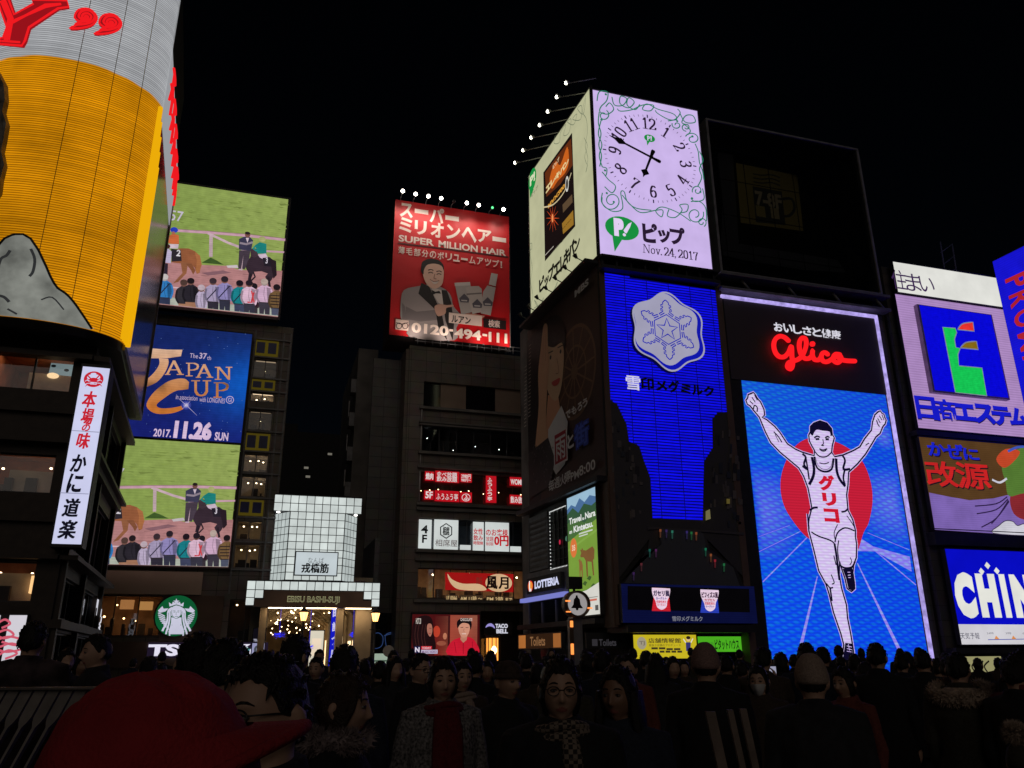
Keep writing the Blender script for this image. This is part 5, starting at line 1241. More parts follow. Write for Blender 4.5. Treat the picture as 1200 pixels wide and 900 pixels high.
# dial units: fit from the photo: 12 at (288,200) 6 at (315,512) 3 at (462,388) 9 at (137,322)
r12 = (cv.S((286, 158))[1] - cv.S((318, 556))[1]) / 2
O_ = ((cv.S((286, 158))[0] + cv.S((318, 556))[0]) / 2, (cv.S((286, 158))[1] + cv.S((318, 556))[1]) / 2)
def hand(ang, l0, l1, w0, name, dy):
    u = (math.sin(ang), math.cos(ang)); n_ = (u[1], -u[0])
    def P(l, s): return (O_[0] + u[0] * l * r12 + n_[0] * s * r12, O_[1] + u[1] * l * r12 + n_[1] * s * r12)
    m_ = MB(); pl = RP.off(dy)
    out = [P(-l0, -w0), P(-l0 * 0.85, -w0 * 1.5), P(0, -w0 * 0.8), P(l1 * 0.62, -w0 * 0.7), P(l1 * 0.74, -w0 * 3.0), P(l1 * 0.86, -w0 * 0.9), P(l1, 0), P(l1 * 0.86, w0 * 0.9), P(l1 * 0.74, w0 * 3.0), P(l1 * 0.62, w0 * 0.7), P(0, w0 * 0.8), P(-l0 * 0.85, w0 * 1.5), P(-l0, w0)]
    F_ = [pl.pt(a, z, 0.04) for a, z in out]; B_ = [pl.pt(a, z, 0) for a, z in out]
    m_.poly(F_)
    for i in range(len(out)): m_.quad(B_[i], B_[(i + 1) % len(out)], F_[(i + 1) % len(out)], F_[i])
    m_.build(name, surf(name + '_paint', (0.02, 0.012, 0.022), 0.6), ck)
def clockang(p): q = cv.S(p); return math.atan2(q[0] - O_[0], q[1] - O_[1])
hand(clockang((268, 440)), 0.20, 0.52, 0.030, 'hour_hand', 0.03); hand(clockang((128, 262)), 0.22, 0.94, 0.024, 'minute_hand', 0.08)
hb = MB(); hb.tube([RP.pt(O_[0], O_[1], 0.1), RP.pt(O_[0], O_[1], 0.15)], 0.13, 12); hb.build('hub', M['black'], ck)
def dial(t, r): return (O_[0] + math.sin(t) * r * r12, O_[1] + math.cos(t) * r * r12)
for i in range(60):
    t = i * math.pi / 30; a, b_ = dial(t, 0.95 if i % 5 else 0.945), dial(t, 1.0 if i % 5 else 1.02)
    cv._stroke([a, b_], 0.03 if i % 5 else 0.08, KD if i % 5 else (50, 44, 74))
# didone numerals, thick and thin strokes, turned to follow the dial
DG = {'1': [[(.25, .8), (.5, 1), (.5, 0)], [(.2, 0), (.8, 0)]], '2': [[(.1, .75), (.15, .92), (.45, 1), (.8, .9), (.85, .7), (.7, .48), (.2, .15), (.05, 0)], [(.05, .04), (.9, .04), (.95, .2)]],
 '3': [[(.12, .85), (.4, 1), (.75, .92), (.8, .72), (.6, .55), (.35, .52)], [(.5, .52), (.8, .44), (.9, .25), (.75, .06), (.45, 0), (.15, .06), (.08, .2)]], '4': [[(.7, 0), (.7, 1), (.05, .3), (.95, .3)], [(.5, 0), (.9, 0)]],
 '5': [[(.8, .98), (.25, .96), (.18, .55), (.45, .64), (.75, .56), (.88, .34), (.78, .08), (.45, 0), (.15, .06), (.1, .2)]], '6': [[(.8, .88), (.6, 1), (.35, .92), (.15, .62), (.12, .3), (.25, .05), (.5, 0), (.78, .08), (.88, .3), (.75, .52), (.5, .58), (.2, .45)]],
 '7': [[(.1, .8), (.1, .97), (.9, .97), (.55, .5), (.4, 0)]], '8': [[(.5, .53), (.22, .68), (.22, .9), (.5, 1), (.78, .9), (.78, .68), (.5, .53), (.15, .35), (.12, .12), (.5, 0), (.88, .12), (.85, .35), (.5, .53)]],
 '9': [[(.2, .12), (.4, 0), (.65, .08), (.85, .38), (.88, .7), (.75, .95), (.5, 1), (.22, .92), (.12, .7), (.25, .48), (.5, .42), (.8, .55)]], '0': [[(.5, 0), (.2, .12), (.12, .5), (.2, .88), (.5, 1), (.8, .88), (.88, .5), (.8, .12), (.5, 0)]]}
def numeral(cv, s_, c, h, ang, col, thick=0.17):
    """c centre (a, z), h height in metres, ang rotation"""
    wd = h * 0.56; tot = len(s_) * wd + (len(s_) - 1) * h * 0.06; ca, sa = math.cos(ang), math.sin(ang)
    for k, ch in enumerate(s_):
        ox = -tot / 2 + k * (wd + h * 0.06)
        for path in DG[ch]:
            p = spline(path, 3) if len(path) > 5 else path
            for (x0, y0), (x1, y1) in zip(p, p[1:]):
                C4 = [(ox + x * wd + sx * h * thick * 0.42, (y - 0.5) * h + sy * h * 0.03) for x, y in ((x0, y0), (x1, y1)) for sx in (-1, 1) for sy in (-1, 1)]
                H_ = convex(C4)
                cv.raw([(c[0] + x * ca + y * sa, c[1] - x * sa + y * ca) for x, y in H_], [tuple(range(len(H_)))], col)
for i in range(1, 13):
    t = i * math.pi / 6; rot = t if i in (10, 11, 12, 1, 2) else (t - math.pi if i in (5, 6, 7) else (t - math.pi if i in (4, 8) else (math.pi / 2 if i == 3 else -math.pi / 2)))
    if i == 3: rot = math.pi / 2 * 0.9
    if i == 9: rot = -math.pi / 2 * 0.9
    if i == 8: rot = t - math.pi - math.pi if False else -0.9
    numeral(cv, str(i), dial(t, 0.775), 0.255 * r12, rot, KD, 0.18)
GRN = (36, 120, 92)
def bubble(c, r, k):
    cx, cy = c
    cv.ell(c, r, r * 0.72, k, 26); cv.q([(cx - r * 0.62, cy + r * 0.35), (cx - r * 0.46, cy + r * 1.45), (cx + r * 0.05, cy + r * 0.62)], k)
GREEN = (24, 140, 62)
bubble((294, 268), 23, GREEN); cv.txt('P', (284, 278), (295, 258), (214, 196, 236), 0.04); cv.txt('!', (298, 278), (304, 258), (214, 196, 236), 0.04)
bubble((168, 680), 74, GREEN); cv.txt('P', (136, 712), (170, 640), (224, 206, 240), 0.09)
cv.q([(180, 700), (174, 690), (196, 660), (212, 652), (204, 676), (188, 704)], (224, 206, 240)); cv.ell((178, 710), 7, 7, (224, 206, 240))
for ch, bl, tr in (('ピ', (264, 742), (326, 662)), ('ッ', (334, 744), (386, 692)), ('プ', (390, 752), (452, 680))): cv.txt(ch, bl, tr, KD, 0.05)
# date in a didone hand
def didone(s_, x0, y0, h, adv, slope):
    x = x0
    for ch in s_:
        if ch in DG:
            q = cv.S((x + h * 0.22, y0 - h / 2)); m_ = cv.mpp((x, y0)); numeral(cv, ch, q, h * m_, 0, KD, 0.17); x += h * 0.62; y0 += slope * h * 0.62
        elif ch in '.,':
            cv.ell((x + 2, y0 - 2), 3.2, 3.2, KD, 10)
            if ch == ',': cv.line([(x + 3, y0), (x, y0 + 7)], 2, KD)
            x += h * 0.28; y0 += slope * h * 0.28
        elif ch == ' ': x += h * 0.2; y0 += slope * h * 0.2
        else:
            w_ = {'N': .85, 'o': .55, 'v': .55}[ch] * h; hh = h if ch == 'N' else h * 0.66
            sk = {'N': [[(.12, 0), (.12, 1)], [(0, 1), (.16, 1), (.86, 0)], [(.86, 0), (.86, 1)], [(0, 0), (.28, 0)], [(.7, 1), (1, 1)]], 'o': [[(.5, 0), (.18, .15), (.1, .5), (.18, .85), (.5, 1), (.82, .85), (.9, .5), (.82, .15), (.5, 0)]], 'v': [[(.15, 1), (.5, 0), (.85, 1)], [(0, 1), (.35, 1)], [(.65, 1), (1, 1)]]}[ch]
            for path in sk:
                for (u0, v0), (u1, v1) in zip(path, path[1:]):
                    pts = [(x + u * w_, y0 - v * hh + slope * u * w_) for u, v in ((u0, v0), (u1, v1))]
                    H_ = convex([(a + sx * h * (.05 if ch != 'N' or u0 != u1 else .035), b_ + sy * h * .025) for a, b_ in pts for sx in (-1, 1) for sy in (-1, 1)])
                    cv.q(H_, KD)
            x += w_ + h * 0.08; y0 += slope * (w_ + h * 0.08)
didone('Nov. 24, 2017', 264, 790, 37, 0, 0.165)
# scrollwork
def scroll(list_, wd=4.4, col=GRN):
    for pts in list_: cv.line([(x, y + max(0, .075 * (x - 100)) * max(0, min(1, (320 - y) / 160)) + (8 if y < 130 else 0)) for x, y in pts], wd, col, smooth=6)
def curl(cx, cy, r, a0, turns, sgn=1, n=18): return [(cx + r * (1 - 0.72 * i / n) * math.cos(R(a0) + sgn * 2 * math.pi * turns * i / n), cy + r * (1 - 0.72 * i / n) * math.sin(R(a0) + sgn * 2 * math.pi * turns * i / n)) for i in range(n + 1)]
scroll([[(52, 92), (62, 50), (100, 52), (96, 90), (70, 118), (66, 150), (100, 160), (128, 128), (110, 100), (92, 118)], curl(82, 165, 26, -60, 1.1), [(62, 150), (58, 200), (70, 250), (60, 300), (72, 350), (64, 400)], [(70, 190), (58, 250), (74, 300), (62, 350), (76, 402)],
        [(120, 72), (132, 108), (170, 106), (188, 76), (160, 66), (158, 100), (196, 116), (222, 88), (196, 70), (190, 104), (226, 122), (248, 96)], [(144, 132), (160, 142), (210, 124), (262, 98), (310, 96), (296, 130), (260, 118), (280, 92), (330, 112), (400, 128), (416, 160), (380, 164), (330, 140), (318, 118)],
        [(376, 172), (410, 160), (432, 130), (420, 104)], curl(416, 190, 22, 200, 1.1, -1), [(430, 130), (456, 172), (500, 168), (490, 138), (458, 140), (440, 176), (470, 186)], curl(460, 200, 22, 90, 1.2), [(446, 180), (478, 214), (468, 240)], curl(488, 262, 34, -160, 1.2), [(500, 290), (514, 330), (520, 380), (534, 420), (540, 460)], [(520, 330), (536, 370), (520, 410), (530, 450), (512, 490)],
        [(76, 402), (96, 410), (92, 440), (74, 424)], [(80, 430), (104, 460), (136, 490), (120, 520), (86, 492)], curl(118, 556, 46, 200, 1.5, -1), [(76, 520), (74, 566), (120, 604), (168, 592), (160, 520), (176, 516), (190, 560), (230, 590), (300, 600)],
        [(166, 530), (200, 570), (250, 610), (320, 600), (352, 600), (346, 630), (320, 604), (350, 585), (420, 610), (480, 650)], [(380, 596), (374, 626), (410, 632), (440, 600), (430, 576), (466, 574), (462, 604), (430, 612)], curl(510, 510, 24, 160, 1.2), [(534, 500), (540, 548), (500, 560), (480, 545)], curl(500, 620, 40, -20, 1.3), curl(530, 655, 22, 60, 1.2, -1), [(480, 560), (520, 560), (548, 590), (552, 650)]])
for x, y in ((92, 70), (72, 186), (88, 418), (418, 192), (488, 262), (96, 522), (128, 562), (524, 516), (486, 545)): cv.ell((x, y), 5, 5, GRN, 10)
cv.build('dial_print', M['backlit'], ck)

# ---- pale side billboard with lamps
t_ = thing('side_billboard', 'pale yellow-green billboard with a dark poster, round the corner left of the clock', 'billboard', tuple(LP.pt(-5, 22.2)))
b = MB(); b.pbox(LP, -9.9, -0.05, 22.25, 33.3, -0.7, -0.02); b.build('casing', M['steel'], t_)
f = MB(); f.pbox(LP, -9.98, -9.88, 22.2, 33.45, -0.1, 0.05); f.pbox(LP, -0.05, 0.06, 22.2, 33.45, -0.1, 0.05); f.pbox(LP, -9.88, -0.05, 33.36, 33.45, -0.1, 0.05); f.pbox(LP, -9.88, -0.05, 22.15, 22.24, -0.1, 0.05); f.build('frame', M['steel'], t_)
cv = Canvas(LP, 0.002); cv.zoom(610, 100, 3.21)
cv.raw([(-9.88, 22.25), (-0.06, 22.25), (-0.06, 33.35), (-9.88, 33.35)], [(0, 1, 2, 3)], (182, 182, 146))
# dark poster
q = [(86, 328), (194, 178), (206, 530), (92, 662)]
cv.q(q, (24, 16, 16))
cv.q([(92, 330), (140, 264), (190, 200), (196, 300), (150, 372), (98, 420)], (96, 44, 20)); cv.q(spline([(110, 350), (132, 286), (150, 300), (176, 230), (182, 290), (168, 330), (140, 360), (118, 390)], 3, True), (200, 96, 30))
for an in range(0, 360, 30): cv.line([(122, 500), (122 + 24 * math.cos(R(an)), 500 + 52 * math.sin(R(an)))], [5, 1], (196, 70, 30))
cv.ell((122, 500), 7, 16, (236, 150, 90)); cv.q([(158, 520), (200, 470), (202, 524), (162, 560)], (150, 110, 40)); cv.q([(160, 450), (196, 410), (198, 440), (162, 480)], (90, 70, 50))
for ch, x, y in (('エ', 106, 408), ('レ', 124, 384), ('キ', 142, 362), ('バ', 160, 340), ('ン', 176, 318)): cv.txt(ch, (x - 8, y), (x + 9, y - 46), (226, 206, 150), 0.06)
cv.txt('ピップ', (126, 318), (150, 268), (220, 200, 160), 0.04); cv.txt('MAX200', (108, 450), (172, 340 + 44), (210, 150, 60), 0.05)
cv.line([(90, 460), (130, 448), (170, 400), (196, 330)], 5, (206, 190, 150), smooth=4); cv.ell((180, 372), 14, 30, (206, 204, 196)); cv.ell((180, 372), 9, 20, (60, 54, 50))
cv.txt('EXTRA', (162, 545), (198, 500), (30, 20, 16), 0.05); cv.line([(98, 640), (130, 606)], 3, (190, 180, 170))
DKT = (28, 26, 20)
for ch, bl, tr in (('ピ', (76, 784), (94, 712)), ('ッ', (96, 764), (112, 712)), ('プ', (112, 744), (132, 668)), ('エ', (132, 728), (156, 656)), ('レ', (158, 706), (174, 630)), ('キ', (172, 684), (192, 604)), ('バ', (190, 668), (212, 576)), ('ン', (212, 632), (232, 566))): cv.txt(ch, bl, tr, DKT, 0.06)
cv.ell((53, 356), 34, 40, GREEN); cv.q([(42, 380), (44, 428), (58, 392)], GREEN); cv.txt('P!', (44, 384), (63, 322), (210, 214, 180), 0.05); cv.txt('ピップ', (50, 424), (74, 376), (90, 96, 80), 0.02)
SG = (92, 104, 84)
for pts in ([(140, 190), (136, 220), (156, 216), (160, 180), (180, 150), (172, 190), (192, 180), (200, 130), (186, 140), (210, 150), (222, 110), (206, 130), (236, 130), (240, 80), (224, 90), (246, 110), (256, 50)], [(256, 40), (244, 100), (258, 130), (262, 180), (254, 230), (264, 280), (256, 330), (264, 300)], [(250, 200), (262, 230), (252, 270), (260, 300)], [(50, 600), (46, 640), (54, 690), (48, 740), (56, 790), (50, 830), (60, 860), (74, 830), (62, 810), (80, 840), (96, 800), (90, 830)], [(60, 840), (90, 820), (130, 780), (150, 740), (140, 770)], [(44, 600), (52, 596), (52, 616), (44, 622)]):
    cv.line(pts, 2.0, SG, smooth=5)
cv.line([(126, 636), (150, 606), (172, 586)], 1.6, (110, 110, 90))
cv.build('display', M['backlit'], t_)
wl = glow('gooseneck_bulb', (1.0, 0.95, 0.78), 7.0)
for i, (px, py) in enumerate(((664, 97), (653, 113.5), (642.5, 130.5), (633, 146.5), (623, 161), (613.5, 176), (604, 190.5))):
    a_, z_ = LP.off(1.9).hit(px, py)
    place = ['nearest the clock', 'second from the clock end', 'third from the clock end', 'in the middle of its row', 'third from the far end', 'second from the far end', 'farthest from the clock'][i]
    l = thing('arm_lamp', 'small lit arm lamp over the pale side billboard, ' + place, 'lamp', tuple(LP.pt(a_, 33.4)), 'arm lamps above the side billboard')
    m_ = MB(); m_.tube([LP.pt(a_, 33.4, 0), LP.pt(a_, z_ + 0.05, 1.7)], 0.03, 6); m_.tube([LP.pt(a_, z_ + 0.08, 1.72), LP.pt(a_, z_ + 0.02, 1.95)], [0.05, 0.16], 8); m_.build('arm', M['grey'], l)
    u = MB(); u.ball(LP.pt(a_, z_ - 0.02, 1.93), 0.105, 8); u.build('bulb', wl, l)
for i in range(7):
    a_ = -9.3 + i * 1.42
    place = ['farthest from the clock', 'second from the far end', 'third from the far end', 'in the middle of its row', 'third from the clock end', 'second from the clock end', 'nearest the clock'][i]
    l = thing('lower_arm_lamp', 'small dark arm lamp below the pale side billboard, ' + place, 'lamp', tuple(LP.pt(a_, 22.1)), 'arm lamps below the side billboard')
    m_ = MB(); m_.tube([LP.pt(a_, 22.0, 0.05), LP.pt(a_, 22.35, 1.0)], 0.03, 6); m_.tube([LP.pt(a_, 22.30, 0.9), LP.pt(a_, 22.5, 1.05)], [0.07, 0.15], 8); m_.build('arm', M['steel'], l)

# ---- unlit drama poster under it
t_ = thing('drama_poster', 'large unlit poster of a woman with a hand raised beside her face', 'poster', tuple(LP.pt(-5, 10)))
b = MB(); b.pbox(LP, -10.6, -0.1, 10.05, 21.9, -0.5, -0.01); b.build('casing', M['black'], t_)
cv = Canvas(LP, 0.002); cv.zoom(600, 320, 3.216)
cv.raw([(-10.55, 10.08), (-0.2, 10.08), (-0.2, 21.85), (-10.55, 21.85)], [(0, 1, 2, 3)], (52, 36, 32))
cv.q([(55, 260), (120, 190), (110, 850), (66, 890)], (28, 22, 24))
cw = cv.S((236, 372)); 
for rr, c_ in ((2.75, (92, 70, 52)), (2.55, (66, 46, 36)), (1.55, (96, 74, 54)), (1.42, (62, 42, 34)), (0.45, (90, 70, 50))): cv.raw([(cw[0] + rr * math.cos(i / 20 * math.pi), cw[1] + rr * math.sin(i / 20 * math.pi)) for i in range(40)], [tuple(range(40))], c_)
for i in range(12): t = i * math.pi / 6; cv._stroke([(cw[0] + .45 * math.cos(t), cw[1] + .45 * math.sin(t)), (cw[0] + 2.6 * math.cos(t), cw[1] + 2.6 * math.sin(t))], 0.12, (96, 74, 54))
sk = (170, 120, 94); hr = (22, 17, 18)
cv.q(spline([(112, 250), (130, 180), (170, 158), (198, 190), (204, 280), (190, 300), (150, 420), (112, 420), (100, 340)], 4, True), hr)
cv.q([(138, 460), (178, 470), (190, 560), (200, 660), (120, 680), (130, 560)], sk)
cv.q(spline([(128, 300), (132, 420), (150, 470), (172, 478), (190, 420), (198, 320), (190, 262), (150, 262)], 4, True), (186, 136, 108))
cv.q(spline([(120, 290), (128, 210), (170, 170), (200, 215), (202, 290), (190, 262), (160, 280), (134, 276)], 4, True), hr)
for x, y in ((148, 318), (186, 296)): cv.ell((x, y), 8, 8, (30, 20, 20)); cv.line([(x - 11, y - 14), (x + 9, y - 24)], 4, hr)
cv.line([(172, 320), (180, 372), (168, 380)], 3, (120, 80, 60), smooth=3); cv.q(spline([(152, 414), (168, 402), (184, 396), (178, 418), (162, 426)], 3, True), (150, 60, 56))
cv.q(spline([(122, 200), (136, 196), (138, 250), (142, 360), (136, 440), (132, 560), (140, 690), (112, 800), (82, 770), (92, 640), (104, 500), (102, 380), (112, 280)], 4, True), (178, 128, 100))
for pts in ([(122, 240), (120, 330)], [(131, 230), (130, 330)]): cv.line(pts, 2, (130, 88, 66))
cv.q([(140, 590), (190, 500), (214, 560), (204, 720), (170, 760), (138, 700)], (176, 170, 166)); cv.q([(66, 680), (140, 620), (166, 700), (150, 800), (70, 850)], (44, 40, 42))
rnd = random.Random(8)
for i in range(70): cv.ell((rnd.uniform(76, 160), rnd.uniform(650, 790)), 3, 4, rnd.choice([(80, 76, 78), (30, 28, 30)]), 6)
wt2 = (196, 186, 172)
for ch, x, y in (('や', 176, 590), ('ん', 196, 572), ('で', 216, 556), ('も', 238, 540), ('ろ', 260, 526), ('う', 280, 512)): cv.txt(ch, (x, y), (x + 18, y - 44), wt2, 0.04)
cv.q([(170, 606), (220, 578), (224, 706), (172, 732)], wt2); cv.q([(174, 614), (216, 590), (220, 700), (176, 724)], (120, 24, 34)); cv.txt('雨', (180, 712), (214, 606), wt2, 0.02)
cv.txt('と', (224, 668), (246, 600), wt2, 0.04); cv.txt('街', (252, 668), (302, 548), (34, 50, 140), 0.12); cv.txt('街', (254, 664), (300, 552), (60, 80, 170), 0.02)
for ch, bl, tr in (('毎', (154, 826), (174, 776)), ('週', (176, 816), (196, 766)), ('火', (198, 806), (218, 754)), ('曜', (218, 798), (238, 744)), ('PM', (240, 786), (270, 740)), ('8:00', (272, 768), (332, 700))): cv.txt(ch, bl, tr, (206, 198, 186), 0.02)
cv.txt('MBS', (254, 96), (306, 20), (180, 176, 170), 0.05)
for x, y0, y1 in ((84, 270, 540), (70, 350, 580)):
    y = y0
    while y < y1: cv.rect((x - 4, y + 9), (x + 4, y), (150, 144, 134)); y += 14
cv.gain = 2.3; cv.build('poster', M['ink'], t_)

# ---- lower shop fronts on the left face
t_, fp = signbox('grey_panel', 'plain grey metal screen panel left of the lit grid window', LP, -10.4, -7.6, 6.3, 9.4, 0.12, 'grey', 'panel', 0.06)
v = MB()
for i in range(9): v.pbox(LP, -10.3, -7.7, 6.45 + i * 0.32, 6.6 + i * 0.32, 0.125, 0.16)
v.build('louvre', M['concrete'], t_)
P = LP.pt
t_ = thing('grid_window', 'dark shop window with lattice bars and a row of tiny white lights', 'window', tuple(LP.pt(-6, 6)))
h = (-7.1, -4.2, 6.0, 9.4)
b = MB(); b.pbox(LP, h[0], h[1], h[2], h[3], 0.02, 0.06); b.build('pane', surf('grey_green_glass', (0.10, 0.115, 0.11), 0.15), t_)
f = MB()
for i in range(6): f.pbox(LP, h[0] + i * 0.58 - 0.04, h[0] + i * 0.58 + 0.04, h[2], h[3], 0.065, 0.14)
for i in range(7): f.pbox(LP, h[0], h[1], h[2] + i * 0.55, h[2] + i * 0.55 + 0.06, 0.07, 0.12)
f.build('lattice', M['black'], t_)
d_ = MB()
for i in range(16): d_.ball(P(h[0] + 0.1 + i * 0.18, h[2] + 0.1, 0.2), 0.035, 6); d_.ball(P(h[0] + 0.1 + i * 0.18, h[3] - 0.1, 0.2), 0.035, 6); d_.ball(P(h[0] + 0.1, h[2] + 0.2 + i * 0.2, 0.2), 0.035, 6)
d_.build('string_light', glow('tiny_light', (0.9, 0.92, 0.9), 0.9), t_)
cv = Canvas(LP.off(0.15), 0.003); cv.zoom(610, 590, 4.733); cv.ell((218, 214), 12, 14, (190, 40, 70)); cv.ell((255, 195), 16, 14, (70, 110, 90)); cv.build('lit_poster', M['backlit'], t_)
# travel poster
tp = (LP.hit(671, 640)[0], LP.hit(706, 640)[0], LP.hit(690, 724)[1] + 0.1, LP.hit(702, 571)[1])
t_, fp = signbox('travel_poster', 'bright green backlit travel poster with a deer and mountains', LP, tp[0], tp[1], tp[2], tp[3], 0.25, 'steel', 'poster', 0.08)
cv = Canvas(fp, 0.001); cv.zoom(610, 590, 4.733); a0, a1, z0, z1 = tp
def fr_(u0, v0, u1, v1, col): cv.raw([(a0 + (a1 - a0) * u0, z0 + (z1 - z0) * v0), (a0 + (a1 - a0) * u1, z0 + (z1 - z0) * v0), (a0 + (a1 - a0) * u1, z0 + (z1 - z0) * v1), (a0 + (a1 - a0) * u0, z0 + (z1 - z0) * v1)], [(0, 1, 2, 3)], col)
def fp_(pts, col): cv.raw([(a0 + (a1 - a0) * u, z0 + (z1 - z0) * v) for u, v in pts], [tuple(range(len(pts)))], col)
fr_(0, 0, 1, 1, (104, 140, 62)); fr_(0, .86, 1, 1, (150, 184, 206)); fp_([(0, .9), (.15, .93), (.3, .9), (.45, .96), (.62, .91), (.8, .95), (1, .92), (1, .8), (0, .8)], (74, 108, 150)); fp_([(0, .86), (.2, .9), (.4, .84), (.6, .9), (.85, .86), (1, .88), (1, .66), (0, .66)], (52, 84, 58)); fp_([(0, .78), (.3, .8), (.6, .74), (1, .82), (1, .6), (0, .6)], (70, 104, 56))
fp_([(0, .62), (.5, .68), (1, .74), (1, .2), (0, .2)], (118, 152, 60)); fp_([(0, .56), (1, .66), (1, .64), (0, .54)], (128, 164, 70))
for t0, u0, v0, u1, v1 in (('Travel', .06, .765, .5, .82), ('to', .53, .765, .6, .79), ('Nara', .63, .765, .97, .82), ('on', .06, .685, .16, .71), ('Kintetsu.', .22, .685, .88, .74)):
    V, F = glyphs(t0, 0.03); cv.raw([(a0 + (a1 - a0) * (u0 + (u1 - u0) * x), z0 + (z1 - z0) * (v0 + (v1 - v0) * y)) for x, y in V], F, (226, 228, 224))
fr_(.4, .655, .86, .667, (200, 206, 196)); fr_(.4, .635, .7, .645, (200, 206, 196))
cx, cz = a0 + (a1 - a0) * .2, z0 + (z1 - z0) * .56; cv.raw([(cx + .42 * math.cos(i / 10 * math.pi), cz + .5 * math.sin(i / 10 * math.pi)) for i in range(20)], [tuple(range(20))], (214, 116, 60)); V, F = glyphs('35', 0.03); cv.raw([(cx - .2 + .4 * x, cz - .15 + .3 * y) for x, y in V], F, (236, 206, 180))
deer = (120, 84, 48)
fp_([(.46, .50), (.54, .52), (.62, .51), (.84, .53), (.9, .50), (.88, .43), (.84, .42), (.86, .30), (.82, .30), (.79, .41), (.66, .42), (.66, .30), (.62, .30), (.60, .43), (.54, .46), (.46, .465), (.42, .475)], deer); fp_([(.46, .5), (.43, .53), (.47, .525), (.5, .54), (.53, .52)], deer)
fp_([(.38, .42), (.46, .44), (.5, .40), (.49, .3), (.46, .3), (.45, .36), (.42, .36), (.41, .3), (.385, .3), (.38, .38)], (136, 98, 56)); fp_([(.38, .42), (.36, .45), (.42, .455), (.44, .43)], (136, 98, 56))
for u, v in ((.55, .25), (.82, .22), (.4, .27), (.7, .285)): fp_([(u - .08, v), (u, v + .02), (u + .08, v + .008), (u + .02, v - .02)], (66, 92, 44))
fp_([(0, .2), (.3, .185), (.6, .195), (1, .24), (1, 0), (0, 0)], (214, 212, 204)); fr_(.05, .13, .95, .137, (150, 148, 140)); fr_(.62, .10, .66, .125, (200, 70, 50)); fr_(.68, .105, .92, .12, (206, 110, 90)); fr_(.1, .03, .5, .06, (120, 118, 112)); fr_(.86, .03, .96, .07, (90, 88, 86)); fr_(.56, .03, .64, .06, (150, 148, 146))
cv.build('display', M['backlit'], t_)
# burger shop sign
t_ = thing('burger_shop_sign', 'dark rounded shop sign with white LOTTERIA letters over a bluish light strip', 'sign', tuple(LP.pt(-7.5, 4.5)))
b = MB(); q0, q1 = LP.hit(628, 698), LP.hit(666, 674); za = LP.hit(647, 693)[1]; zb = LP.hit(647, 674)[1]
b.pbox(LP, -11.0, -4.4, za - 0.45, zb + 0.35, 0.02, 0.2); b.build('fascia', M['grey'], t_)
c = MB(); c.pbox(LP, -10.1, -5.2, za, zb, 0.21, 0.42); c.build('casing', M['black'], t_)
cv = Canvas(LP.off(0.425), 0.002)
V, F = glyphs('LOTTERIA', 0.05); cv.raw([(-8.9 + 3.5 * x, za + 0.22 + (zb - za - 0.44) * y) for x, y in V], F, (206, 210, 240))
cz = (za + zb) / 2; rr = (zb - za) * 0.36
for k_, c_ in ((1, (200, 40, 40)), (0.8, (226, 140, 50))): cv.raw([(-9.55 + 0.42 * k_ * math.cos(i / 10 * math.pi), cz + rr * k_ * math.sin(i / 10 * math.pi)) for i in range(20)], [tuple(range(20))], c_)
V, F = glyphs('L', 0.06); cv.raw([(-9.75 + 0.36 * x, cz - 0.3 + 0.6 * y) for x, y in V], F, (236, 226, 226))
cv.build('lettering', M['backlit'], t_)
s = MB(); s.pbox(LP, -11.1, -4.6, za - 0.42, za - 0.2, 0.21, 0.5); s.build('light_strip', glow('strip_light', lin((120, 124, 200)), 1.0), t_)
w = MB(); w.pbox(LP, -10.6, -4.5, 3.3, 5.3 if za > 5.8 else za - 0.5, 0.02, 0.05); w.build('window', M['darkglass'], t_)
f = MB()
for a_ in (-10.6, -8.6, -6.6, -4.6): f.pbox(LP, a_ - 0.06, a_ + 0.06, 3.3, za - 0.5, 0.06, 0.14)
f.build('mullion', M['grey'], t_)
t_, fp = signbox('counter_sign', 'low orange lit counter sign under the burger shop windows', LP.off(0.5), -10.9, -4.6, 1.9, 2.7, 0.2, 'steel', 'sign', 0.03)
cv = Canvas(fp, 0.002); cv.raw([(-10.88, 1.92), (-4.62, 1.92), (-4.62, 2.68), (-10.88, 2.68)], [(0, 1, 2, 3)], (46, 28, 16)); cv.raw([(-10.8, 1.95), (-9.7, 1.95), (-9.7, 2.65), (-10.8, 2.65)], [(0, 1, 2, 3)], (170, 104, 50)); cv.raw([(-5.7, 1.95), (-4.7, 1.95), (-4.7, 2.65), (-5.7, 2.65)], [(0, 1, 2, 3)], (150, 92, 46))
V, F = glyphs('Toilets', 0.02); cv.raw([(-9 + 2.2 * x, 2.05 + .5 * y) for x, y in V], F, (130, 92, 60)); cv.build('display', M['backlit'], t_)
TS = front(37.6); h0, h1 = TS.hit(686, 760), TS.hit(737, 744)
t_, fp = signbox('toilets_sign', 'dark unlit sign reading Toilets under the corner canopy', TS, h0[0], h1[0], h0[1], h1[1] + 0.1, 0.15, 'black', 'sign', 0.0)
cv = Canvas(fp, 0.002); cv.txt('Toilets', (702, 757), (722, 749), (52, 50, 54), 0.02); cv.rect((694, 757), (700, 749), (46, 44, 48)); cv.build('lettering', M['backlit'], t_)

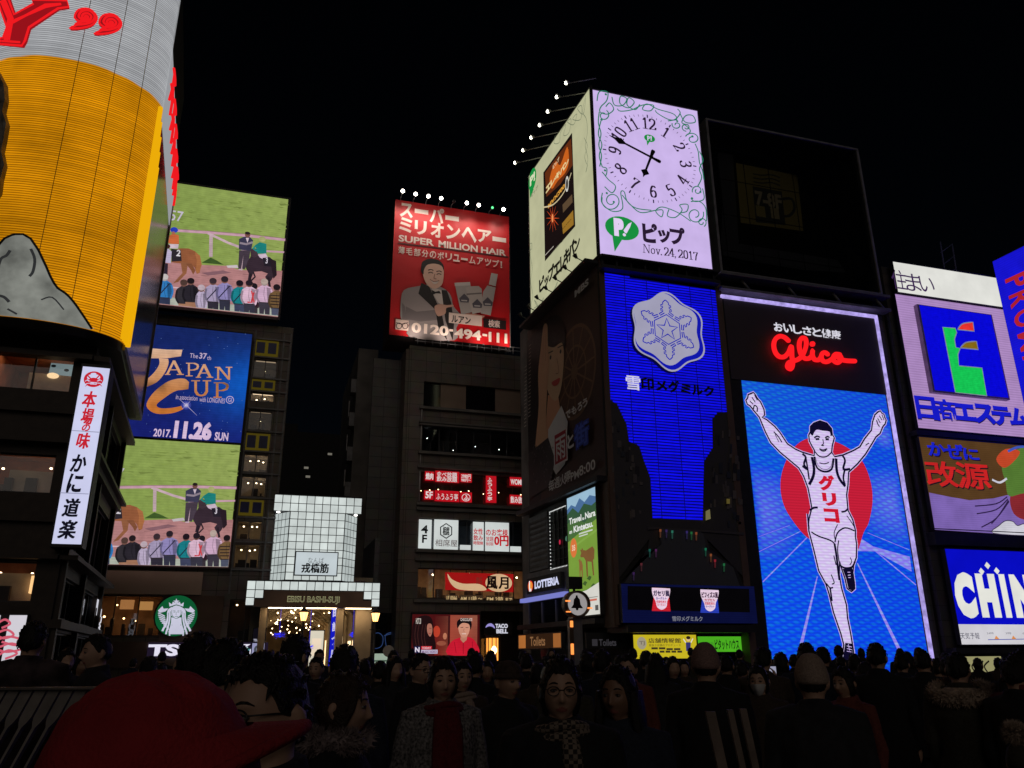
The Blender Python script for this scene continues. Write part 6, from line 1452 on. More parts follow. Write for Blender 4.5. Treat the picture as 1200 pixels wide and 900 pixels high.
# ---- round bell sign on its post
BP = front(28); c0 = BP.hit(675.5, 708); rad = 0.47
t_ = thing('bell_sign', 'round white sign with a black bell silhouette in a metal ring on a silver post', 'sign', (c0[0], 28, 0))
p = MB(); x0, x1 = BP.hit(668, 760)[0], BP.hit(684, 760)[0]
p.box(x0 + 0.16, x1, 28.05, 28.5, 0, c0[1] - 0.45); p.build('post', surf('silver_post', (0.42, 0.42, 0.45), 0.3, 0.6), t_)
p = MB(); p.box(x0, x0 + 0.15, 27.98, 28.2, 0.2, c0[1] - 0.5); p.build('lamp_strip', surf('strip_housing', (0.1, 0.07, 0.05), 0.3), t_)
o_ = MB()
for z in (c0[1] - 0.8, 1.75, 1.6): o_.box(x0 + 0.02, x0 + 0.13, 27.96, 27.98, z, z + 0.22)
for k in (-1, 1): o_.box(c0[0] + k * 0.42 - 0.09, c0[0] + k * 0.42 + 0.09, 27.74, 27.77, c0[1] - 0.05 - 0.12 * k, c0[1] + 0.0 - 0.12 * k); o_.box(c0[0] - 0.5, c0[0] - 0.32, 27.74, 27.77, c0[1] - 0.3, c0[1] - 0.26)
o_.build('marker_light', glow('orange_marker', (1.0, 0.28, 0.06), 1.5), t_)
rg = MB()
N_ = 36
for r0, r1, y0, y1 in ((rad, rad * 0.86, 27.8, 28.3),):
    prof_ = [(r0, y0), (r0, y1), (r1, y1), (r1, y0)]
    rings_ = [[(c0[0] + r_ * math.cos(2 * math.pi * i / N_), y_, c0[1] + r_ * math.sin(2 * math.pi * i / N_)) for r_, y_ in prof_] for i in range(N_ + 1)]
    rg.rings(rings_, cap=False)
rg.build('ring', surf('bronze_ring', (0.22, 0.18, 0.15), 0.3, 0.7), t_)
cv = Canvas(front(27.95), 0.003); cv.raw([(c0[0] + rad * .84 * math.cos(i / 16 * math.pi), c0[1] + rad * .84 * math.sin(i / 16 * math.pi)) for i in range(32)], [tuple(range(32))], (150, 146, 146))
bell = [(-.30, -.16), (-.18, -.02), (-.15, .18), (-.06, .26), (-.04, .34), (.04, .34), (.06, .26), (.15, .18), (.18, -.02), (.30, -.16), (.07, -.16), (.05, -.24), (-.05, -.24), (-.07, -.16)]
cv.raw([(c0[0] + x * .78, c0[1] + z * .9) for x, z in bell], [tuple(range(len(bell)))], (6, 5, 6)); cv.build('face', M['backlit'], t_)
b = MB(); b.box(c0[0] - 0.25, c0[0] + 0.28, 28.05, 28.35, c0[1] + 0.55, c0[1] + 0.98); b.tube([(c0[0], 28.2, c0[1] + 0.45), (c0[0], 28.2, c0[1] + 0.56)], 0.05, 8); b.build('camera_box', M['black'], t_)

# ---- blue neon panel, emblem, canal picture
t_ = thing('blue_neon_panel', 'electric blue ribbed neon panel with a white snow-crystal emblem', 'billboard', (19.6, 36, 8))
b = MB(); b.pbox(RP, 16.33, 23.11, 6.95, 21.22, -0.34, -0.05); b.build('backing', M['black'], t_)
kk = 1.957; zz = lambda L_: [(600 + x / kk, 320 + y / kk) for x, y in L_]
outl = [RP.hit(*p) for p in zz([(207, 0), (468, 39), (495, 318), (472, 320), (460, 334), (461, 400), (441, 432), (438, 567), (322, 563), (317, 470), (302, 430), (291, 396), (268, 386), (262, 346), (240, 300), (216, 286)])]
def span(poly, z):
    xs = []
    for (a, b_), (c, d) in zip(poly, poly[1:] + poly[:1]):
        if (b_ - z) * (d - z) < 0: xs.append(a + (c - a) * (z - b_) / (d - b_))
    return (min(xs), max(xs)) if len(xs) >= 2 else None
cv = Canvas(RP.off(0.0), 0.0); z = 8.02; rnd = random.Random(6)
sh_ = Canvas(RP.off(-0.03), 0.0); sh_.raw(outl, [tuple(range(len(outl)))], (6, 6, 92))
while z < 21.2:
    s_ = span(outl, z + 0.05)
    if s_:
        x = s_[0]; 
        while x < s_[1] - 0.01:
            x2 = min(s_[1], x + 1.33 - ((x - 16.17) % 1.33))
            j = rnd.uniform(0.9, 1.06); w_ = 0.012 * math.sin(x * 3 + z * 7)
            cv.raw([(x + .02, z + w_), (x2 - .02, z - w_), (x2 - .02, z - w_ + .098), (x + .02, z + w_ + .098)], [(0, 1, 2, 3)], (14 * j, 14 * j, 232 * j)); x = x2 + 1e-4
    z += 0.158
NB = led('blue_neon', 1.0, blotch=0.10, bscale=2)
cv.build('neon_tubes', NB, t_); sh_.build('neon_sheet', NB, t_)
# emblem
em = thing('snow_emblem', 'pale scalloped snow-crystal emblem with a star in its middle', 'emblem', tuple(RP.pt(19.7, 16)))
EC = RP.hit(779.8, 391); e0, e1 = RP.hit(780, 347)[1], RP.hit(780, 437)[1]; ER = (e0 - e1) / 2 * 0.955
def scal(r, dx=0, dz=0, n=72): return [(EC[0] + dx + r * (1 + .075 * math.cos(6 * t)) * math.sin(t), EC[1] + dz + r * (1 + .075 * math.cos(6 * t)) * math.cos(t)) for t in (2 * math.pi * i / n for i in range(n))]
b = MB(); o_ = scal(ER * 1.0); b.rings([[RP.pt(a, z, o) for a, z in o_] for o in (0.1, 0.38)]); b.build('body', surf('emblem_rim', (0.1, 0.1, 0.13), 0.5), em)
cv = Canvas(RP.off(0.39), 0.002); PL_ = (158, 156, 180); BL = (16, 22, 170)
for r, c_, dx, dz in ((ER, PL_, 0, 0), (ER * .955, BL, 0, 0), (ER * .90, PL_, -.11, .11)): q = scal(r, dx, dz); cv.raw(q, [tuple(range(len(q)))], c_)
EX, EZ = EC[0] - .08, EC[1] + .08; kr = ER * 0.30 / .30
st = [(EX + ER * (.30 if i % 2 == 0 else .125) * math.sin(i * math.pi / 5), EZ + ER * (.30 if i % 2 == 0 else .125) * math.cos(i * math.pi / 5)) for i in range(10)]
cv._stroke(st, .075, BL, True); cv._stroke([(EX + ER * .40 * math.sin(i * math.pi / 3), EZ + ER * .40 * math.cos(i * math.pi / 3)) for i in range(6)], .06, BL, True)
arm = [(.05, .44), (.17, .36), (.20, .40), (.09, .48), (.09, .52), (.15, .50), (.15, .54), (.09, .58), (.09, .62), (.14, .61), (.14, .65), (.08, .68), (.08, .73), (.03, .78), (0, .8)]
arm = arm + [(-x, y) for x, y in arm[::-1][1:]]
for i in range(6):
    t = i * math.pi / 3; cv._stroke([(EX + ER * (x * math.cos(t) + y * math.sin(t)), EZ + ER * (-x * math.sin(t) + y * math.cos(t))) for x, y in arm], .06, BL)
cv.build('print', M['backlit'], em)
lt = thing('neon_lettering', 'row of Japanese neon letters on the blue panel, only the first one lit white', 'sign', tuple(RP.pt(19.5, 13.4)))
cv = Canvas(RP.off(0.16), 0.003); cv.zoom(700, 330, 5.293); cv.txt('雪', (180, 668), (264, 590), (206, 202, 232), 0.02)
cv.build('lit_letter', M['backlit'], lt)
cv = Canvas(RP.off(0.16), 0.003); cv.zoom(700, 330, 5.293)
for ch, bl, tr in (('印', (274, 668), (346, 602)), ('メ', (362, 676), (430, 616)), ('グ', (440, 688), (506, 618)), ('ミ', (516, 694), (576, 638)), ('ル', (584, 704), (648, 644)), ('ク', (658, 712), (718, 652))): cv.txt(ch, bl, tr, (34, 30, 40), 0.05)
cv.build('unlit_letter', M['ink'], lt)
cp = thing('canal_picture', 'dark painted relief of a canal between building rows under the blue neon panel', 'picture', (19.6, 36, 7))
cv = Canvas(RP.off(-0.02), 0.002); cv.zoom(690, 560, 4.09)
b_ = MB(); b_.pbox(RP, 16.33, 23.11, 6.3 - 0.2, 6.9, -0.34, -0.1); b_.pbox(RP, 16.33, 23.11, 3.0, 6.08, -0.34, -0.1); b_.build('backing', M['black'], cp)
dk1 = (78, 76, 78); dk2 = (112, 106, 104); dk3 = (56, 54, 58)
left = [(216, 286), (240, 300), (262, 346), (268, 386), (291, 396), (302, 430), (317, 470), (322, 563), (322, 600), (236, 712), (228, 560)]; right = [(495, 318), (472, 320), (460, 334), (461, 400), (441, 432), (438, 567), (438, 600), (545, 712), (530, 560)]
RB_ = Canvas(RP.off(0.0), 0.001); RB_.zoom(600, 320, kk)
for pl_ in (left, right): RB_.q(pl_, dk1)
RB_.q([(322, 563), (438, 567), (440, 585), (475, 712), (300, 712), (318, 585)], dk1); RB_.q([(236, 712), (545, 712), (545, 718), (236, 716)], dk3)
rnd = random.Random(12)
for i in range(90):
    sd = rnd.random() < .5
    if sd: x, y = rnd.uniform(226, 300), rnd.uniform(320, 570)
    else: x, y = rnd.uniform(450, 520), rnd.uniform(350, 570)
    if sd and y < 300 + (x - 240) * 2.0 + 30: continue
    if not sd and y < 430 and x < 465: continue
    w_, h_ = rnd.uniform(3, 9), rnd.uniform(6, 26); RB_.q([(x, y), (x + w_, y + 1), (x + w_, y + h_), (x, y + h_)], rnd.choice([dk2, dk3, (124, 116, 110), (62, 68, 78)]))
RB_.zoom(690, 560, 4.09)
RB_.q([(340, 245), (520, 258), (545, 268), (560, 340), (690, 425), (722, 525), (166, 505), (270, 350), (340, 320)], (92, 95, 102)); RB_.q([(280, 235), (740, 262), (740, 275), (520, 258), (340, 245), (280, 250)], (92, 88, 88))
RB_.q([(166, 505), (150, 505), (230, 400), (330, 330), (345, 300), (345, 320), (270, 352)], dk3); RB_.q([(722, 525), (740, 525), (700, 430), (565, 335), (552, 320), (560, 345), (688, 430)], dk3)
RB_.build('relief', M['ink'], cp)
for x, y, c_ in ((343, 250, (120, 66, 40)), (400, 256, (40, 104, 86)), (492, 262, (30, 90, 50)), (515, 264, (120, 60, 36)), (292, 345, (24, 80, 70)), (322, 345, (70, 30, 70)), (560, 340, (24, 96, 70)), (585, 368, (120, 66, 36)), (605, 395, (130, 30, 40)), (648, 414, (30, 96, 56)), (252, 412, (80, 34, 40)), (215, 456, (50, 28, 70)), (470, 258, (46, 36, 90)), (372, 252, (50, 34, 80))):
    cv = Canvas(RP.off(0.2), 0.003); cv.zoom(690, 560, 4.09); cv.q([(x - 5, y - 4), (x + 5, y - 4), (x + 5, y + 8), (x - 5, y + 8)], c_); cv.q([(x - 4, y + 8), (x + 4, y + 8), (x + 3, y + 36), (x - 3, y + 36)], tuple(v_ * .5 + 10 for v_ in c_)); cv.build('coloured_light', M['backlit'], cp)
for p4, c_ in (([(660, 100), (676, 101), (676, 124), (660, 124)], (84, 74, 34)), ([(560, 160), (580, 150), (584, 196), (560, 204)], (110, 104, 70))): cv = Canvas(RP.off(0.2), 0.003); cv.zoom(690, 560, 4.09); cv.q(p4, c_); cv.build('lit_window', M['backlit'], cp)
# lower screen with two yoghurt cups
SB = (16.22, 23.41, 2.98, RP.hit(725, 685)[1])
t_, fp = signbox('dairy_screen', 'low navy-framed black screen showing two yoghurt cups', RP, SB[0], SB[1], SB[2], SB[3], 0.45, 'steel', 'screen', 0.0)
cv = Canvas(fp, 0.0008); cv.zoom(690, 560, 4.09)
cv.raw([(SB[0], SB[2]), (SB[1], SB[2]), (SB[1], SB[3]), (SB[0], SB[3])], [(0, 1, 2, 3)], (10, 14, 52)); cv.q([(186, 518), (768, 532), (772, 645), (186, 632)], (6, 5, 7))
for x0, base, c1, l1, l2 in ((346, (196, 30, 44), (40, 30, 70), 'ガセリ菌', 'ヨーグルト'), (578, (40, 60, 176), (60, 30, 60), 'ビフィズス菌', 'カプセル')):
    y0 = 526 + (x0 - 346) * .035
    cv.q([(x0 - 44, y0 + 112), (x0 + 46, y0 + 114), (x0 + 38, y0 + 40), (x0 + 40, y0 + 4), (x0 - 42, y0), (x0 - 36, y0 + 50)], base)
    cv.q(spline([(x0 - 44, y0 + 4), (x0 - 34, y0 + 1), (x0 + 32, y0 + 4), (x0 + 44, y0 + 8), (x0 + 40, y0 + 40), (x0 + 30, y0 + 66), (x0 + 26, y0 + 92), (x0 + 4, y0 + 106), (x0 - 18, y0 + 94), (x0 - 26, y0 + 66), (x0 - 40, y0 + 36)], 3, True), (232, 206, 226))
    cv.txt(l1, (x0 - 36, y0 + 40), (x0 + 38, y0 + 14), c1, 0.06); cv.txt(l2, (x0 - 24, y0 + 58), (x0 + 26, y0 + 45), (190, 40, 60) if base[0] < 100 else (60, 60, 150), 0.03)
    cv.txt('機能性表示', (x0 - 22, y0 + 74), (x0 + 24, y0 + 62), (206, 50, 64), 0.03); cv.txt('ヨーグルト', (x0 - 18, y0 + 88), (x0 + 22, y0 + 77), (200, 50, 60) if base[0] > 100 else (60, 60, 160), 0.03)
cv.txt('雪印メグミルク', (400, 687), (543, 664), (120, 122, 134), 0.03); cv.build('display', M['led'], t_)
# yellow and green signs below
YS = front(36.9); h0, h1 = YS.hit(741, 772), YS.hit(813, 744)
t_, fp = signbox('yellow_sign', 'yellow lit sign with black Japanese shop-information lettering beside the green sign', YS, h0[0], h1[0], h0[1], h1[1], 0.2, 'steel', 'sign', 0.04)
cv = Canvas(fp, 0.001); cv.zoom(690, 560, 4.09); cv.raw([(h0[0], h0[1]), (h1[0], h0[1]), (h1[0], h1[1]), (h0[0], h1[1])], [(0, 1, 2, 3)], (196, 178, 34)); bk = (70, 58, 30)
cv.ell((254, 792), 26, 30, (160, 152, 130)); cv.txt('TJ', (242, 804), (268, 782), (120, 110, 96), 0.03); cv.txt('店舗情報館', (286, 792), (440, 768), bk, 0.02); cv.txt('居抜き店舗のプロデュース', (288, 808), (440, 796), bk, 0.0)
for i in range(4): cv.rect((300 + i * 36, 822 + (i // 2) * 4), (330 + i * 36, 812 + (i // 2) * 4), (60, 52, 30)); cv.rect((340 + i * 28, 838), (362 + i * 28, 828), (60, 52, 30))
cv.ell((476, 772), 11, 12, (226, 190, 130)); cv.ell((476, 766), 12, 8, (40, 30, 24)); cv.q([(464, 788), (488, 788), (486, 830), (466, 830)], (50, 50, 110)); cv.line([(464, 790), (452, 772)], 5, (226, 220, 210)); cv.line([(488, 790), (498, 770)], 5, (226, 220, 210)); cv.build('display', M['backlit'], t_)
h0, h1 = YS.hit(816, 764), YS.hit(884, 746)
t_, fp = signbox('green_sign', 'bright green lit sign with black katakana and a white speech bubble', YS, h0[0], h1[0], h0[1], h1[1], 0.2, 'steel', 'sign', 0.04)
cv = Canvas(fp, 0.001); cv.zoom(690, 560, 4.09); cv.raw([(h0[0], h0[1]), (h1[0], h0[1]), (h1[0], h1[1]), (h0[0], h1[1])], [(0, 1, 2, 3)], (74, 172, 32))
cv.txt('住む・不動', (526, 806), (598, 786), (60, 130, 40), 0.0); cv.txt('ピタットハウス', (606, 824), (718, 774), (16, 40, 16), 0.03); cv.ell((755, 794), 27, 27, (186, 196, 190)); cv.ell((742, 822), 7, 7, (186, 196, 190)); cv.build('display', M['backlit'], t_)

# ------------------------------------------------------------------- runner building and its signs
gb = thing('runner_building', 'dark building behind the running-man sign', 'building', (29, 36, 0))
w = MB(); w.box(23.55, 34.75, 36.3, 50, 0, 21.6); w.box(34.3, 35.0, 36.4, 44, 0, 24); w.build('wall', M['tile_dark'], gb)
c = MB(); c.box(23.3, 34.9, 35.6, 36.28, 21.1, 21.25); c.box(23.3, 34.9, 35.5, 36.28, 21.95, 22.1)
for i in range(4): c.tube([(24.8 + i * 3.1, 35.9, 21.95), (25.4 + i * 3.1, 35.9, 21.25)], 0.09, 6)
c.build('catwalk', M['grey'], gb)
t_ = thing('dark_glass_box', 'large unlit glass billboard box with a faint yellow cup picture inside', 'billboard', (29, 36, 22.1))
X0, X1, Z0, Z1 = 23.55, 34.75, 22.25, 32.75
b = MB(); b.box(X0 + .1, X1 - .1, 38.2, 38.5, Z0, Z1 - .3); b.box(X0 + .1, X1 - .1, 36.1, 38.19, Z0 - .1, Z0); b.build('back_wall', M['black'], t_)
f = MB(); f.pbox(RP, X0, X0 + .14, Z0, Z1, -2.2, 0.1); f.pbox(RP, X1 - .14, X1, Z0, Z1, -2.2, 0.1); f.pbox(RP, X0 + .14, X1 - .14, Z1 - .12, Z1, -2.2, 0.1); f.pbox(RP, X0 + .14, X1 - .14, Z0, Z0 + .14, -2.2, 0.1); f.build('frame', surf('box_frame', (0.30, 0.30, 0.31), 0.5, 0.2), t_)
gl = MB(); gl.pbox(RP, X0 + .14, X1 - .14, Z0 + .14, Z1 - .12, -0.05, 0.0); gl.build('pane', glass('smoked_glass', (0.6, 0.6, 0.62), 0.03), t_)
cv = Canvas(front(37.6), 0.004); cv.zoom(820, 120, 3.46)
gp = (150, 154, 154)
for pts in ([(68, 200), (135, 212), (160, 600), (85, 570), (92, 420)], [(85, 560), (560, 640), (590, 690), (420, 680), (180, 640), (95, 620)], [(590, 240), (650, 250), (720, 760), (690, 760)], [(75, 90), (600, 190), (620, 240), (75, 140)]): cv.q(pts, gp)
cv.build('inner_panel', M['ink'], t_)
cv = Canvas(front(37.4), 0.004); cv.zoom(820, 120, 3.46)
cv.q([(146, 245), (396, 296), (420, 522), (166, 488)], (36, 30, 12)); kk_ = (13, 12, 9)
cv.q([(214, 340), (332, 362), (348, 498), (228, 486)], kk_); cv.line([(334, 392), (372, 392), (384, 430), (366, 458), (342, 462)], 10, kk_, smooth=4)
for y in (300, 316, 332): cv.line([(216, y - 10), (250, y - 4), (290, y - 6), (325, y + 6)], 5, kk_, smooth=4)
cv.txt('7-8F', (228, 418), (328, 376), (46, 40, 28), 0.04); cv.rect((290, 470), (318, 432), (44, 38, 24)); cv.rect((230, 462), (262, 424), (40, 34, 16)); cv.build('cup_picture', M['backlit'], t_)
st_ = MB()
for i in range(6): st_.tube([(25 + i * 1.8, 37.2, Z0 + .2), (25 + i * 1.8, 37.2, Z1 - .3)], 0.025, 5)
for z in (24.5, 27, 29.5): st_.tube([(X0 + .2, 37.2, z), (X1 - .2, 37.2, z)], 0.025, 5)
st_.build('stay_wire', M['steel'], t_)

# ---- the running-man sign
GX0, GX1 = 23.55, 33.85
gs = thing('runner_sign', 'tall blue sign of a runner with raised arms under glowing red script', 'billboard', (28.7, 36, 0.6))
b = MB(); b.pbox(RP, GX0 - .1, GX1 + .08, 0.6, 20.65, -0.28, -0.02); b.build('casing', M['black'], gs)
tb_ = MB(); tb_.pbox(RP, GX0 - .15, GX1 + .16, 20.66, 20.82, -0.1, 0.16); tb_.pbox(RP, GX1 + .03, GX1 + .17, 0.6, 20.655, -0.1, 0.16)
tb_.build('light_border', led('border_led', 1.0, blotch=0.35, bscale=3), gs)
bo = gs.children[-1].data; ca = bo.color_attributes.new('Col', 'FLOAT_COLOR', 'CORNER'); l_ = lin((176, 160, 232)); ca.data.foreach_set('color', [v_ for _ in range(len(bo.loops)) for v_ in (l_[0], l_[1], l_[2], 1)])
hd = MB(); hd.pbox(RP, GX0 + .02, GX1, 15.82, 20.62, -0.02, 0.05); hd.build('header_panel', surf('charcoal_header', (0.085, 0.072, 0.075), 0.6, scale=0.5, var=0.1), gs)
cv = Canvas(RP.off(0.06), 0.003); cv.zoom(820, 120, 2.368)
for i, ch in enumerate('おいしさと健康'):
    x = 207 + i * 26.6; y = 634 + i * 3.6; cv.txt(ch, (x, y), (x + 22, y - 21), (216, 214, 226), 0.03)
cv.build('slogan', M['backlit'], gs)
def neonline(pts, sm=5): return [RP.pt(*RP.hit(880 + x / 8.571, 360 + y / 8.571), 0.25) for x, y in spline(pts, sm)]
rn = MB(); NR = 0.135
for pts in ([(350, 352), (310, 318), (262, 308), (218, 340), (203, 400), (220, 470), (260, 512), (310, 512), (350, 470), (374, 412), (382, 430), (384, 500), (392, 580), (380, 628), (356, 632), (338, 605), (356, 570), (400, 556), (460, 530), (505, 470), (528, 390), (520, 335), (492, 324), (466, 350), (458, 410), (474, 480), (510, 526), (552, 530), (584, 500), (592, 450), (590, 500), (612, 540), (650, 544), (672, 520)],
            [(742, 488), (715, 470), (686, 484), (680, 526), (704, 560), (744, 560), (784, 536)], [(862, 490), (826, 486), (800, 512), (804, 550), (836, 572), (868, 556), (876, 520), (856, 496), (838, 500), (848, 520), (880, 540), (930, 552), (1014, 556)]):
    p_ = neonline(pts); rn.tube(p_, NR, 8); rn.ball(p_[0], NR, 8); rn.ball(p_[-1], NR, 8)
rn.ball(RP.pt(*RP.hit(880 + 590 / 8.571, 360 + 385 / 8.571), 0.25), 0.17, 8)
rn.build('red_script', glow('red_script_neon', lin((240, 26, 32)), 1.25), gs)
# the LED picture
def moire():
    m, N, L = newmat('runner_led')
    out = N.new('ShaderNodeOutputMaterial'); e = N.new('ShaderNodeEmission'); L.new(e.outputs[0], out.inputs[0])
    at = N.new('ShaderNodeVertexColor'); at.layer_name = 'Col'; tc = N.new('ShaderNodeTexCoord')
    def wv(p, rot, dist, off=0):
        mp = N.new('ShaderNodeMapping'); mp.inputs['Rotation'].default_value = (0, R(rot), 0); L.new(tc.outputs['Object'], mp.inputs[0])
        w = N.new('ShaderNodeTexWave'); w.bands_direction = 'Z'; w.inputs['Scale'].default_value = math.pi / 10 / p; w.inputs['Distortion'].default_value = dist; w.inputs['Detail'].default_value = 0.5; w.inputs['Detail Scale'].default_value = 0.12; w.inputs['Phase Offset'].default_value = off
        L.new(mp.outputs[0], w.inputs['Vector']); return w.outputs['Fac']
    w1, w2, w3 = wv(0.34, 20, 5.0), wv(0.27, -28, 4.0, 2), wv(0.15, 0, 0.5)
    mu = N.new('ShaderNodeMath'); mu.operation = 'MULTIPLY'; L.new(w1, mu.inputs[0]); L.new(w2, mu.inputs[1])
    # blue content swings between deep blue and cyan blue, everything else only in brightness
    mr = N.new('ShaderNodeMapRange'); L.new(mu.outputs[0], mr.inputs[0]); mr.inputs[1].default_value = 0.0; mr.inputs[2].default_value = 0.7
    sx = N.new('ShaderNodeSeparateColor'); L.new(at.outputs[0], sx.inputs[0])
    sb = N.new('ShaderNodeMath'); sb.operation = 'SUBTRACT'; sb.use_clamp = True; L.new(sx.outputs[2], sb.inputs[0]); L.new(sx.outputs[0], sb.inputs[1])
    def scale(sock, lo, hi):
        r_ = N.new('ShaderNodeMapRange'); L.new(mr.outputs[0], r_.inputs[0]); r_.inputs[3].default_value = lo - 1; r_.inputs[4].default_value = hi - 1
        t_ = N.new('ShaderNodeMath'); t_.operation = 'MULTIPLY_ADD'; L.new(r_.outputs[0], t_.inputs[0]); L.new(sb.outputs[0], t_.inputs[1]); t_.inputs[2].default_value = 1; r_ = t_
        k_ = N.new('ShaderNodeMath'); k_.operation = 'MULTIPLY'; L.new(sock, k_.inputs[0]); L.new(r_.outputs[0], k_.inputs[1]); return k_.outputs[0]
    cc = N.new('ShaderNodeCombineColor'); L.new(scale(sx.outputs[0], 0.90, 1.05), cc.inputs[0]); L.new(scale(sx.outputs[1], 0.45, 1.5), cc.inputs[1]); L.new(scale(sx.outputs[2], 1.0, 0.9), cc.inputs[2])
    L.new(cc.outputs[0], e.inputs[0])
    r3 = N.new('ShaderNodeMapRange'); L.new(w3, r3.inputs[0]); r3.inputs[3].default_value = 0.86; r3.inputs[4].default_value = 1.06; L.new(r3.outputs[0], e.inputs[1])
    return m
ML = moire()
LX0, LX1, LZ0, LZ1 = 24.22, 33.78, 0.62, 15.80
bk_ = Canvas(RP, 0.0006); bk_.zoom(860, 440, 5); cv = bk_
rw = [(LX0, LZ0), (LX1, LZ0), (LX1, LZ1), (LX0, LZ1)]
cv.raw(rw, [(0, 1, 2, 3)], [(14, 92, 236), (12, 84, 232), (20, 86, 220), (22, 104, 216)])
def soft(c, rx, rz, col, al):                # a pale glowing cloud of the picture, as shaded fans fading into the blue
    n = 24; C0 = cv.S(c); base = (18, 90, 226); cc = tuple(base[i] * (1 - al) + col[i] * al for i in range(3))
    P = [C0] + [(C0[0] + rx * math.cos(2 * math.pi * i / n), C0[1] + rz * math.sin(2 * math.pi * i / n)) for i in range(n)]
    P = [(max(LX0, min(LX1, a)), max(LZ0, min(LZ1, z))) for a, z in P]
    cv.raw(P, [(0, 1 + i, 1 + (i + 1) % n) for i in range(n)], [cc] + [base] * n)
soft((930, 760), 2.5, 2.2, (150, 150, 240), 0.55); soft((180, 800), 2.2, 2.6, (140, 140, 240), 0.6); soft((880, 360), .8, .8, (150, 150, 236), 0.5)
cv.zoom(870, 600, 4.5)
wl_ = (150, 150, 238)
for p0, p1, w_ in (((86, 210), (330, 90), 3), ((108, 368), (345, 130), 6), ((300, 740), (395, 340), [22, 6]), ((606, 270), (836, 745), [6, 22]), ((610, 130), (915, 385), 6), ((660, 110), (880, 200), 3), ((86, 130), (250, 70), 2)):
    cv.line([p0, p1], w_, wl_)
cv.q([(608, 128), (690, 182), (882, 236), (892, 314), (700, 208), (606, 206)], (140, 146, 240))
RED = (196, 30, 56)
cv.zoom(860, 440, 5)
cv.q(spline([(272, 640), (290, 540), (345, 430), (430, 370), (540, 372), (660, 420), (750, 500), (800, 620), (812, 740), (790, 860), (760, 920), (700, 1060), (560, 1010), (430, 950), (330, 830), (286, 740)], 6, True), RED)
z8 = lambda L_: [((870 + x / 4.5 - 860) * 5, (600 + y / 4.5 - 440) * 5) for x, y in L_]
up_l = [(165, 246), (190, 258), (240, 300), (272, 338), (312, 400), (360, 432), (400, 450), (440, 462), (470, 470), (472, 440), (456, 412), (442, 384), (438, 350), (448, 330), (448, 300), (468, 280), (505, 266), (545, 280), (572, 312), (576, 346), (588, 366), (576, 412), (572, 450), (590, 476), (640, 466), (700, 440), (738, 418), (766, 370), (806, 320)]
hand_r = [(812, 272), (826, 230), (846, 212), (858, 208), (868, 224), (878, 226), (884, 248), (892, 262), (886, 284), (872, 300), (856, 340), (832, 360)]
low_r = [(806, 404), (770, 462), (722, 520), (672, 566), (668, 640), (660, 700), (668, 790), (696, 846), (712, 910)]
legs_r = z8([(595, 130), (602, 170), (600, 240), (586, 280), (582, 320), (590, 372), (592, 404), (574, 420), (552, 404), (540, 350), (520, 290), (512, 260), (510, 330), (522, 400), (548, 490), (554, 560), (570, 640), (580, 700), (592, 780), (590, 830), (526, 830), (524, 770), (534, 700), (518, 640), (480, 530), (456, 430), (440, 380), (402, 310), (376, 200), (350, 100), (343, 10)])
low_l = [(440, 900), (440, 840), (456, 776), (446, 720), (434, 660), (408, 590), (380, 542), (330, 500), (270, 450), (215, 392), (184, 330), (148, 244)]
hand_l = [(116, 206), (96, 180), (78, 168), (70, 146), (80, 132), (84, 112), (100, 106), (114, 100), (124, 112), (138, 136), (156, 156), (176, 200), (180, 232)]
full = up_l + hand_r + low_r + legs_r + low_l + hand_l
full = [(x, y) for x, y in full]
SKIN = (214, 200, 240); INK = (14, 10, 40); wid = lambda w: w * 1.5
cv.line(full, 17, (206, 190, 244), True); cv.q(full, SKIN); cv.line(full, 9, INK, True)
# hair, face
cv.q(spline([(446, 330), (448, 300), (470, 278), (508, 268), (545, 282), (572, 312), (576, 346), (566, 356), (560, 330), (520, 324), (486, 318), (470, 334), (462, 352), (452, 348)], 3, True), INK)
for pts, w_ in (([(470, 366), (486, 356), (504, 362)], 6), ([(534, 366), (548, 358), (560, 364)], 6), ([(478, 374), (500, 372)], 8), ([(536, 374), (556, 374)], 8), ([(520, 374), (524, 400), (512, 410), (528, 412)], 4), ([(500, 430), (522, 438), (546, 430)], 6), ([(506, 440), (524, 446), (540, 440)], 3), ([(472, 444), (500, 474), (540, 476), (572, 450)], 5),
                ([(470, 476), (486, 540), (530, 564), (572, 548), (584, 486)], 8), ([(476, 476), (494, 530), (532, 552), (566, 536), (578, 486)], 2), ([(500, 512), (528, 518), (556, 510)], 4), ([(456, 478), (468, 540), (464, 590), (440, 640)], 12), ([(598, 486), (602, 560), (620, 610), (652, 650)], 12), ([(400, 460), (420, 480), (410, 520), (428, 550), (400, 530)], 9), ([(420, 480), (430, 540), (440, 610)], 7), ([(636, 470), (650, 500), (640, 550), (680, 548)], 9), ([(650, 545), (640, 600), (650, 640)], 8),
                ([(232, 330), (260, 360), (280, 392)], 5), ([(240, 345), (262, 390)], 3), ([(770, 410), (790, 396)], 4), ([(112, 200), (120, 176), (136, 190), (134, 214)], 5), ([(92, 150), (112, 170)], 4), ([(104, 128), (124, 158)], 4), ([(120, 116), (136, 146)], 4), ([(834, 262), (842, 286), (852, 300)], 5), ([(850, 236), (866, 262)], 4), ([(866, 232), (878, 262)], 4), ([(840, 250), (856, 280)], 4), ([(442, 790), (466, 776), (490, 774)], 8), ([(668, 780), (650, 796), (628, 800)], 7)):
    cv.line(pts, wid(w_), INK, smooth=4)
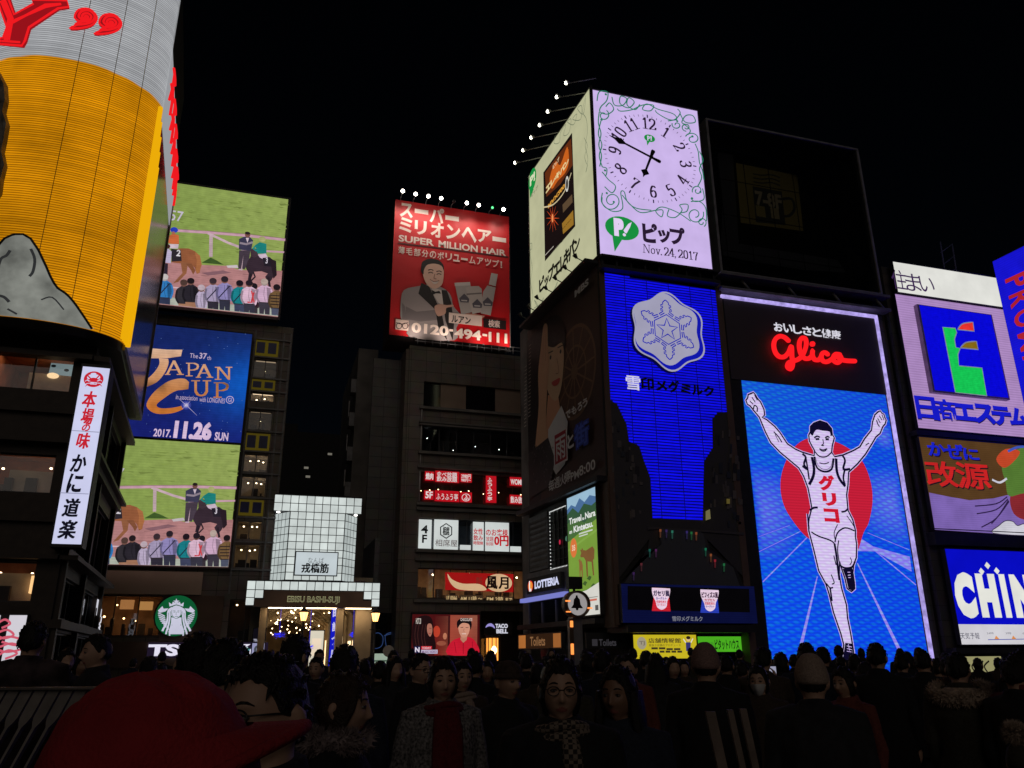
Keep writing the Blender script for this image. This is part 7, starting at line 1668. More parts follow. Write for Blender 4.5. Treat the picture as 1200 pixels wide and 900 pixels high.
for pts, w_ in (([(362, 106), (400, 128), (462, 150), (486, 170)], 6), ([(488, 150), (482, 110), (500, 66)], 4), ([(486, 160), (500, 110), (540, 84), (590, 100)], 6), ([(484, 168), (494, 230), (502, 300), (510, 360)], 10), ([(506, 150), (500, 200), (508, 262)], 5), ([(480, 230), (492, 280)], 5), ([(510, 280), (540, 296), (576, 290), (592, 260)], 8), ([(566, 240), (574, 262), (564, 280)], 4), ([(466, 330), (482, 372), (470, 380)], 5), ([(440, 376), (460, 400), (476, 398)], 6), ([(460, 400), (466, 440), (470, 470)], 8), ([(548, 20), (570, 50), (588, 80)], 4)):
    cv.line(z8(pts), wid(w_), INK, smooth=4)
for pts in ([(526, 300), (540, 300), (576, 296), (586, 330), (590, 376), (588, 404), (574, 416), (556, 404), (544, 350)], [(540, 690), (574, 694), (582, 760), (590, 830), (526, 830), (528, 770)]): cv.q(z8(pts), INK)
for pts in ([(552, 318), (566, 318)], [(554, 334), (568, 332)], [(556, 346), (568, 346)], [(548, 706), (574, 712)], [(548, 720), (574, 726)], [(548, 734), (572, 738)], [(556, 696), (562, 730)]): cv.line(z8(pts), 4, (206, 190, 244))
for ch, bl, tr in (('グ', (500, 672), (580, 588)), ('リ', (522, 762), (592, 692)), ('コ', (532, 860), (606, 784))): cv.txt(ch, bl, tr, (206, 24, 50), 0.07)
clipcanvas(cv, (LX0, LX1, LZ0, LZ1))
cv.build('led_picture', ML, gs)

# ------------------------------------------------------------------- right-hand building
eb = thing('sign_building', 'dark building at the right edge stacked with lit advertising signs', 'building', (42, 36, 0))
w = MB(); w.box(35.35, 62, 36.3, 50, 0, 24.5); w.build('wall', M['tile_dark'], eb)
c = MB(); c.box(35.3, 62, 35.7, 36.28, 13.45, 13.75); c.box(35.3, 62, 35.7, 36.28, 7.2, 7.9); c.box(35.3, 62, 35.6, 36.28, 1.5, 1.8); c.build('ledge', M['steel'], eb)
a = MB()
for x in (42.2, 43.2): a.tube([(x, 38, 24.5), (x + 0.2, 38, 28.2)], 0.06, 5)
for k in range(4): a.tube([(42.2, 38, 24.6 + k * .9), (43.3, 38, 25.4 + k * .9)], 0.04, 5)
a.build('roof_mast', surf('blue_grey_mast', (0.12, 0.13, 0.3), 0.5), eb)
for nm, lb, Z, c_, in (('header_sign', 'plain white lit header sign with Japanese lettering at the top of the right-hand building', (22.5, 24.6), (222, 222, 216)),):
    t_, fp = signbox(nm, lb, RP, 35.72, 46.5, Z[0], Z[1], 0.3, 'steel', 'sign', 0.05)
    cv = Canvas(fp, 0.001); cv.raw([(35.74, Z[0] + .02), (46.48, Z[0] + .02), (46.48, Z[1] - .02), (35.74, Z[1] - .02)], [(0, 1, 2, 3)], c_)
    cv.zoom(1030, 290, 3.91)
    for ch, bl, tr in (('住', (66, 188), (118, 108)), ('ま', (128, 196), (184, 126)), ('い', (192, 200), (246, 140))): cv.txt(ch, bl, tr, (62, 40, 82), 0.0)
    cv.build('display', M['backlit'], t_)
t_, fp = signbox('housing_sign', 'lilac LED sign with a blue square, a green letter emblem and blue Japanese lettering', RP, 35.55, 46.5, 13.88, 22.42, 0.2, 'steel', 'billboard', 0.05)
LD = led('lilac_led', 1.0, 0.16, 0.16, blotch=0.08)
cv = Canvas(fp, 0.0); cv.raw([(35.57, 13.9), (46.48, 13.9), (46.48, 22.4), (35.57, 22.4)], [(0, 1, 2, 3)], (170, 136, 190)); o = cv.build('display', LD, t_)
cv = Canvas(fp.off(0.02), 0.002); cv.zoom(1030, 290, 3.91)
# square and emblem, in plane coordinates of their own
E0, E1 = cv.S((240, 660)), cv.S((495, 318))
bx = MB(); bx.pbox(fp, E0[0] - .15, E1[0] + .1, E0[1] - .12, E1[1] + .05, 0.002, 0.3); bx.build('square_casing', surf('lilac_casing', (0.35, 0.28, 0.38), 0.5), t_)
cv = Canvas(fp.off(0.305), 0.002); cv.zoom(1030, 290, 3.91)
cv.raw([(E0[0], E0[1]), (E1[0], E0[1]), (E1[0], E1[1]), (E0[0], E1[1])], [(0, 1, 2, 3)], (8, 8, 214))
gn, go = (22, 196, 84), (120, 128, 150)
gpt = [(292, 365), (350, 370), (356, 390), (346, 420), (352, 458), (372, 462), (362, 490), (366, 542), (472, 552), (494, 680), (350, 664)]
cv.q(gpt, gn); cv.line(gpt, 5, go, True)
cv.q(spline([(360, 376), (382, 350), (430, 342)], 4) + [(436, 384)], (230, 52, 46)); cv.line(spline([(360, 376), (382, 350), (430, 342)], 4) + [(436, 384)], 5, go, True)
cv.q(spline([(372, 460), (398, 436), (446, 430)], 4) + [(454, 468)], (134, 106, 22)); cv.line(spline([(372, 460), (398, 436), (446, 430)], 4) + [(454, 468)], 5, go, True)
cv.build('emblem', led('emblem_led', 1.0, 0.12, 0.08, blotch=0.12, bscale=4), t_)
cv = Canvas(fp.off(0.1), 0.002); cv.zoom(1030, 290, 3.91)
for d, c_ in ((4, (30, 16, 60)), (0, (22, 26, 196))):
    for ch, bl, tr in (('日', (178, 782), (246, 690)), ('商', (262, 792), (344, 702)), ('エ', (350, 790), (430, 722)), ('ス', (440, 804), (516, 724)), ('テ', (522, 812), (592, 734)), ('ム', (600, 818), (670, 742))): cv.txt(ch, (bl[0] + d, bl[1] + d), (tr[0] + d, tr[1] + d), c_, 0.025 if ch == '商' else 0.06)
cv.build('lettering', M['backlit'], t_)
# cold-medicine sign
t_, fp = signbox('medicine_sign', 'brown and lilac cold-medicine sign with blue and red Japanese lettering over a white cloud', RP, 35.4, 46.5, 8.1, 13.35, 0.25, 'steel', 'billboard', 0.05)
cv = Canvas(fp, 0.001); cv.raw([(35.42, 8.12), (46.48, 8.12), (46.48, 13.33), (35.42, 13.33)], [(0, 1, 2, 3)], (84, 58, 32)); cv.zoom(1050, 500, 2.9)
cv.raw([(35.42, 8.12), (46.48, 8.12), (46.48, 11.0), (35.42, 11.0)], [(0, 1, 2, 3)], (84, 58, 32))
cv.q([(112, 224), (180, 238), (250, 250), (330, 244), (380, 232), (470, 240), (470, 372), (132, 350)], (122, 98, 172))
for pts in ([(378, 238), (340, 262), (268, 270)], [(380, 246), (340, 282), (274, 296)], [(382, 250), (350, 300), (324, 330)], [(384, 254), (340, 312), (290, 342)]): cv.line(pts, 4, (44, 30, 70), smooth=4)
cl = spline([(330, 362), (350, 336), (372, 320), (396, 322), (412, 336), (436, 330), (470, 340), (500, 330), (520, 372), (470, 372)], 4, True); cv.q(cl, (206, 204, 214)); cv.line(cl, 3, (60, 50, 80), True)
cv.q(spline([(388, 236), (430, 214), (520, 216), (520, 300), (450, 318), (400, 296)], 4, True), (132, 40, 46)); cv.q(spline([(360, 130), (400, 84), (450, 70), (530, 90), (530, 236), (440, 226), (384, 236), (372, 190)], 4, True), (84, 120, 50)); cv.q(spline([(340, 110), (372, 76), (420, 84), (400, 118), (366, 140)], 4, True), (190, 70, 40)); cv.line([(380, 84), (430, 68), (520, 90)], 8, (60, 84, 180), smooth=4); cv.line([(326, 180), (352, 190), (376, 176)], 7, (200, 200, 214), smooth=4)
for d, c_ in ((4, (30, 18, 30)), (0, None)):
    for ch, bl, tr, cc in (('か', (110, 98), (162, 56), (24, 34, 196)), ('ぜ', (168, 108), (224, 62), (24, 34, 196)), ('に', (232, 112), (276, 76), (24, 34, 196)), ('改', (108, 200), (198, 122), (196, 34, 36)), ('源', (212, 208), (308, 128), (196, 34, 36))): cv.txt(ch, (bl[0] + d, bl[1] + d), (tr[0] + d, tr[1] + d), c_ or cc, 0.03)
cv.build('display', led('medicine_led', 1.0, 0.12, 0.1), t_)
# rental sign
t_, fp = signbox('rental_sign', 'blue lit sign with thick white letters CHINTAI above a white weather strip', RP, 35.8, 47.5, 1.95, 7.0, 0.3, 'steel', 'billboard', 0.05)
cv = Canvas(fp, 0.001); cv.raw([(35.82, 1.97), (47.48, 1.97), (47.48, 6.98), (35.82, 6.98)], [(0, 1, 2, 3)], (8, 12, 190)); cv.raw([(35.82, 1.97), (47.48, 1.97), (47.48, 3.0), (35.82, 3.0)], [(0, 1, 2, 3)], (206, 204, 210)); cv.zoom(1050, 500, 2.9)
wc = (226, 226, 218)
cl_ = cv.S((197, 645)); l0, h_ = cl_[0], 0
zb, zt2 = cv.S((236, 648))[1], cv.S((236, 498))[1]
def col(a, w_): cv.raw([(a, zb), (a + w_, zb), (a + w_, zt2), (a, zt2)], [(0, 1, 2, 3)], wc)
sc_ = lambda x: cv.S((x, 600))[0]
ax = cv.S((202, 580))[0]; lw = (cv.S((346, 600))[0] - cv.S((276, 600))[0])
V, F = glyphs('C', 0.09); cv.raw([(ax + 1.38 * x, zb - .05 + (zt2 - zb + .1) * y) for x, y in V], F, wc)
for ch, off, wd in (('H', 1.6, 1.35), ('I', 3.25, 0.42), ('N', 3.98, 1.5), ('T', 5.7, 1.3), ('A', 7.05, 1.6), ('I', 8.9, .42)):
    V, F = glyphs(ch, 0.09); cv.raw([(ax + off + wd * x, zb + (zt2 - zb) * y) for x, y in V], F, wc)
for x, y in ((310, 472), (342, 490), (290, 492)): q = cv.S((x, y)); cv.raw([(q[0], q[1] - .2), (q[0] + .2, q[1]), (q[0], q[1] + .2), (q[0] - .2, q[1])], [(0, 1, 2, 3)], wc)
cv.txt('天気予報', (220, 722), (281, 700), (60, 60, 80), 0.0); cv.line([(312, 724), (430, 722), (520, 722)], 2.5, (60, 70, 160))
for x in (342, 400, 470): cv.q([(x - 8, 722), (x - 3, 710), (x + 3, 716), (x + 9, 722)], (216, 140, 80))
cv.txt('24時', (308, 706), (330, 698), (110, 110, 120)); cv.txt('3時', (372, 706), (390, 698), (110, 110, 120)); cv.txt('6時', (430, 706), (448, 698), (110, 110, 120)); cv.build('display', M['backlit'], t_)
CSP = front(35.9); h0, h1 = CSP.hit(1127, 800), CSP.hit(1169, 769)
t_, fp = signbox('cream_sign', 'small cream sign with black brush strokes low on the right-hand building', CSP, h0[0], h1[0], h0[1], h1[1], 0.2, 'steel', 'sign', 0.04)
cv = Canvas(fp, 0.001); cv.raw([(h0[0], h0[1]), (h1[0], h0[1]), (h1[0], h1[1]), (h0[0], h1[1])], [(0, 1, 2, 3)], (146, 142, 100)); cv.zoom(1050, 500, 2.9)
for x in (262, 284, 304): cv.line([(x + 12, 796), (x - 4, 814), (x + 8, 836)], 6, (20, 18, 14), smooth=4)
cv.line([(234, 800), (236, 840)], 2, (90, 86, 60)); cv.build('display', M['backlit'], t_)
# blue projecting sign at the right edge
q = front(35.4).hit(1163, 306); PP = face_left(q[0], 35.4); pz1 = PP.hit(1163.3, 306.6)[1]
t_ = thing('projecting_sign', 'tall blue projecting sign with red sideways letters cut by the right edge', 'sign', (q[0], 35.4, 6))
b = MB(); b.pbox(PP, -0.02, 6.0, 9.0, pz1 + .05, -0.6, -0.01); b.build('casing', M['steel'], t_)
cv = Canvas(PP, 0.0); cv.raw([(0, 9.02), (6, 9.02), (6, pz1), (0, pz1)], [(0, 1, 2, 3)], (22, 20, 206)); cv.build('display', led('blue_led', 1.0, 0.15, 0.1), t_)
cv = Canvas(PP.off(0.02), 0.002); cv.zoom(1120, 270, 4.5)
aL = PP.hit(1120 + 262 / 4.5, 270 + 270 / 4.5)[0]; zP = PP.hit(1120 + 262 / 4.5, 270 + 270 / 4.5)[1] ; zP0 = PP.hit(1120 + 290 / 4.5, 270 + 420 / 4.5)[1]
H_ = PP.hit(1120 + 372 / 4.5, 270 + 200 / 4.5)[0] - aL; pit = zP - PP.hit(1120 + 278 / 4.5, 270 + 360 / 4.5)[1]; zz_ = zP + 0.12
for ch, wd in (('P', .72), ('R', .78), ('O', .95), ('M', 1.0), ('I', .2), ('S', .75), ('E', .7)):
    V, F = glyphs(ch, 0.03); cv.raw([(aL + H_ * y, zz_ - wd * pit * x) for x, y in V], F, (172, 34, 44)); zz_ -= (wd + .26) * pit
clipcanvas(cv, (0, 6, 9.1, 40)); cv.build('lettering', M['backlit'], t_)
# =================================================================== PEOPLE
def ring(z, rx, ry, cx=0.0, cy=0.0, n=24, dz=0.0):
    return [(cx + rx * math.cos(2 * math.pi * i / n), cy + ry * math.sin(2 * math.pi * i / n), z + dz * math.sin(2 * math.pi * i / n)) for i in range(n)]
HZ = 1.585                                                  # head centre of the 1.70 m figure; the face looks along -Y
def headpt(u, v, fem=0.0, grow=1.0, feat=True):
    """u: 0 top .. pi chin, v: azimuth, 0 = front (-Y)"""
    dz = math.cos(u); s_ = math.sin(u); s_ = s_ if dz < 0 else s_ ** (1 - .22 * min(1, dz * 3)); dx = s_ * math.sin(v); dy = -s_ * math.cos(v)
    rx, ry, rz_ = 0.075 + .003 * fem, 0.096, 0.118
    low = max(0.0, -dz); jaw = 1 - (0.26 + 0.08 * fem) * low ** 1.6
    x = dx * rx * jaw; y = dy * ry * (1 - 0.10 * low) + (0.012 * low if dy > 0 else -0.004 * low); z = dz * rz_
    if dy > 0 and low > 0: y *= 1 - 0.35 * low
    x, y, z = x * grow, y * grow, z * grow
    if feat and dy < 0:
        g = lambda cx, cz, sx, sz: math.exp(-((x - cx) / sx) ** 2 - ((z - cz) / sz) ** 2)
        y -= 0.021 * g(0, -0.030, 0.012, 0.016) + 0.012 * g(0, -0.005, 0.009, 0.022)
        y -= 0.008 * g(0, -0.036, 0.020, 0.008)
        y += 0.010 * (g(0.031, 0.004, 0.017, 0.012) + g(-0.031, 0.004, 0.017, 0.012))
        y -= 0.006 * (g(0.030, 0.026, 0.022, 0.008) + g(-0.030, 0.026, 0.022, 0.008)) * (1 - 0.5 * fem)
        y -= 0.007 * g(0, -0.062, 0.020, 0.006) + 0.008 * g(0, -0.073, 0.018, 0.006)
        y += 0.005 * g(0, -0.068, 0.022, 0.003)
        y -= 0.010 * g(0, -0.104, 0.022, 0.014)
        y -= 0.005 * (g(0.040, -0.025, 0.02, 0.02) + g(-0.040, -0.025, 0.02, 0.02))
    return Vector((x, y - 0.012, z + HZ))
def sphere_grid(mb, f, nu, nv, m=0):
    b = len(mb.v)
    for i in range(nu + 1):
        for j in range(nv): mb.v.append(f(math.pi * i / nu, 2 * math.pi * j / nv))
    for i in range(nu):
        for j in range(nv):
            mb.sm.add(len(mb.f)); mb.f.append((b + i * nv + j, b + i * nv + (j + 1) % nv, b + (i + 1) * nv + (j + 1) % nv, b + (i + 1) * nv + j)); mb.m.append(m)
def flat(pts, rx, ry, side, nrm, mb, n=10):
    mb.rings([[p + side * (a * math.cos(2 * math.pi * i / n)) + nrm * (b * math.sin(2 * math.pi * i / n)) for i in range(n)] for p, a, b in zip(pts, rx, ry)])
def hand(mb, w, d, nrm, sgn, curl=0.35):
    d = d.normalized(); nrm = (nrm - d * nrm.dot(d)).normalized(); side = d.cross(nrm) * sgn
    flat([w - d * .02, w + d * .01, w + d * .05, w + d * .09, w + d * .10], [.024, .027, .040, .038, .02], [.02, .018, .016, .013, .008], side, nrm, mb)
    for i, L_ in enumerate((.068, .078, .072, .056)):
        p = w + d * .088 + side * (.028 - .019 * i); q = [p]; dd = d.copy(); dd += side * (.10 - .07 * i)
        for k in range(3):
            dd = (dd * math.cos(curl) + nrm * math.sin(curl)).normalized(); p = p + dd * L_ * (.44, .32, .24)[k]; q.append(p)
        mb.tube(q, [.0095, .009, .008, .006], 8)
    p = w + d * .03 + side * .03
    mb.tube([p - side * .012, p + (d * .6 + side * .75) * .03, p + (d * .9 + side * .75 + nrm * .4) * .055], [.013, .011, .008], 8)
POSES = {
 'down': [((.185, 0, 1.385), (.232, .03, 1.10), (.225, -.04, .86))] * 2,
 'pocket': [((.185, 0, 1.385), (.265, .06, 1.12), (.19, -.10, .94))] * 2,
 'phone': [((.185, 0, 1.385), (.215, -.13, 1.15), (.062, -.32, 1.40))] * 2,
 'chest': [((.185, 0, 1.385), (.23, .02, 1.11), (.06, -.21, 1.10)), ((.185, 0, 1.385), (.232, .03, 1.10), (.225, -.04, .86))],
}
def arms(pose):
    out = []
    for k, sg in enumerate((1, -1)):
        S, E, W = [Vector((p[0] * sg, p[1], p[2])) for p in POSES[pose][k]]; out.append((S, E, W, sg))
    return out
def remesh(mb, name, vox, smooth=2, keep=None):
    me = mb.mesh(name); o = bpy.data.objects.new(name, me); COL.objects.link(o)
    r = o.modifiers.new('r', 'REMESH'); r.mode = 'VOXEL'; r.voxel_size = vox; r.use_smooth_shade = True
    if smooth: s_ = o.modifiers.new('s', 'SMOOTH'); s_.iterations = smooth; s_.factor = 0.5
    dg = bpy.context.evaluated_depsgraph_get(); dg.update()
    n = bpy.data.meshes.new_from_object(o.evaluated_get(dg)); n.name = name
    bpy.data.objects.remove(o); bpy.data.meshes.remove(me)
    return n
_bodies = {}
def body_mesh(pose, fem, vox):
    k = (pose, fem, vox)
    if k in _bodies: return _bodies[k]
    mb = MB(); w = 1 - .08 * fem
    sphere_grid(mb, lambda u, v: headpt(u, v, fem), 56, 72)
    for sg in (1, -1):
        e = Vector((.075 * sg, .004, HZ - .008)); flat([e + Vector((.0, 0, .034)), e + Vector((.008 * sg, .006, .02)), e + Vector((.010 * sg, .010, 0)), e + Vector((.004 * sg, .002, -.03))], [.006, .018, .016, .007], [.006, .008, .008, .006], Vector((0, 1, 0)), Vector((1, 0, 0)), mb)
    mb.rings([ring(.80, .15, .10), ring(.86, .168, .115), ring(.95, .172 if fem else .162, .118), ring(1.08, .135 if fem else .15, .10), ring(1.26, .160 * w, .118), ring(1.36, .178 * w, .100), ring(1.42, .135 * w, .078), ring(1.452, .072, .064, 0, .008), ring(1.50, .054 * w, .058, 0, .004), ring(1.56, .052 * w, .060, 0, .0)])
    for S, E, W, sg in arms(pose):
        S2 = Vector((S.x * w, S.y, S.z))
        mb.tube([Vector((S2.x * .6, S2.y, S2.z + .01)), S2, S2.lerp(E, .5), E, E.lerp(W, .3), W], [.055, .054, .044, .038, .040, .026], 14); mb.ball(E, .038, 10)
        d = W - E; hand(mb, W, d if pose != 'phone' else Vector((-.1 * sg, -.35, .9)), Vector((-sg, -.3, 0)) if pose != 'chest' else Vector((0, .6, -.6)), -sg, .3 if pose != 'phone' else .55)
    for sg in (1, -1):
        mb.tube([(.085 * sg, 0, .88), (.09 * sg, 0, .72), (.095 * sg, -.012, .48), (.097 * sg, .02, .30), (.098 * sg, .012, .09), (.098 * sg, .01, .05)], [.092, .080, .056, .054, .037, .036], 14)
        flat([Vector((.1 * sg, .06, .04)), Vector((.1 * sg, 0, .05)), Vector((.103 * sg, -.10, .035)), Vector((.106 * sg, -.17, .024))], [.03, .038, .045, .03], [.035, .045, .03, .016], Vector((1, 0, 0)), Vector((0, 0, 1)), mb)
    me = remesh(mb, 'person', vox, 1)
    # lips and brows take their own material slots
    for p in me.polygons:
        c = p.center; z = c.z - HZ; 
        if c.y < -.075 and (c.x / .024) ** 2 + ((z + .067) / .0095) ** 2 < 1: p.material_index = 1
    _bodies[k] = me
    return me
_cl = {}
def cached(key, fn):
    if key not in _cl: _cl[key] = fn()
    return _cl[key]
def coat_mesh(pose, fem, hem, puff=0.0):
    mb = MB(); w = 1 - .06 * fem; g = .028 + puff
    rr = [ring(hem, .205 + g * .6, .165 + g * .5), ring(max(hem + .12, .80), .185 + g, .145 + g), ring(1.0, .160 + g, .125 + g), ring(1.12, .158 + g, .122 + g), ring(1.27, .172 * w + g, .128 + g), ring(1.37, .186 * w + g * .6, .108 + g * .8), ring(1.425, .150 * w + g * .3, .088 + g * .4), ring(1.458, .098, .082, 0, .006, dz=.012), ring(1.497, .080, .078, 0, .010, dz=.014)]
    mb.rings(rr)
    for S, E, W, sg in arms(pose):
        S2 = Vector((S.x * w, S.y, S.z)); k = .8 + puff * 9
        mb.tube([Vector((S2.x * .55, S2.y, S2.z + .012)), S2 + Vector((0, 0, .006)), S2.lerp(E, .5), E, E.lerp(W, .5), E.lerp(W, .97)], [.066 * k + .014, .068 * k + .012, .062 * k + .006, .056 * k + .006, .050 * k + .006, .046 * k], 16); mb.ball(E, .056 * k + .006, 10)
    me = remesh(mb, 'coat', .012, 3)
    rnd = random.Random(int(hem * 100) + len(pose)); o_ = Vector((rnd.random() * 9, rnd.random() * 9, 0))
    for v in me.vertices:                                    # soft folds
        n = noise.noise(Vector((v.co.x * 9, v.co.y * 9, v.co.z * 5)) + o_) * .010 + noise.noise(Vector((v.co.x * 22, v.co.y * 22, v.co.z * 14)) + o_) * .004
        v.co += v.normal * n * (0.35 if v.co.z > 1.44 else 1)
    return me
def trouser_mesh():
    mb = MB(); mb.rings([ring(.74, .15, .10), ring(.86, .178, .128), ring(1.0, .165, .125)])
    for sg in (1, -1): mb.tube([(.085 * sg, 0, .88), (.09 * sg, 0, .70), (.095 * sg, -.01, .48), (.097 * sg, .015, .28), (.098 * sg, .012, .05)], [.104, .094, .074, .068, .062], 14)
    return remesh(mb, 'trousers', .014, 2)
def shoe_mesh(sg):
    mb = MB(); flat([Vector((.1 * sg, .085, .045)), Vector((.1 * sg, .06, .05)), Vector((.1 * sg, 0, .055)), Vector((.103 * sg, -.10, .04)), Vector((.107 * sg, -.19, .028)), Vector((.107 * sg, -.205, .025))], [.02, .042, .047, .053, .036, .01], [.03, .05, .055, .038, .026, .012], Vector((1, 0, 0)), Vector((0, 0, 1)), mb, 14)
    return mb.mesh('shoe')
def hair_mesh(kind, seed=0):
    mb = MB(); rnd = random.Random(seed); o_ = Vector((seed * 3.7, seed, 0))
    def hairline(v):                                         # polar angle down to which hair reaches, by azimuth
        c = math.cos(v); a = abs(((v + math.pi) % (2 * math.pi)) - math.pi)
        if kind == 'under': tab = [(0, .2), (1.3, .3), (1.6, 1.6), (2.0, 1.95), (3.15, 2.15)]
        elif kind == 'short': tab = [(0, .92), (.5, .86), (.85, 1.0), (1.2, 1.35), (1.55, 1.62), (1.75, 1.45), (2.0, 1.9), (3.15, 2.1)]
        elif kind == 'fringe': tab = [(0, 1.22), (.6, 1.18), (.9, 1.35), (1.2, 1.7), (1.6, 1.85), (1.8, 1.8), (2.0, 2.1), (3.15, 2.25)]
        elif kind == 'bob': tab = [(0, .98), (.5, 1.02), (.8, 1.25), (1.1, 1.95), (1.4, 2.4), (3.15, 2.55)]
        else: tab = [(0, .92), (.5, 1.0), (.8, 1.3), (1.1, 2.1), (1.5, 2.5), (3.15, 2.65)]
        return interp(tab)(a)
    nu, nv = 30, 64; b = len(mb.v); gr = {'short': 1.10, 'fringe': 1.11, 'under': 1.05}.get(kind, 1.12)
    for i in range(nu + 1):
        for j in range(nv):
            v = 2 * math.pi * j / nv; t = i / nu; u = t * (hairline(v) + (.10 * noise.noise(Vector((4 * math.sin(v), 4 * math.cos(v), seed * 2.3))) + .05 * noise.noise(Vector((13 * math.sin(v), 13 * math.cos(v), seed)))) * (kind != 'under')) + .0001
            edge = .94 if t > .985 else (gr - .05 if t > .93 else gr)
            p = headpt(u, v, 0, 1.0, False); c = Vector((0, -.008, HZ)); d = (p - c)
            n = (noise.noise(Vector((6 * math.sin(v), 6 * math.cos(v), u * 1.6 + seed))) * .03 + noise.noise(Vector((15 * math.sin(v), 15 * math.cos(v), u * 3 + seed))) * .02) * min(1, u * 2) * (.4 if kind == 'under' else 1)
            d = d * (edge + n * (t < .98))
            if kind in ('bob', 'long') and u > 1.5: d.x *= 1 + .22 * (u - 1.5); d.z *= 1 + .10 * (u - 1.5)
            if d.z > 0: d.z *= .97
            mb.v.append(c + d)
    for i in range(nu):
        for j in range(nv): mb.sm.add(len(mb.f)); mb.f.append((b + i * nv + j, b + i * nv + (j + 1) % nv, b + (i + 1) * nv + (j + 1) % nv, b + (i + 1) * nv + j)); mb.m.append(0)
    if kind == 'long':
        for k in range(26):
            a = (k / 25 - .5) * 3.9 + math.pi; x, y = .088 * math.sin(a), -.100 * math.cos(a) - .008
            L_ = rnd.uniform(.26, .36)
            mb.tube([(x, y, HZ + .02), (x * 1.12, y * 1.06, HZ - .10), (x * 1.25 + rnd.uniform(-.01, .01), y * 1.02 + .01, HZ - .10 - L_ * .5), (x * 1.15 + rnd.uniform(-.02, .02), y * 1.05, HZ - .10 - L_)], [.02, .024, .020, .004], 7)
    for k in range({'bob': 90, 'under': 0}.get(kind, 130)):            # stray locks that break the outline
        v = rnd.uniform(0, 2 * math.pi); u = rnd.uniform(.02, .95) * hairline(v); p = headpt(u, v, 0, gr - .01, False); nn = (p - Vector((0, -.008, HZ))).normalized()
        tdir = (headpt(min(u + .25, 2.6), v + rnd.uniform(-.2, .2), 0, gr, False) - p); q = p + tdir * rnd.uniform(.5, 1.1) + nn * rnd.uniform(-.002, .006)
        mb.tube([p - nn * .006, (p + q) / 2 + nn * .007, q], [.006, .005, .0012], 4, cap=False)
    return mb.mesh('hair')
def dome(u_max, grow, dz=0.0, feat=None, nu=20, nv=48, ripple=0.0, name='hat'):
    mb = MB(); b = 0
    for i in range(nu + 1):
        for j in range(nv):
            v = 2 * math.pi * j / nv; u = u_max * i / nu + .0001; p = headpt(u, v, 0, 1.0, False) - Vector((0, -.008, HZ)); g_ = grow + (ripple * math.cos(24 * v) if ripple else 0) + (feat(u, v) if feat else 0)
            p = p * (g_ if i < nu else grow * .93); mb.v.append(p + Vector((0, -.008, HZ + dz)))
    for i in range(nu):
        for j in range(nv): mb.sm.add(len(mb.f)); mb.f.append((i * nv + j, i * nv + (j + 1) % nv, (i + 1) * nv + (j + 1) % nv, (i + 1) * nv + j)); mb.m.append(0)
    return mb
def beanie_mesh():
    mb = dome(1.66, 1.20, .004, lambda u, v: .03 * math.exp(-((u - 1.35) / .12) ** 2) + .02 * noise.noise(Vector((v * 4, u * 5, 1))) + .04 * math.exp(-(u / .5) ** 2), 26, 72, .006)
    return mb.mesh('beanie')
def cap_mesh():
    mb = dome(1.50, 1.19, .0, lambda u, v: .05 * math.cos(u) ** 2 + .05 * noise.noise(Vector((2 * math.sin(v), 2 * math.cos(v), u * 2.5))) + .02 * noise.noise(Vector((6 * math.sin(v), 6 * math.cos(v), u * 6))) - .012 * math.exp(-(math.sin(3 * v) / .09) ** 2) * math.sin(u), 40, 120)
    n = 26; rows = []
    for k in range(8):
        t = k / 7; rows.append([Vector((math.sin(R(-76 + 152 * i / n)) * (.085 + .004 * t), -.012 - math.cos(R(-76 + 152 * i / n)) * (1.05 * .107 + .054 * t * math.cos(R(-58 + 116 * i / n)) ** .7) , HZ + .058 - .010 * t - .026 * (i / n * 2 - 1) ** 2 * t)) for i in range(n + 1)])
    for off in (0, .012):
        b = len(mb.v)
        for rw in rows: mb.v += [p + Vector((0, 0, off)) for p in rw]
        for a in range(7):
            for i in range(n): mb.sm.add(len(mb.f)); mb.f.append((b + a * (n + 1) + i, b + a * (n + 1) + i + 1, b + (a + 1) * (n + 1) + i + 1, b + (a + 1) * (n + 1) + i)); mb.m.append(0)
    mb.tube([r_ + Vector((0, 0, .006)) for r_ in rows[-1]], .007, 8); mb.ball((0, -.01, HZ + .142), .008, 8)
    for i, p in enumerate(mb.v): q = p - Vector((0, -.01, HZ)); c_, s_ = math.cos(R(12)), math.sin(R(12)); mb.v[i] = Vector((q.x, -.01 + q.y * c_ + q.z * s_, HZ + q.z * c_ - q.y * s_))
    return mb.mesh('baseball_cap')
def brimhat_mesh():
    mb = dome(1.25, 1.15, .006, lambda u, v: .03 * (u > .7) - .05 * (u < .35), 18, 48)
    rows = [[Vector((math.cos(a) * (.080 + .018 * t), math.sin(a) * (.100 + .022 * t) - .012, HZ + .052 - .026 * t)) for a in [2 * math.pi * i / 40 for i in range(40)]] for t in (0, .5, 1)]
    mb.rings(rows, cap=False); mb.rings([[p + Vector((0, 0, .008)) for p in r_] for r_ in rows], cap=False)
    return mb.mesh('brimmed_hat')
def fur(mb, centre, fn, n, l, rnd):
    for k in range(n):
        p, nn = fn(rnd); d = (nn + Vector((rnd.gauss(0, .5), rnd.gauss(0, .5), rnd.gauss(0, .5)))).normalized() * rnd.uniform(.5, 1) * l; s_ = d.orthogonal().normalized() * .004
        mb.poly([p - s_, p + s_, p + d])
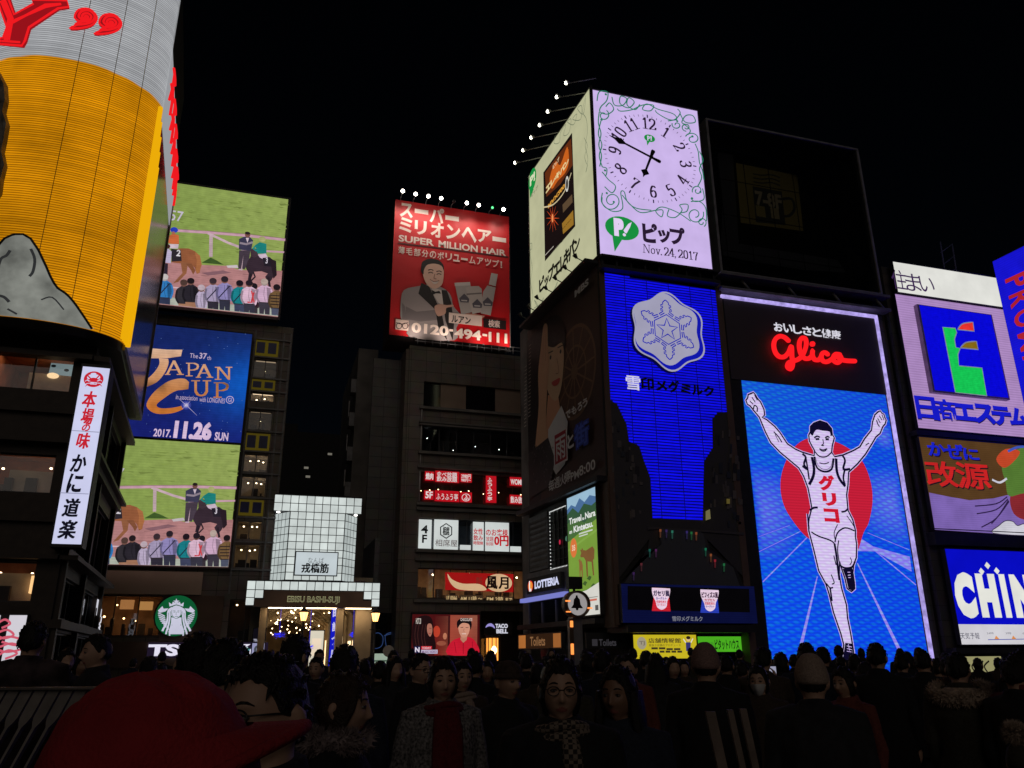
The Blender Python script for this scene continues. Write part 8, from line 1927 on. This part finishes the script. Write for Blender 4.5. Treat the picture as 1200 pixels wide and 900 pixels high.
def furhood_mesh():
    mb = MB(); rnd = random.Random(5); C_ = lambda a: Vector((.185 * math.sin(a), .02 + .135 * -math.cos(a), 1.435 - .05 * math.cos(a) * -1))
    mb.rings([[Vector((.17 * math.sin(a) * q, .03 - .13 * math.cos(a) * q, z)) for a in [2 * math.pi * i / 28 for i in range(28)]] for q, z in ((.3, 1.28), (1.0, 1.36), (1.05, 1.43), (.6, 1.47))])
    def fn(r):
        a = r.uniform(.5, 2 * math.pi - .5); t = r.uniform(0, 2 * math.pi); o = Vector((math.sin(a) * math.cos(t), -math.cos(a) * math.cos(t), math.sin(t))); return C_(a) + o * .04, o
    mb.tube([C_(.5 + (2 * math.pi - 1) * i / 30) for i in range(31)], .045, 8); fur(mb, None, fn, 3000, .04, rnd)
    return mb.mesh('fur_hood')
def furcollar_mesh():
    mb = MB(); rnd = random.Random(6)
    def fn(r):
        a = r.uniform(-2.6, 2.6) + math.pi; t = r.uniform(0, 2 * math.pi); c = Vector((.115 * math.sin(a), -.105 * math.cos(a), 1.47)); o = Vector((math.sin(a) * math.cos(t), -math.cos(a) * math.cos(t), math.sin(t)))
        return c + o * .035, o
    mb.tube([(.115 * math.sin(a), -.105 * math.cos(a), 1.47) for a in [math.pi - 2.6 + 5.2 * i / 24 for i in range(25)]], .038, 8); fur(mb, None, fn, 2600, .036, rnd)
    return mb.mesh('fur_collar')
def scarf_mesh(tail):
    mb = MB()
    for k, (z, r_) in enumerate(((1.425, .108), (1.452, .100))):
        mb.rings([[Vector((math.sin(a) * (r_ + .023 * math.cos(t)), -math.cos(a) * (r_ * .95 + .028 * math.cos(t)), z + .020 * math.sin(t) + .012 * math.sin(2 * a + k))) for t in [2 * math.pi * j / 10 for j in range(10)]] for a in [2 * math.pi * i / 36 for i in range(37)]], cap=False)
    if tail:
        for x in (-.02, .035): flat([Vector((x, -.105, 1.45)), Vector((x * 1.2, -.155, 1.34)), Vector((x * 1.4, -.165, 1.12)), Vector((x * 1.5, -.17, .92))], [.04, .05, .052, .05], [.02, .018, .014, .010], Vector((1, 0, 0)), Vector((0, 1, 0)), mb, 10)
    else: flat([Vector((.02, -.10, 1.44)), Vector((.028, -.13, 1.40)), Vector((.032, -.15, 1.35)), Vector((.035, -.155, 1.31))], [.025, .035, .04, .04], [.02, .026, .018, .008], Vector((1, 0, 0)), Vector((0, 1, 0)), mb, 10)
    return mb.mesh('scarf')
def glasses_mesh():
    mb = MB(); z = HZ + .002
    for sg in (1, -1):
        c = Vector((.032 * sg, -.113, z)); mb.tube([c + Vector((.023 * math.cos(a), .004 * abs(math.cos(a)), .017 * math.sin(a))) for a in [2 * math.pi * i / 20 for i in range(21)]], .0022, 6, cap=False)
        mb.tube([c + Vector((.023 * sg, .004, .006)), (.074 * sg, -.05, z + .008), (.078 * sg, .0, z + .006)], .002, 6)
    mb.tube([(-.010, -.116, z + .004), (.010, -.116, z + .004)], .0022, 6)
    return mb.mesh('glasses')
def mask_mesh():
    mb = MB(); rows = []
    for i in range(9):
        u = 1.70 + i * .125; rows.append([headpt(u, -.95 + 1.9 * j / 16, 0, 1.03, False) + Vector((0, -.010 * math.cos((-.95 + 1.9 * j / 16) * 1.5) - .012 * math.exp(-((j - 8) / 3) ** 2) * (i < 5), 0)) for j in range(17)])
    b = 0
    for r_ in rows: mb.v += r_
    for i in range(8):
        for j in range(16): mb.sm.add(len(mb.f)); mb.f.append((i * 17 + j, i * 17 + j + 1, (i + 1) * 17 + j + 1, (i + 1) * 17 + j)); mb.m.append(0)
    for sg in (1, -1): mb.tube([(.062 * sg, -.070, HZ - .03), (.080 * sg, .0, HZ + .0)], .0015, 4)
    return mb.mesh('face_mask')
def eye_mesh(sg):
    mb = MB(); c = Vector((.031 * sg, -.0955, HZ + .004)); mb.ball(c, .012, 14, 0, (1.0, .8, .45)); mb.ball(c + Vector((0, -.0078, 0)), .0048, 10, 1, (1, .5, 1)); 
    mb.tube([c + Vector((-.014, -.004, .001)), c + Vector((0, -.0102, .0052)), c + Vector((.014, -.004, .001))], .0022, 6, 1)
    return mb.mesh('eye')
def brow_mesh(sg):
    mb = MB(); pts = [(.015, .029), (.024, .0325), (.036, .032), (.048, .026)]
    mb.tube([headpt(math.acos(max(-1, min(1, z / .118))), math.asin(max(-1, min(1, x * sg / (.075 * math.sqrt(max(.01, 1 - (z / .118) ** 2)))))), 0, 1.0, True) + Vector((0, -.0005, 0)) for x, z in pts], [.0022, .0036, .0032, .0012], 6)
    return mb.mesh('eyebrow')
def fabric(name, rgb, sc=60, var=.3, rough=.9): return surf(name, rgb, rough, scale=sc, var=var, bump=.35, bscale=220)
SKINS = [surf('skin_' + n, c, .5, scale=14, var=.10, bump=.08, bscale=300) for n, c in (('light', (.50, .31, .22)), ('medium', (.42, .25, .17)), ('tan', (.27, .15, .095)))]
LIP = surf('lips', (.33, .12, .10), .4, bump=0); HAIRM = surf('black_hair', (.010, .008, .008), .42, scale=30, var=.4, bump=.5, bscale=160); HAIRB = surf('brown_hair', (.035, .018, .012), .42, scale=30, var=.4, bump=.5, bscale=160)
EYEW = surf('eye_white', (.26, .235, .22), .35, bump=0)
F_ = dict(black=fabric('black_wool', (.012, .012, .014)), char=fabric('charcoal_nylon', (.022, .022, .026), 20), navy=fabric('navy_cloth', (.014, .018, .035)), brown=fabric('brown_cloth', (.05, .034, .025)), tweed=fabric('grey_tweed', (.17, .16, .16), 70, .95), red=fabric('red_cotton', (.40, .026, .034), 9, .25), denim=fabric('dark_denim', (.02, .026, .045), 90), olive=fabric('olive_parka', (.04, .036, .026)), beige=fabric('beige_knit', (.36, .27, .22), 120), pinkg=fabric('pinkish_knit', (.30, .19, .17), 120), darkred=fabric('dark_red_wool', (.13, .012, .016), 60), plaid=fabric('dark_plaid_flannel', (.05, .036, .04), 8, .9), rust=fabric('rust_jacket', (.16, .04, .03)), white=surf('white_paper_cloth', (.68, .68, .68), .8, bump=.1), furb=surf('pale_fur', (.40, .31, .24), .9, scale=40, var=.5, bump=0), furd=surf('mauve_fur', (.24, .19, .19), .9, scale=40, var=.5, bump=0), frame=surf('spectacle_frame', (.02, .018, .02), .3, bump=0), shoe=surf('black_leather', (.012, .012, .012), .4), trous=fabric('dark_trousers', (.016, .016, .02)), hatb=fabric('brown_felt', (.06, .04, .032), 40))
def checks(name):
    m, N, L = newmat(name); out = N.new('ShaderNodeOutputMaterial'); b = N.new('ShaderNodeBsdfPrincipled'); L.new(b.outputs[0], out.inputs[0]); tc = N.new('ShaderNodeTexCoord'); c = N.new('ShaderNodeTexChecker'); c.inputs['Scale'].default_value = 60; L.new(tc.outputs['Object'], c.inputs[0])
    c.inputs[1].default_value = (.24, .19, .15, 1); c.inputs[2].default_value = (.03, .024, .022, 1); L.new(c.outputs[0], b.inputs['Base Color']); b.inputs['Roughness'].default_value = .9; return m
F_['check'] = checks('checked_scarf')
def child(name, me, mats, parent, label=None):
    if not me.materials:
        for m in (mats if isinstance(mats, (list, tuple)) else [mats]): me.materials.append(m)
        o = bpy.data.objects.new(name, me)
    else:
        o = bpy.data.objects.new(name, me)
        for i, m in enumerate(mats if isinstance(mats, (list, tuple)) else [mats]): o.material_slots[i].link = 'OBJECT'; o.material_slots[i].material = m
    COL.objects.link(o); o.parent = parent
    if label: o['label'] = label
    return o
def person(px, dist, top, turn, label, group=None, pose='down', fem=0, vox=.012, skin=0, hair='short', hairm=None, coat='black', hem=.72, puff=0.0, face=False, hat=None, hatm=None, seed=0, extra=(), tilt=0.0):
    """turn: degrees, 0 looks at the camera, 180 away, 90 to the picture's right"""
    g_ = ground_at(px, dist); k = top / 1.705 / (1.012 if hat else 1.0)
    me = body_mesh(pose, fem, vox)
    o = bpy.data.objects.new('person', me); COL.objects.link(o)
    mats = [SKINS[skin], LIP, hairm or HAIRM]
    if not me.materials:
        for m in mats: me.materials.append(m)
    for i, m in enumerate(mats): o.material_slots[i].link = 'OBJECT'; o.material_slots[i].material = m
    to = math.atan2(EYE.x - g_.x, -(EYE.y - g_.y))
    o.location = g_; o.rotation_euler = (R(tilt), 0, to + R(turn)); o.scale = (k, k, k)
    tag(o, label, 'person', group)
    if hair: child('hair', cached(('hair', hair, seed % 3), lambda: hair_mesh(hair, seed % 3 + 1)), hairm or HAIRM, o)
    child('coat', cached(('coat', pose, fem, hem, puff), lambda: coat_mesh(pose, fem, hem, puff)), F_[coat], o)
    if dist < 14:
        child('trousers', cached('tr', trouser_mesh), F_['trous'], o)
        for sg in (1, -1): child('shoe', cached(('shoe', sg), lambda: shoe_mesh(sg)), F_['shoe'], o)
    if face:
        for sg in (1, -1): child('eye', cached(('eye', sg), lambda: eye_mesh(sg)), [EYEW, F_['frame']], o)
        for sg in (1, -1): child('eyebrow', cached(('brow', sg), lambda: brow_mesh(sg)), hairm or HAIRM, o)
    if hat: child({'beanie': 'beanie', 'cap': 'baseball_cap', 'brim': 'brimmed_hat'}[hat], cached(hat, {'beanie': beanie_mesh, 'cap': cap_mesh, 'brim': brimhat_mesh}[hat]), F_[hatm], o)
    for nm, mt in extra:
        fn = {'scarf': lambda: scarf_mesh(0), 'scarf_tail': lambda: scarf_mesh(1), 'glasses': glasses_mesh, 'mask': mask_mesh, 'fur_collar': furcollar_mesh, 'fur_hood': furhood_mesh}[nm]
        child({'scarf_tail': 'scarf', 'mask': 'face_mask'}.get(nm, nm), cached(nm, fn), F_[mt], o)
    return o
def ztop(py, d): return 1.62 - (py - 767) * d / 1043
P_ = person
# ---- people one can tell apart, near ones first
P_(186, .86, 1.60, 84, 'man in a bright red baseball cap, huge and close at the lower left, facing right', hair='under', hat='cap', hatm='red', coat='brown', vox=.007, hem=.75, puff=.01)
P_(322, 1.8, ztop(770, 1.8), -48, 'short-haired man with glasses just behind the red cap, head bowed to the left', hair='short', vox=.007, face=True, coat='black', extra=(('glasses', 'frame'),), seed=1)
P_(402, 3.0, ztop(789, 3.0), 78, 'brown-haired woman with fur collar and buttoned black coat facing right', fem=1, hair='bob', hairm=HAIRB, vox=.007, face=True, coat='black', hem=.6, extra=(('fur_collar', 'furd'),), seed=1)
b_ = MB()
P_(655, 3.25, ztop(773, 3.25), 4, 'woman with glasses and a checked scarf looking into the camera', fem=1, hair='bob', vox=.007, face=True, coat='black', hem=.6, puff=.02, extra=(('glasses', 'frame'), ('scarf', 'check')), seed=2)
red_w = P_(724, 3.7, ztop(784, 3.7), -22, 'long-haired woman in a red shirt with white letters under an open dark jacket', fem=1, hair='long', vox=.007, face=True, skin=2, coat='denim', pose='chest', hem=.78, seed=0)
s_ = MB(); s_.rings([[Vector((x, -.150 - .028 * math.cos(x * 16) - .03 * (1.42 - z), z)) for x in (-.06, -.03, 0, .03, .06)] for z in (1.05, 1.15, 1.25, 1.34, 1.41)], close=False, cap=False); child('shirt', s_.mesh('shirt'), F_['red'], red_w)
V, F = glyphs('BRAV', .03); t_ = MB(); t_.v = [Vector((-.07 + .14 * x, -.1905, 1.235 + .035 * y)) for x, y in V]; t_.f = [tuple(f) for f in F]; t_.m = [0] * len(F); child('shirt_print', t_.mesh('shirt_print'), F_['white'], red_w)
P_(519, 4.6, ztop(772, 4.6), 10, 'woman in a grey tweed coat with a long dark red scarf, eyes lowered', fem=1, hair='bob', vox=.007, face=True, coat='tweed', hem=.5, puff=.01, extra=(('scarf_tail', 'darkred'),), seed=1)
P_(594, 5.2, ztop(773, 5.2), 38, 'old man in a brown brimmed hat looking off to the right', hair='under', hat='brim', hatm='hatb', vox=.007, face=True, skin=1, coat='black', hem=.7, seed=0)
P_(492, 6.6, ztop(767, 6.6), 42, 'bespectacled man in black below the low video screen', hair='short', vox=.007, face=True, coat='black', extra=(('glasses', 'frame'),), seed=2)
P_(541, 6.3, ztop(775, 6.3), 20, 'dark-haired woman with a pale scarf half hidden behind the tweed coat', fem=1, hair='bob', face=True, vox=.007, coat='brown', extra=(('scarf', 'beige'),), seed=0)
P_(232, 3.5, ztop(742, 3.5), 170, 'tall black-haired head from behind, left of the pair over the red cap', hair='short', coat='black', seed=0)
P_(261, 3.15, ztop(750, 3.15), 130, 'black-haired man showing an ear, right of the pair over the red cap', hair='short', coat='char', seed=1)
P_(344, 5.0, ztop(744, 5.0), 150, 'black-haired man turned away in front of the arcade opening', hair='fringe', coat='black', seed=2)
P_(404, 4.8, ztop(757, 4.8), 176, 'round black-haired head from behind under the right gate pillar', hair='fringe', coat='navy', seed=0)
P_(372, 9.0, ztop(770, 9.0), -20, 'small dark-haired woman facing the camera between the two heads at the arcade', fem=1, hair='short', face=True, coat='black', seed=1)
P_(115, 6.4, ztop(742, 6.4), -75, 'man in a dark jacket in profile facing left, beside the restaurant corner', hair='short', face=True, vox=.007, coat='char', hem=.75, seed=2)
P_(46, 6.4, ztop(726, 6.4), 160, 'tall figure in dark plaid flannel leaning at the rail in front of the scribble panel', hair='short', coat='plaid', puff=.03, seed=0, tilt=-6)
P_(30, 6.9, ztop(768, 6.9), 100, 'short dark-haired figure beside the plaid flannel shirt', fem=1, hair='bob', coat='black', seed=1)
P_(735, 7.6, ztop(770, 7.6), -15, 'young woman with tied dark hair behind the red-shirted woman', fem=1, hair='short', face=True, vox=.007, coat='rust', seed=2)
bm = P_(826, 5.1, ztop(756, 5.1), 176, 'man in a pinkish knit beanie and black coat from behind, under the green sign', hair='under', hat='beanie', hatm='pinkg', coat='black', hem=.7, puff=.015, seed=0)
P_(886, 6.4, ztop(783, 6.4), -10, 'woman wearing a white face mask under the left edge of the runner sign', fem=1, hair='bob', face=True, vox=.007, coat='brown', extra=(('mask', 'white'),), seed=2)
P_(948, 4.3, ztop(770, 4.3), 178, 'person in a beige knit beanie and dark padded coat from behind, under the runner', hair='under', hat='beanie', hatm='beige', coat='char', hem=.6, puff=.03, seed=1)
P_(1027, 7.4, ztop(758, 7.4), 174, 'tall man in black from behind under the right side of the runner sign', hair='short', coat='black', hem=.72, seed=1)
P_(986, 6.2, ztop(786, 6.2), -35, 'woman in a rust-red jacket beside the beige beanie', fem=1, hair='bob', face=True, vox=.007, skin=1, coat='rust', seed=0)
ph = P_(1080, 8.2, ztop(766, 8.2), 178, 'onlooker raising a phone under the right border of the runner sign', hair='short', coat='black', pose='phone', seed=2)
ph2 = P_(893, 8.0, ztop(762, 8.0), 172, 'onlooker holding a glowing phone under the left border of the runner sign', hair='short', coat='brown', pose='phone', seed=0)
P_(1119, 6.0, ztop(770, 6.0), 172, 'figure with a big fur-trimmed hood on the shoulders, by the cream sign', hair='short', coat='olive', puff=.03, hem=.6, extra=(('fur_hood', 'furb'),), seed=0)
P_(1184, 5.6, ztop(776, 5.6), 160, 'dark-haired figure from behind just right of the cream sign', hair='short', coat='black', seed=0)
pk = P_(1172, 4.2, 1.20, 172, 'child in a knit cap with a large fluffy pompom at the lower right', hair='under', hat='beanie', hatm='olive', coat='black', hem=.7, seed=1)
b_ = MB(); rnd = random.Random(3)
def fn(r):
    d = Vector((r.gauss(0, 1), r.gauss(0, 1), r.gauss(0, 1))).normalized(); return Vector((0, 0, HZ + .20)) + d * .06, d
b_.ball((0, 0, HZ + .20), .068, 12); fur(b_, None, fn, 1800, .05, rnd); child('pompom', b_.mesh('pompom'), F_['furb'], pk)
P_(1192, 5.6, ztop(770, 5.6), 150, 'dark-haired person with a rust-red jacket cut by the right edge', hair='bob', coat='rust', seed=1)
P_(1055, 9.5, ztop(770, 9.5), 176, 'second dark head right of the tall man in black, under the runner sign', hair='short', coat='navy', seed=1)
P_(78, 8.5, ztop(758, 8.5), 20, 'dim dark-haired person at the foot of the lantern sign, behind the profile man', fem=1, hair='bob', coat='black', seed=0)
# ---- the packed crowd further back
places = [(0, 150, 'below the lantern sign'), (150, 215, 'below the white shop letters'), (215, 300, 'below the teal screen'), (300, 360, 'at the left of the arcade opening'), (360, 430, 'under the vertical blue sign'), (430, 482, 'in front of the dark shop corner'), (482, 560, 'below the low video screen'), (560, 615, 'below the wall lantern'), (615, 665, 'below the burger shop'), (665, 700, 'beside the bell sign post'), (700, 742, 'below the toilets sign'), (742, 815, 'below the yellow sign'), (815, 886, 'below the green sign'), (886, 960, "below the left track line"), (960, 1010, "at the runner's foot"), (1010, 1095, "below the right track line"), (1095, 1125, 'left of the cream sign'), (1125, 1172, 'below the cream sign'), (1172, 1230, 'below the weather strip')]
KIND = [('short', 0, 'black', 'short-haired man in black'), ('fringe', 0, 'navy', 'mop-haired man in navy'), ('bob', 1, 'brown', 'bob-haired woman in brown'), ('long', 1, 'char', 'long-haired woman in charcoal'), ('short', 0, 'olive', 'short-haired man in an olive parka'), ('bob', 1, 'black', 'bob-haired woman in black')]
crowd = []
rnd = random.Random(21)
def addc(px, d, top, k, turn):
    h, fm_, ct, lab = KIND[k]
    where = next(w for a, b, w in places if a <= px < b)
    view = 'seen from behind' if 100 < abs(turn) else 'facing the camera'
    o = P_(px, d, top, turn, lab, 'crowd on the bridge', fem=fm_, hair=h, coat=ct, vox=.012, pose=rnd.choice(['down', 'pocket']), hem=.72, seed=rnd.randrange(3), skin=rnd.randrange(2))
    crowd.append((lab, where, view, d, o))
fixed = [(97, 9, 764, 5, 20), (176, 8, 768, 0, 170), (190, 10, 776, 2, 160), (292, 9, 768, 1, 175), (310, 7.5, 776, 0, 10), (446, 8.5, 775, 0, 175), (462, 8, 770, 3, 30), (556, 7, 765, 0, 170), (571, 9, 775, 5, 0), (617, 10, 767, 0, 175), (630, 8, 778, 2, 170), (688, 9, 766, 5, 160), (705, 7.5, 763, 1, 175), (757, 10, 765, 0, 176), (768, 8, 768, 3, 170), (787, 9, 772, 5, 20), (800, 11, 775, 2, 10), (850, 9, 770, 0, 175), (868, 10, 778, 4, 160), (914, 9, 768, 5, 170), (945, 8, 757, 1, 176), (964, 9.5, 762, 0, 178), (1000, 11, 770, 2, 172), (1010, 9, 780, 3, 150), (1062, 10.5, 768, 5, 178), (1096, 9.5, 776, 0, 172), (1108, 8.5, 774, 1, 178), (1106, 11, 770, 2, 175), (1198, 8, 765, 0, 176), (1178, 9, 775, 5, 170), (660, 6.5, 776, 4, 170), (428, 11, 772, 2, 175), (476, 11, 772, 0, 160), (640, 12, 770, 1, 175), (530, 12, 770, 0, 176), (835, 13, 772, 5, 175), (780, 14, 772, 0, 175), (725, 13, 770, 2, 172), (930, 13, 770, 0, 176), (984, 14, 772, 1, 176)]
for px, d, py, k, turn in fixed: addc(px, d, ztop(py, d), k, turn)
for i in range(34):
    px = 150 + i * 31 + rnd.uniform(-10, 10); d = rnd.uniform(12, 22); addc(px, d, rnd.uniform(1.55, 1.76) if px < 1110 else 1.5, rnd.randrange(6), rnd.choice([170, 178, 184, 160, 10]))
groups = {}
for c in crowd: groups.setdefault((c[0], c[1], c[2]), []).append(c)
rank = ['nearest', 'second nearest', 'third nearest', 'fourth nearest', 'fifth nearest']
for (lab, where, view), L_ in groups.items():
    L_.sort(key=lambda c: c[3])
    for i, c in enumerate(L_): c[4]['label'] = f'{lab} {view}, {where}' if len(L_) == 1 else f'{rank[i]} {lab} {view}, {where}'
# ---- phones held up
for o, glowc, lb in ((ph, None, 'dark phone held up by the onlooker under the right border of the runner sign'), (ph2, (150, 150, 170), 'glowing phone screen held up under the left border of the runner sign')):
    k = o.scale.x; m_ = o.rotation_euler.to_matrix(); c = o.location + m_ @ (Vector((0, -.36, 1.50)) * k)
    t_ = thing('phone', lb, 'phone', tuple(c)); u = m_ @ Vector((1, 0, 0)); n_ = m_ @ Vector((0, 1, 0)); z_ = Vector((0, 0, 1))
    b_ = MB(); b_.hexa([c + u * sx * .075 + n_ * sy * .004 + z_ * sz * .038 for sz in (-1, 1) for sx, sy in ((-1, -1), (1, -1), (1, 1), (-1, 1))]); b_.build('case', M['black'], t_)
    b_ = MB(); b_.quad(*[c + u * sx * .070 + n_ * .0055 + z_ * sz * .034 for sx, sz in ((-1, -1), (1, -1), (1, 1), (-1, 1))]); b_.build('display', glow('phone_display', lin(glowc), 1.0) if glowc else M['darkglass'], t_)
# ---- pale slats near the pinkish beanie
sl = thing('slatted_rack', 'three pale wooden slats of a small rack in front of the pinkish beanie man', 'rack', tuple(ground_at(850, 3.6)))
u = _r0; n_ = _h; wood = surf('pale_slat_wood', (.22, .17, .14), .7, scale=12)
b0 = ground_at(850, 3.6)
for (x0, x1, wd, zt) in ((-.085, -.045, .020, ztop(834, 3.6)), (-.002, .034, .012, ztop(832, 3.6)), (.052, .075, .014, ztop(831, 3.6))):
    m_ = MB(); top_ = b0 + u * x0 + Vector((0, 0, zt)); bot = b0 + u * (x1 + .19) + Vector((0, 0, .0)) + n_ * .1
    m_.hexa([p + u * sx * wd + n_ * sy * .012 for p in (bot, top_) for sx, sy in ((-1, -1), (1, -1), (1, 1), (-1, 1))]); m_.build('slat', wood, sl)
m_ = MB(); c0_ = b0 + u * .08 + Vector((0, 0, .55)) + n_ * .08; m_.hexa([c0_ + u * sx * .16 + n_ * (sy * .01 + .03) + Vector((0, 0, sz * .03)) for sz in (-1, 1) for sx, sy in ((-1, -1), (1, -1), (1, 1), (-1, 1))]); m_.build('crossbar', wood, sl)
# ---- bridge railing of pale slats at the lower left
RD = 5.6
rl = thing('bridge_railing', 'pale bridge railing of flat slats with dark vase-shaped gaps at the lower left', 'railing', tuple(ground_at(60, RD)))
A_ = ground_at(-60, RD); B_ = ground_at(200, RD); d_ = (B_ - A_); L_ = d_.length; d_.normalize(); n_ = Vector((d_.y, -d_.x, 0)); zt = ztop(804, RD)
m_ = MB(); m_.hexa([A_ + d_ * a + n_ * o + Vector((0, 0, z)) for z in (zt, zt + .014) for a, o in ((0, .06), (L_, .06), (L_, -.06), (0, -.06))]); m_.hexa([A_ + d_ * a + n_ * o + Vector((0, 0, z)) for z in (.1, .18) for a, o in ((0, .05), (L_, .05), (L_, -.05), (0, -.05))])
m_.build('rail', surf('rail_metal', (.16, .14, .13), .5, .2), rl)
rnd = random.Random(1); pm_ = surf('pale_slat_paint', (.26, .235, .22), .6, scale=5, var=.25)
i = 0; x = .05
while x < L_ + .3:
    m_ = MB(); w_ = .058; sh = .0
    prof_ = [(zt - .003, .037), (zt - .17, .036), (zt - .20, .026), (zt - .23, .010), (zt - .4, .008), (zt - .8, .008), (.18, .02)]
    for s0 in (.02, -.02):
        for (z0, a0), (z1, a1) in zip(prof_, prof_[1:]):
            f = lambda z: (zt - z) * -.42
            m_.quad(*[A_ + d_ * (x + q + f(z)) + n_ * s0 + Vector((0, 0, z)) for z, q in ((z1, -a1), (z1, a1), (z0, a0), (z0, -a0))])
    for sg in (-1, 1):
        for (z0, a0), (z1, a1) in zip(prof_, prof_[1:]): m_.quad(*[A_ + d_ * (x + sg * q - (zt - z) * .42) + n_ * s0 + Vector((0, 0, z)) for z, q, s0 in ((z1, a1, .02), (z1, a1, -.02), (z0, a0, -.02), (z0, a0, .02))])
    m_.build('slat', pm_, rl); x += .088; i += 1
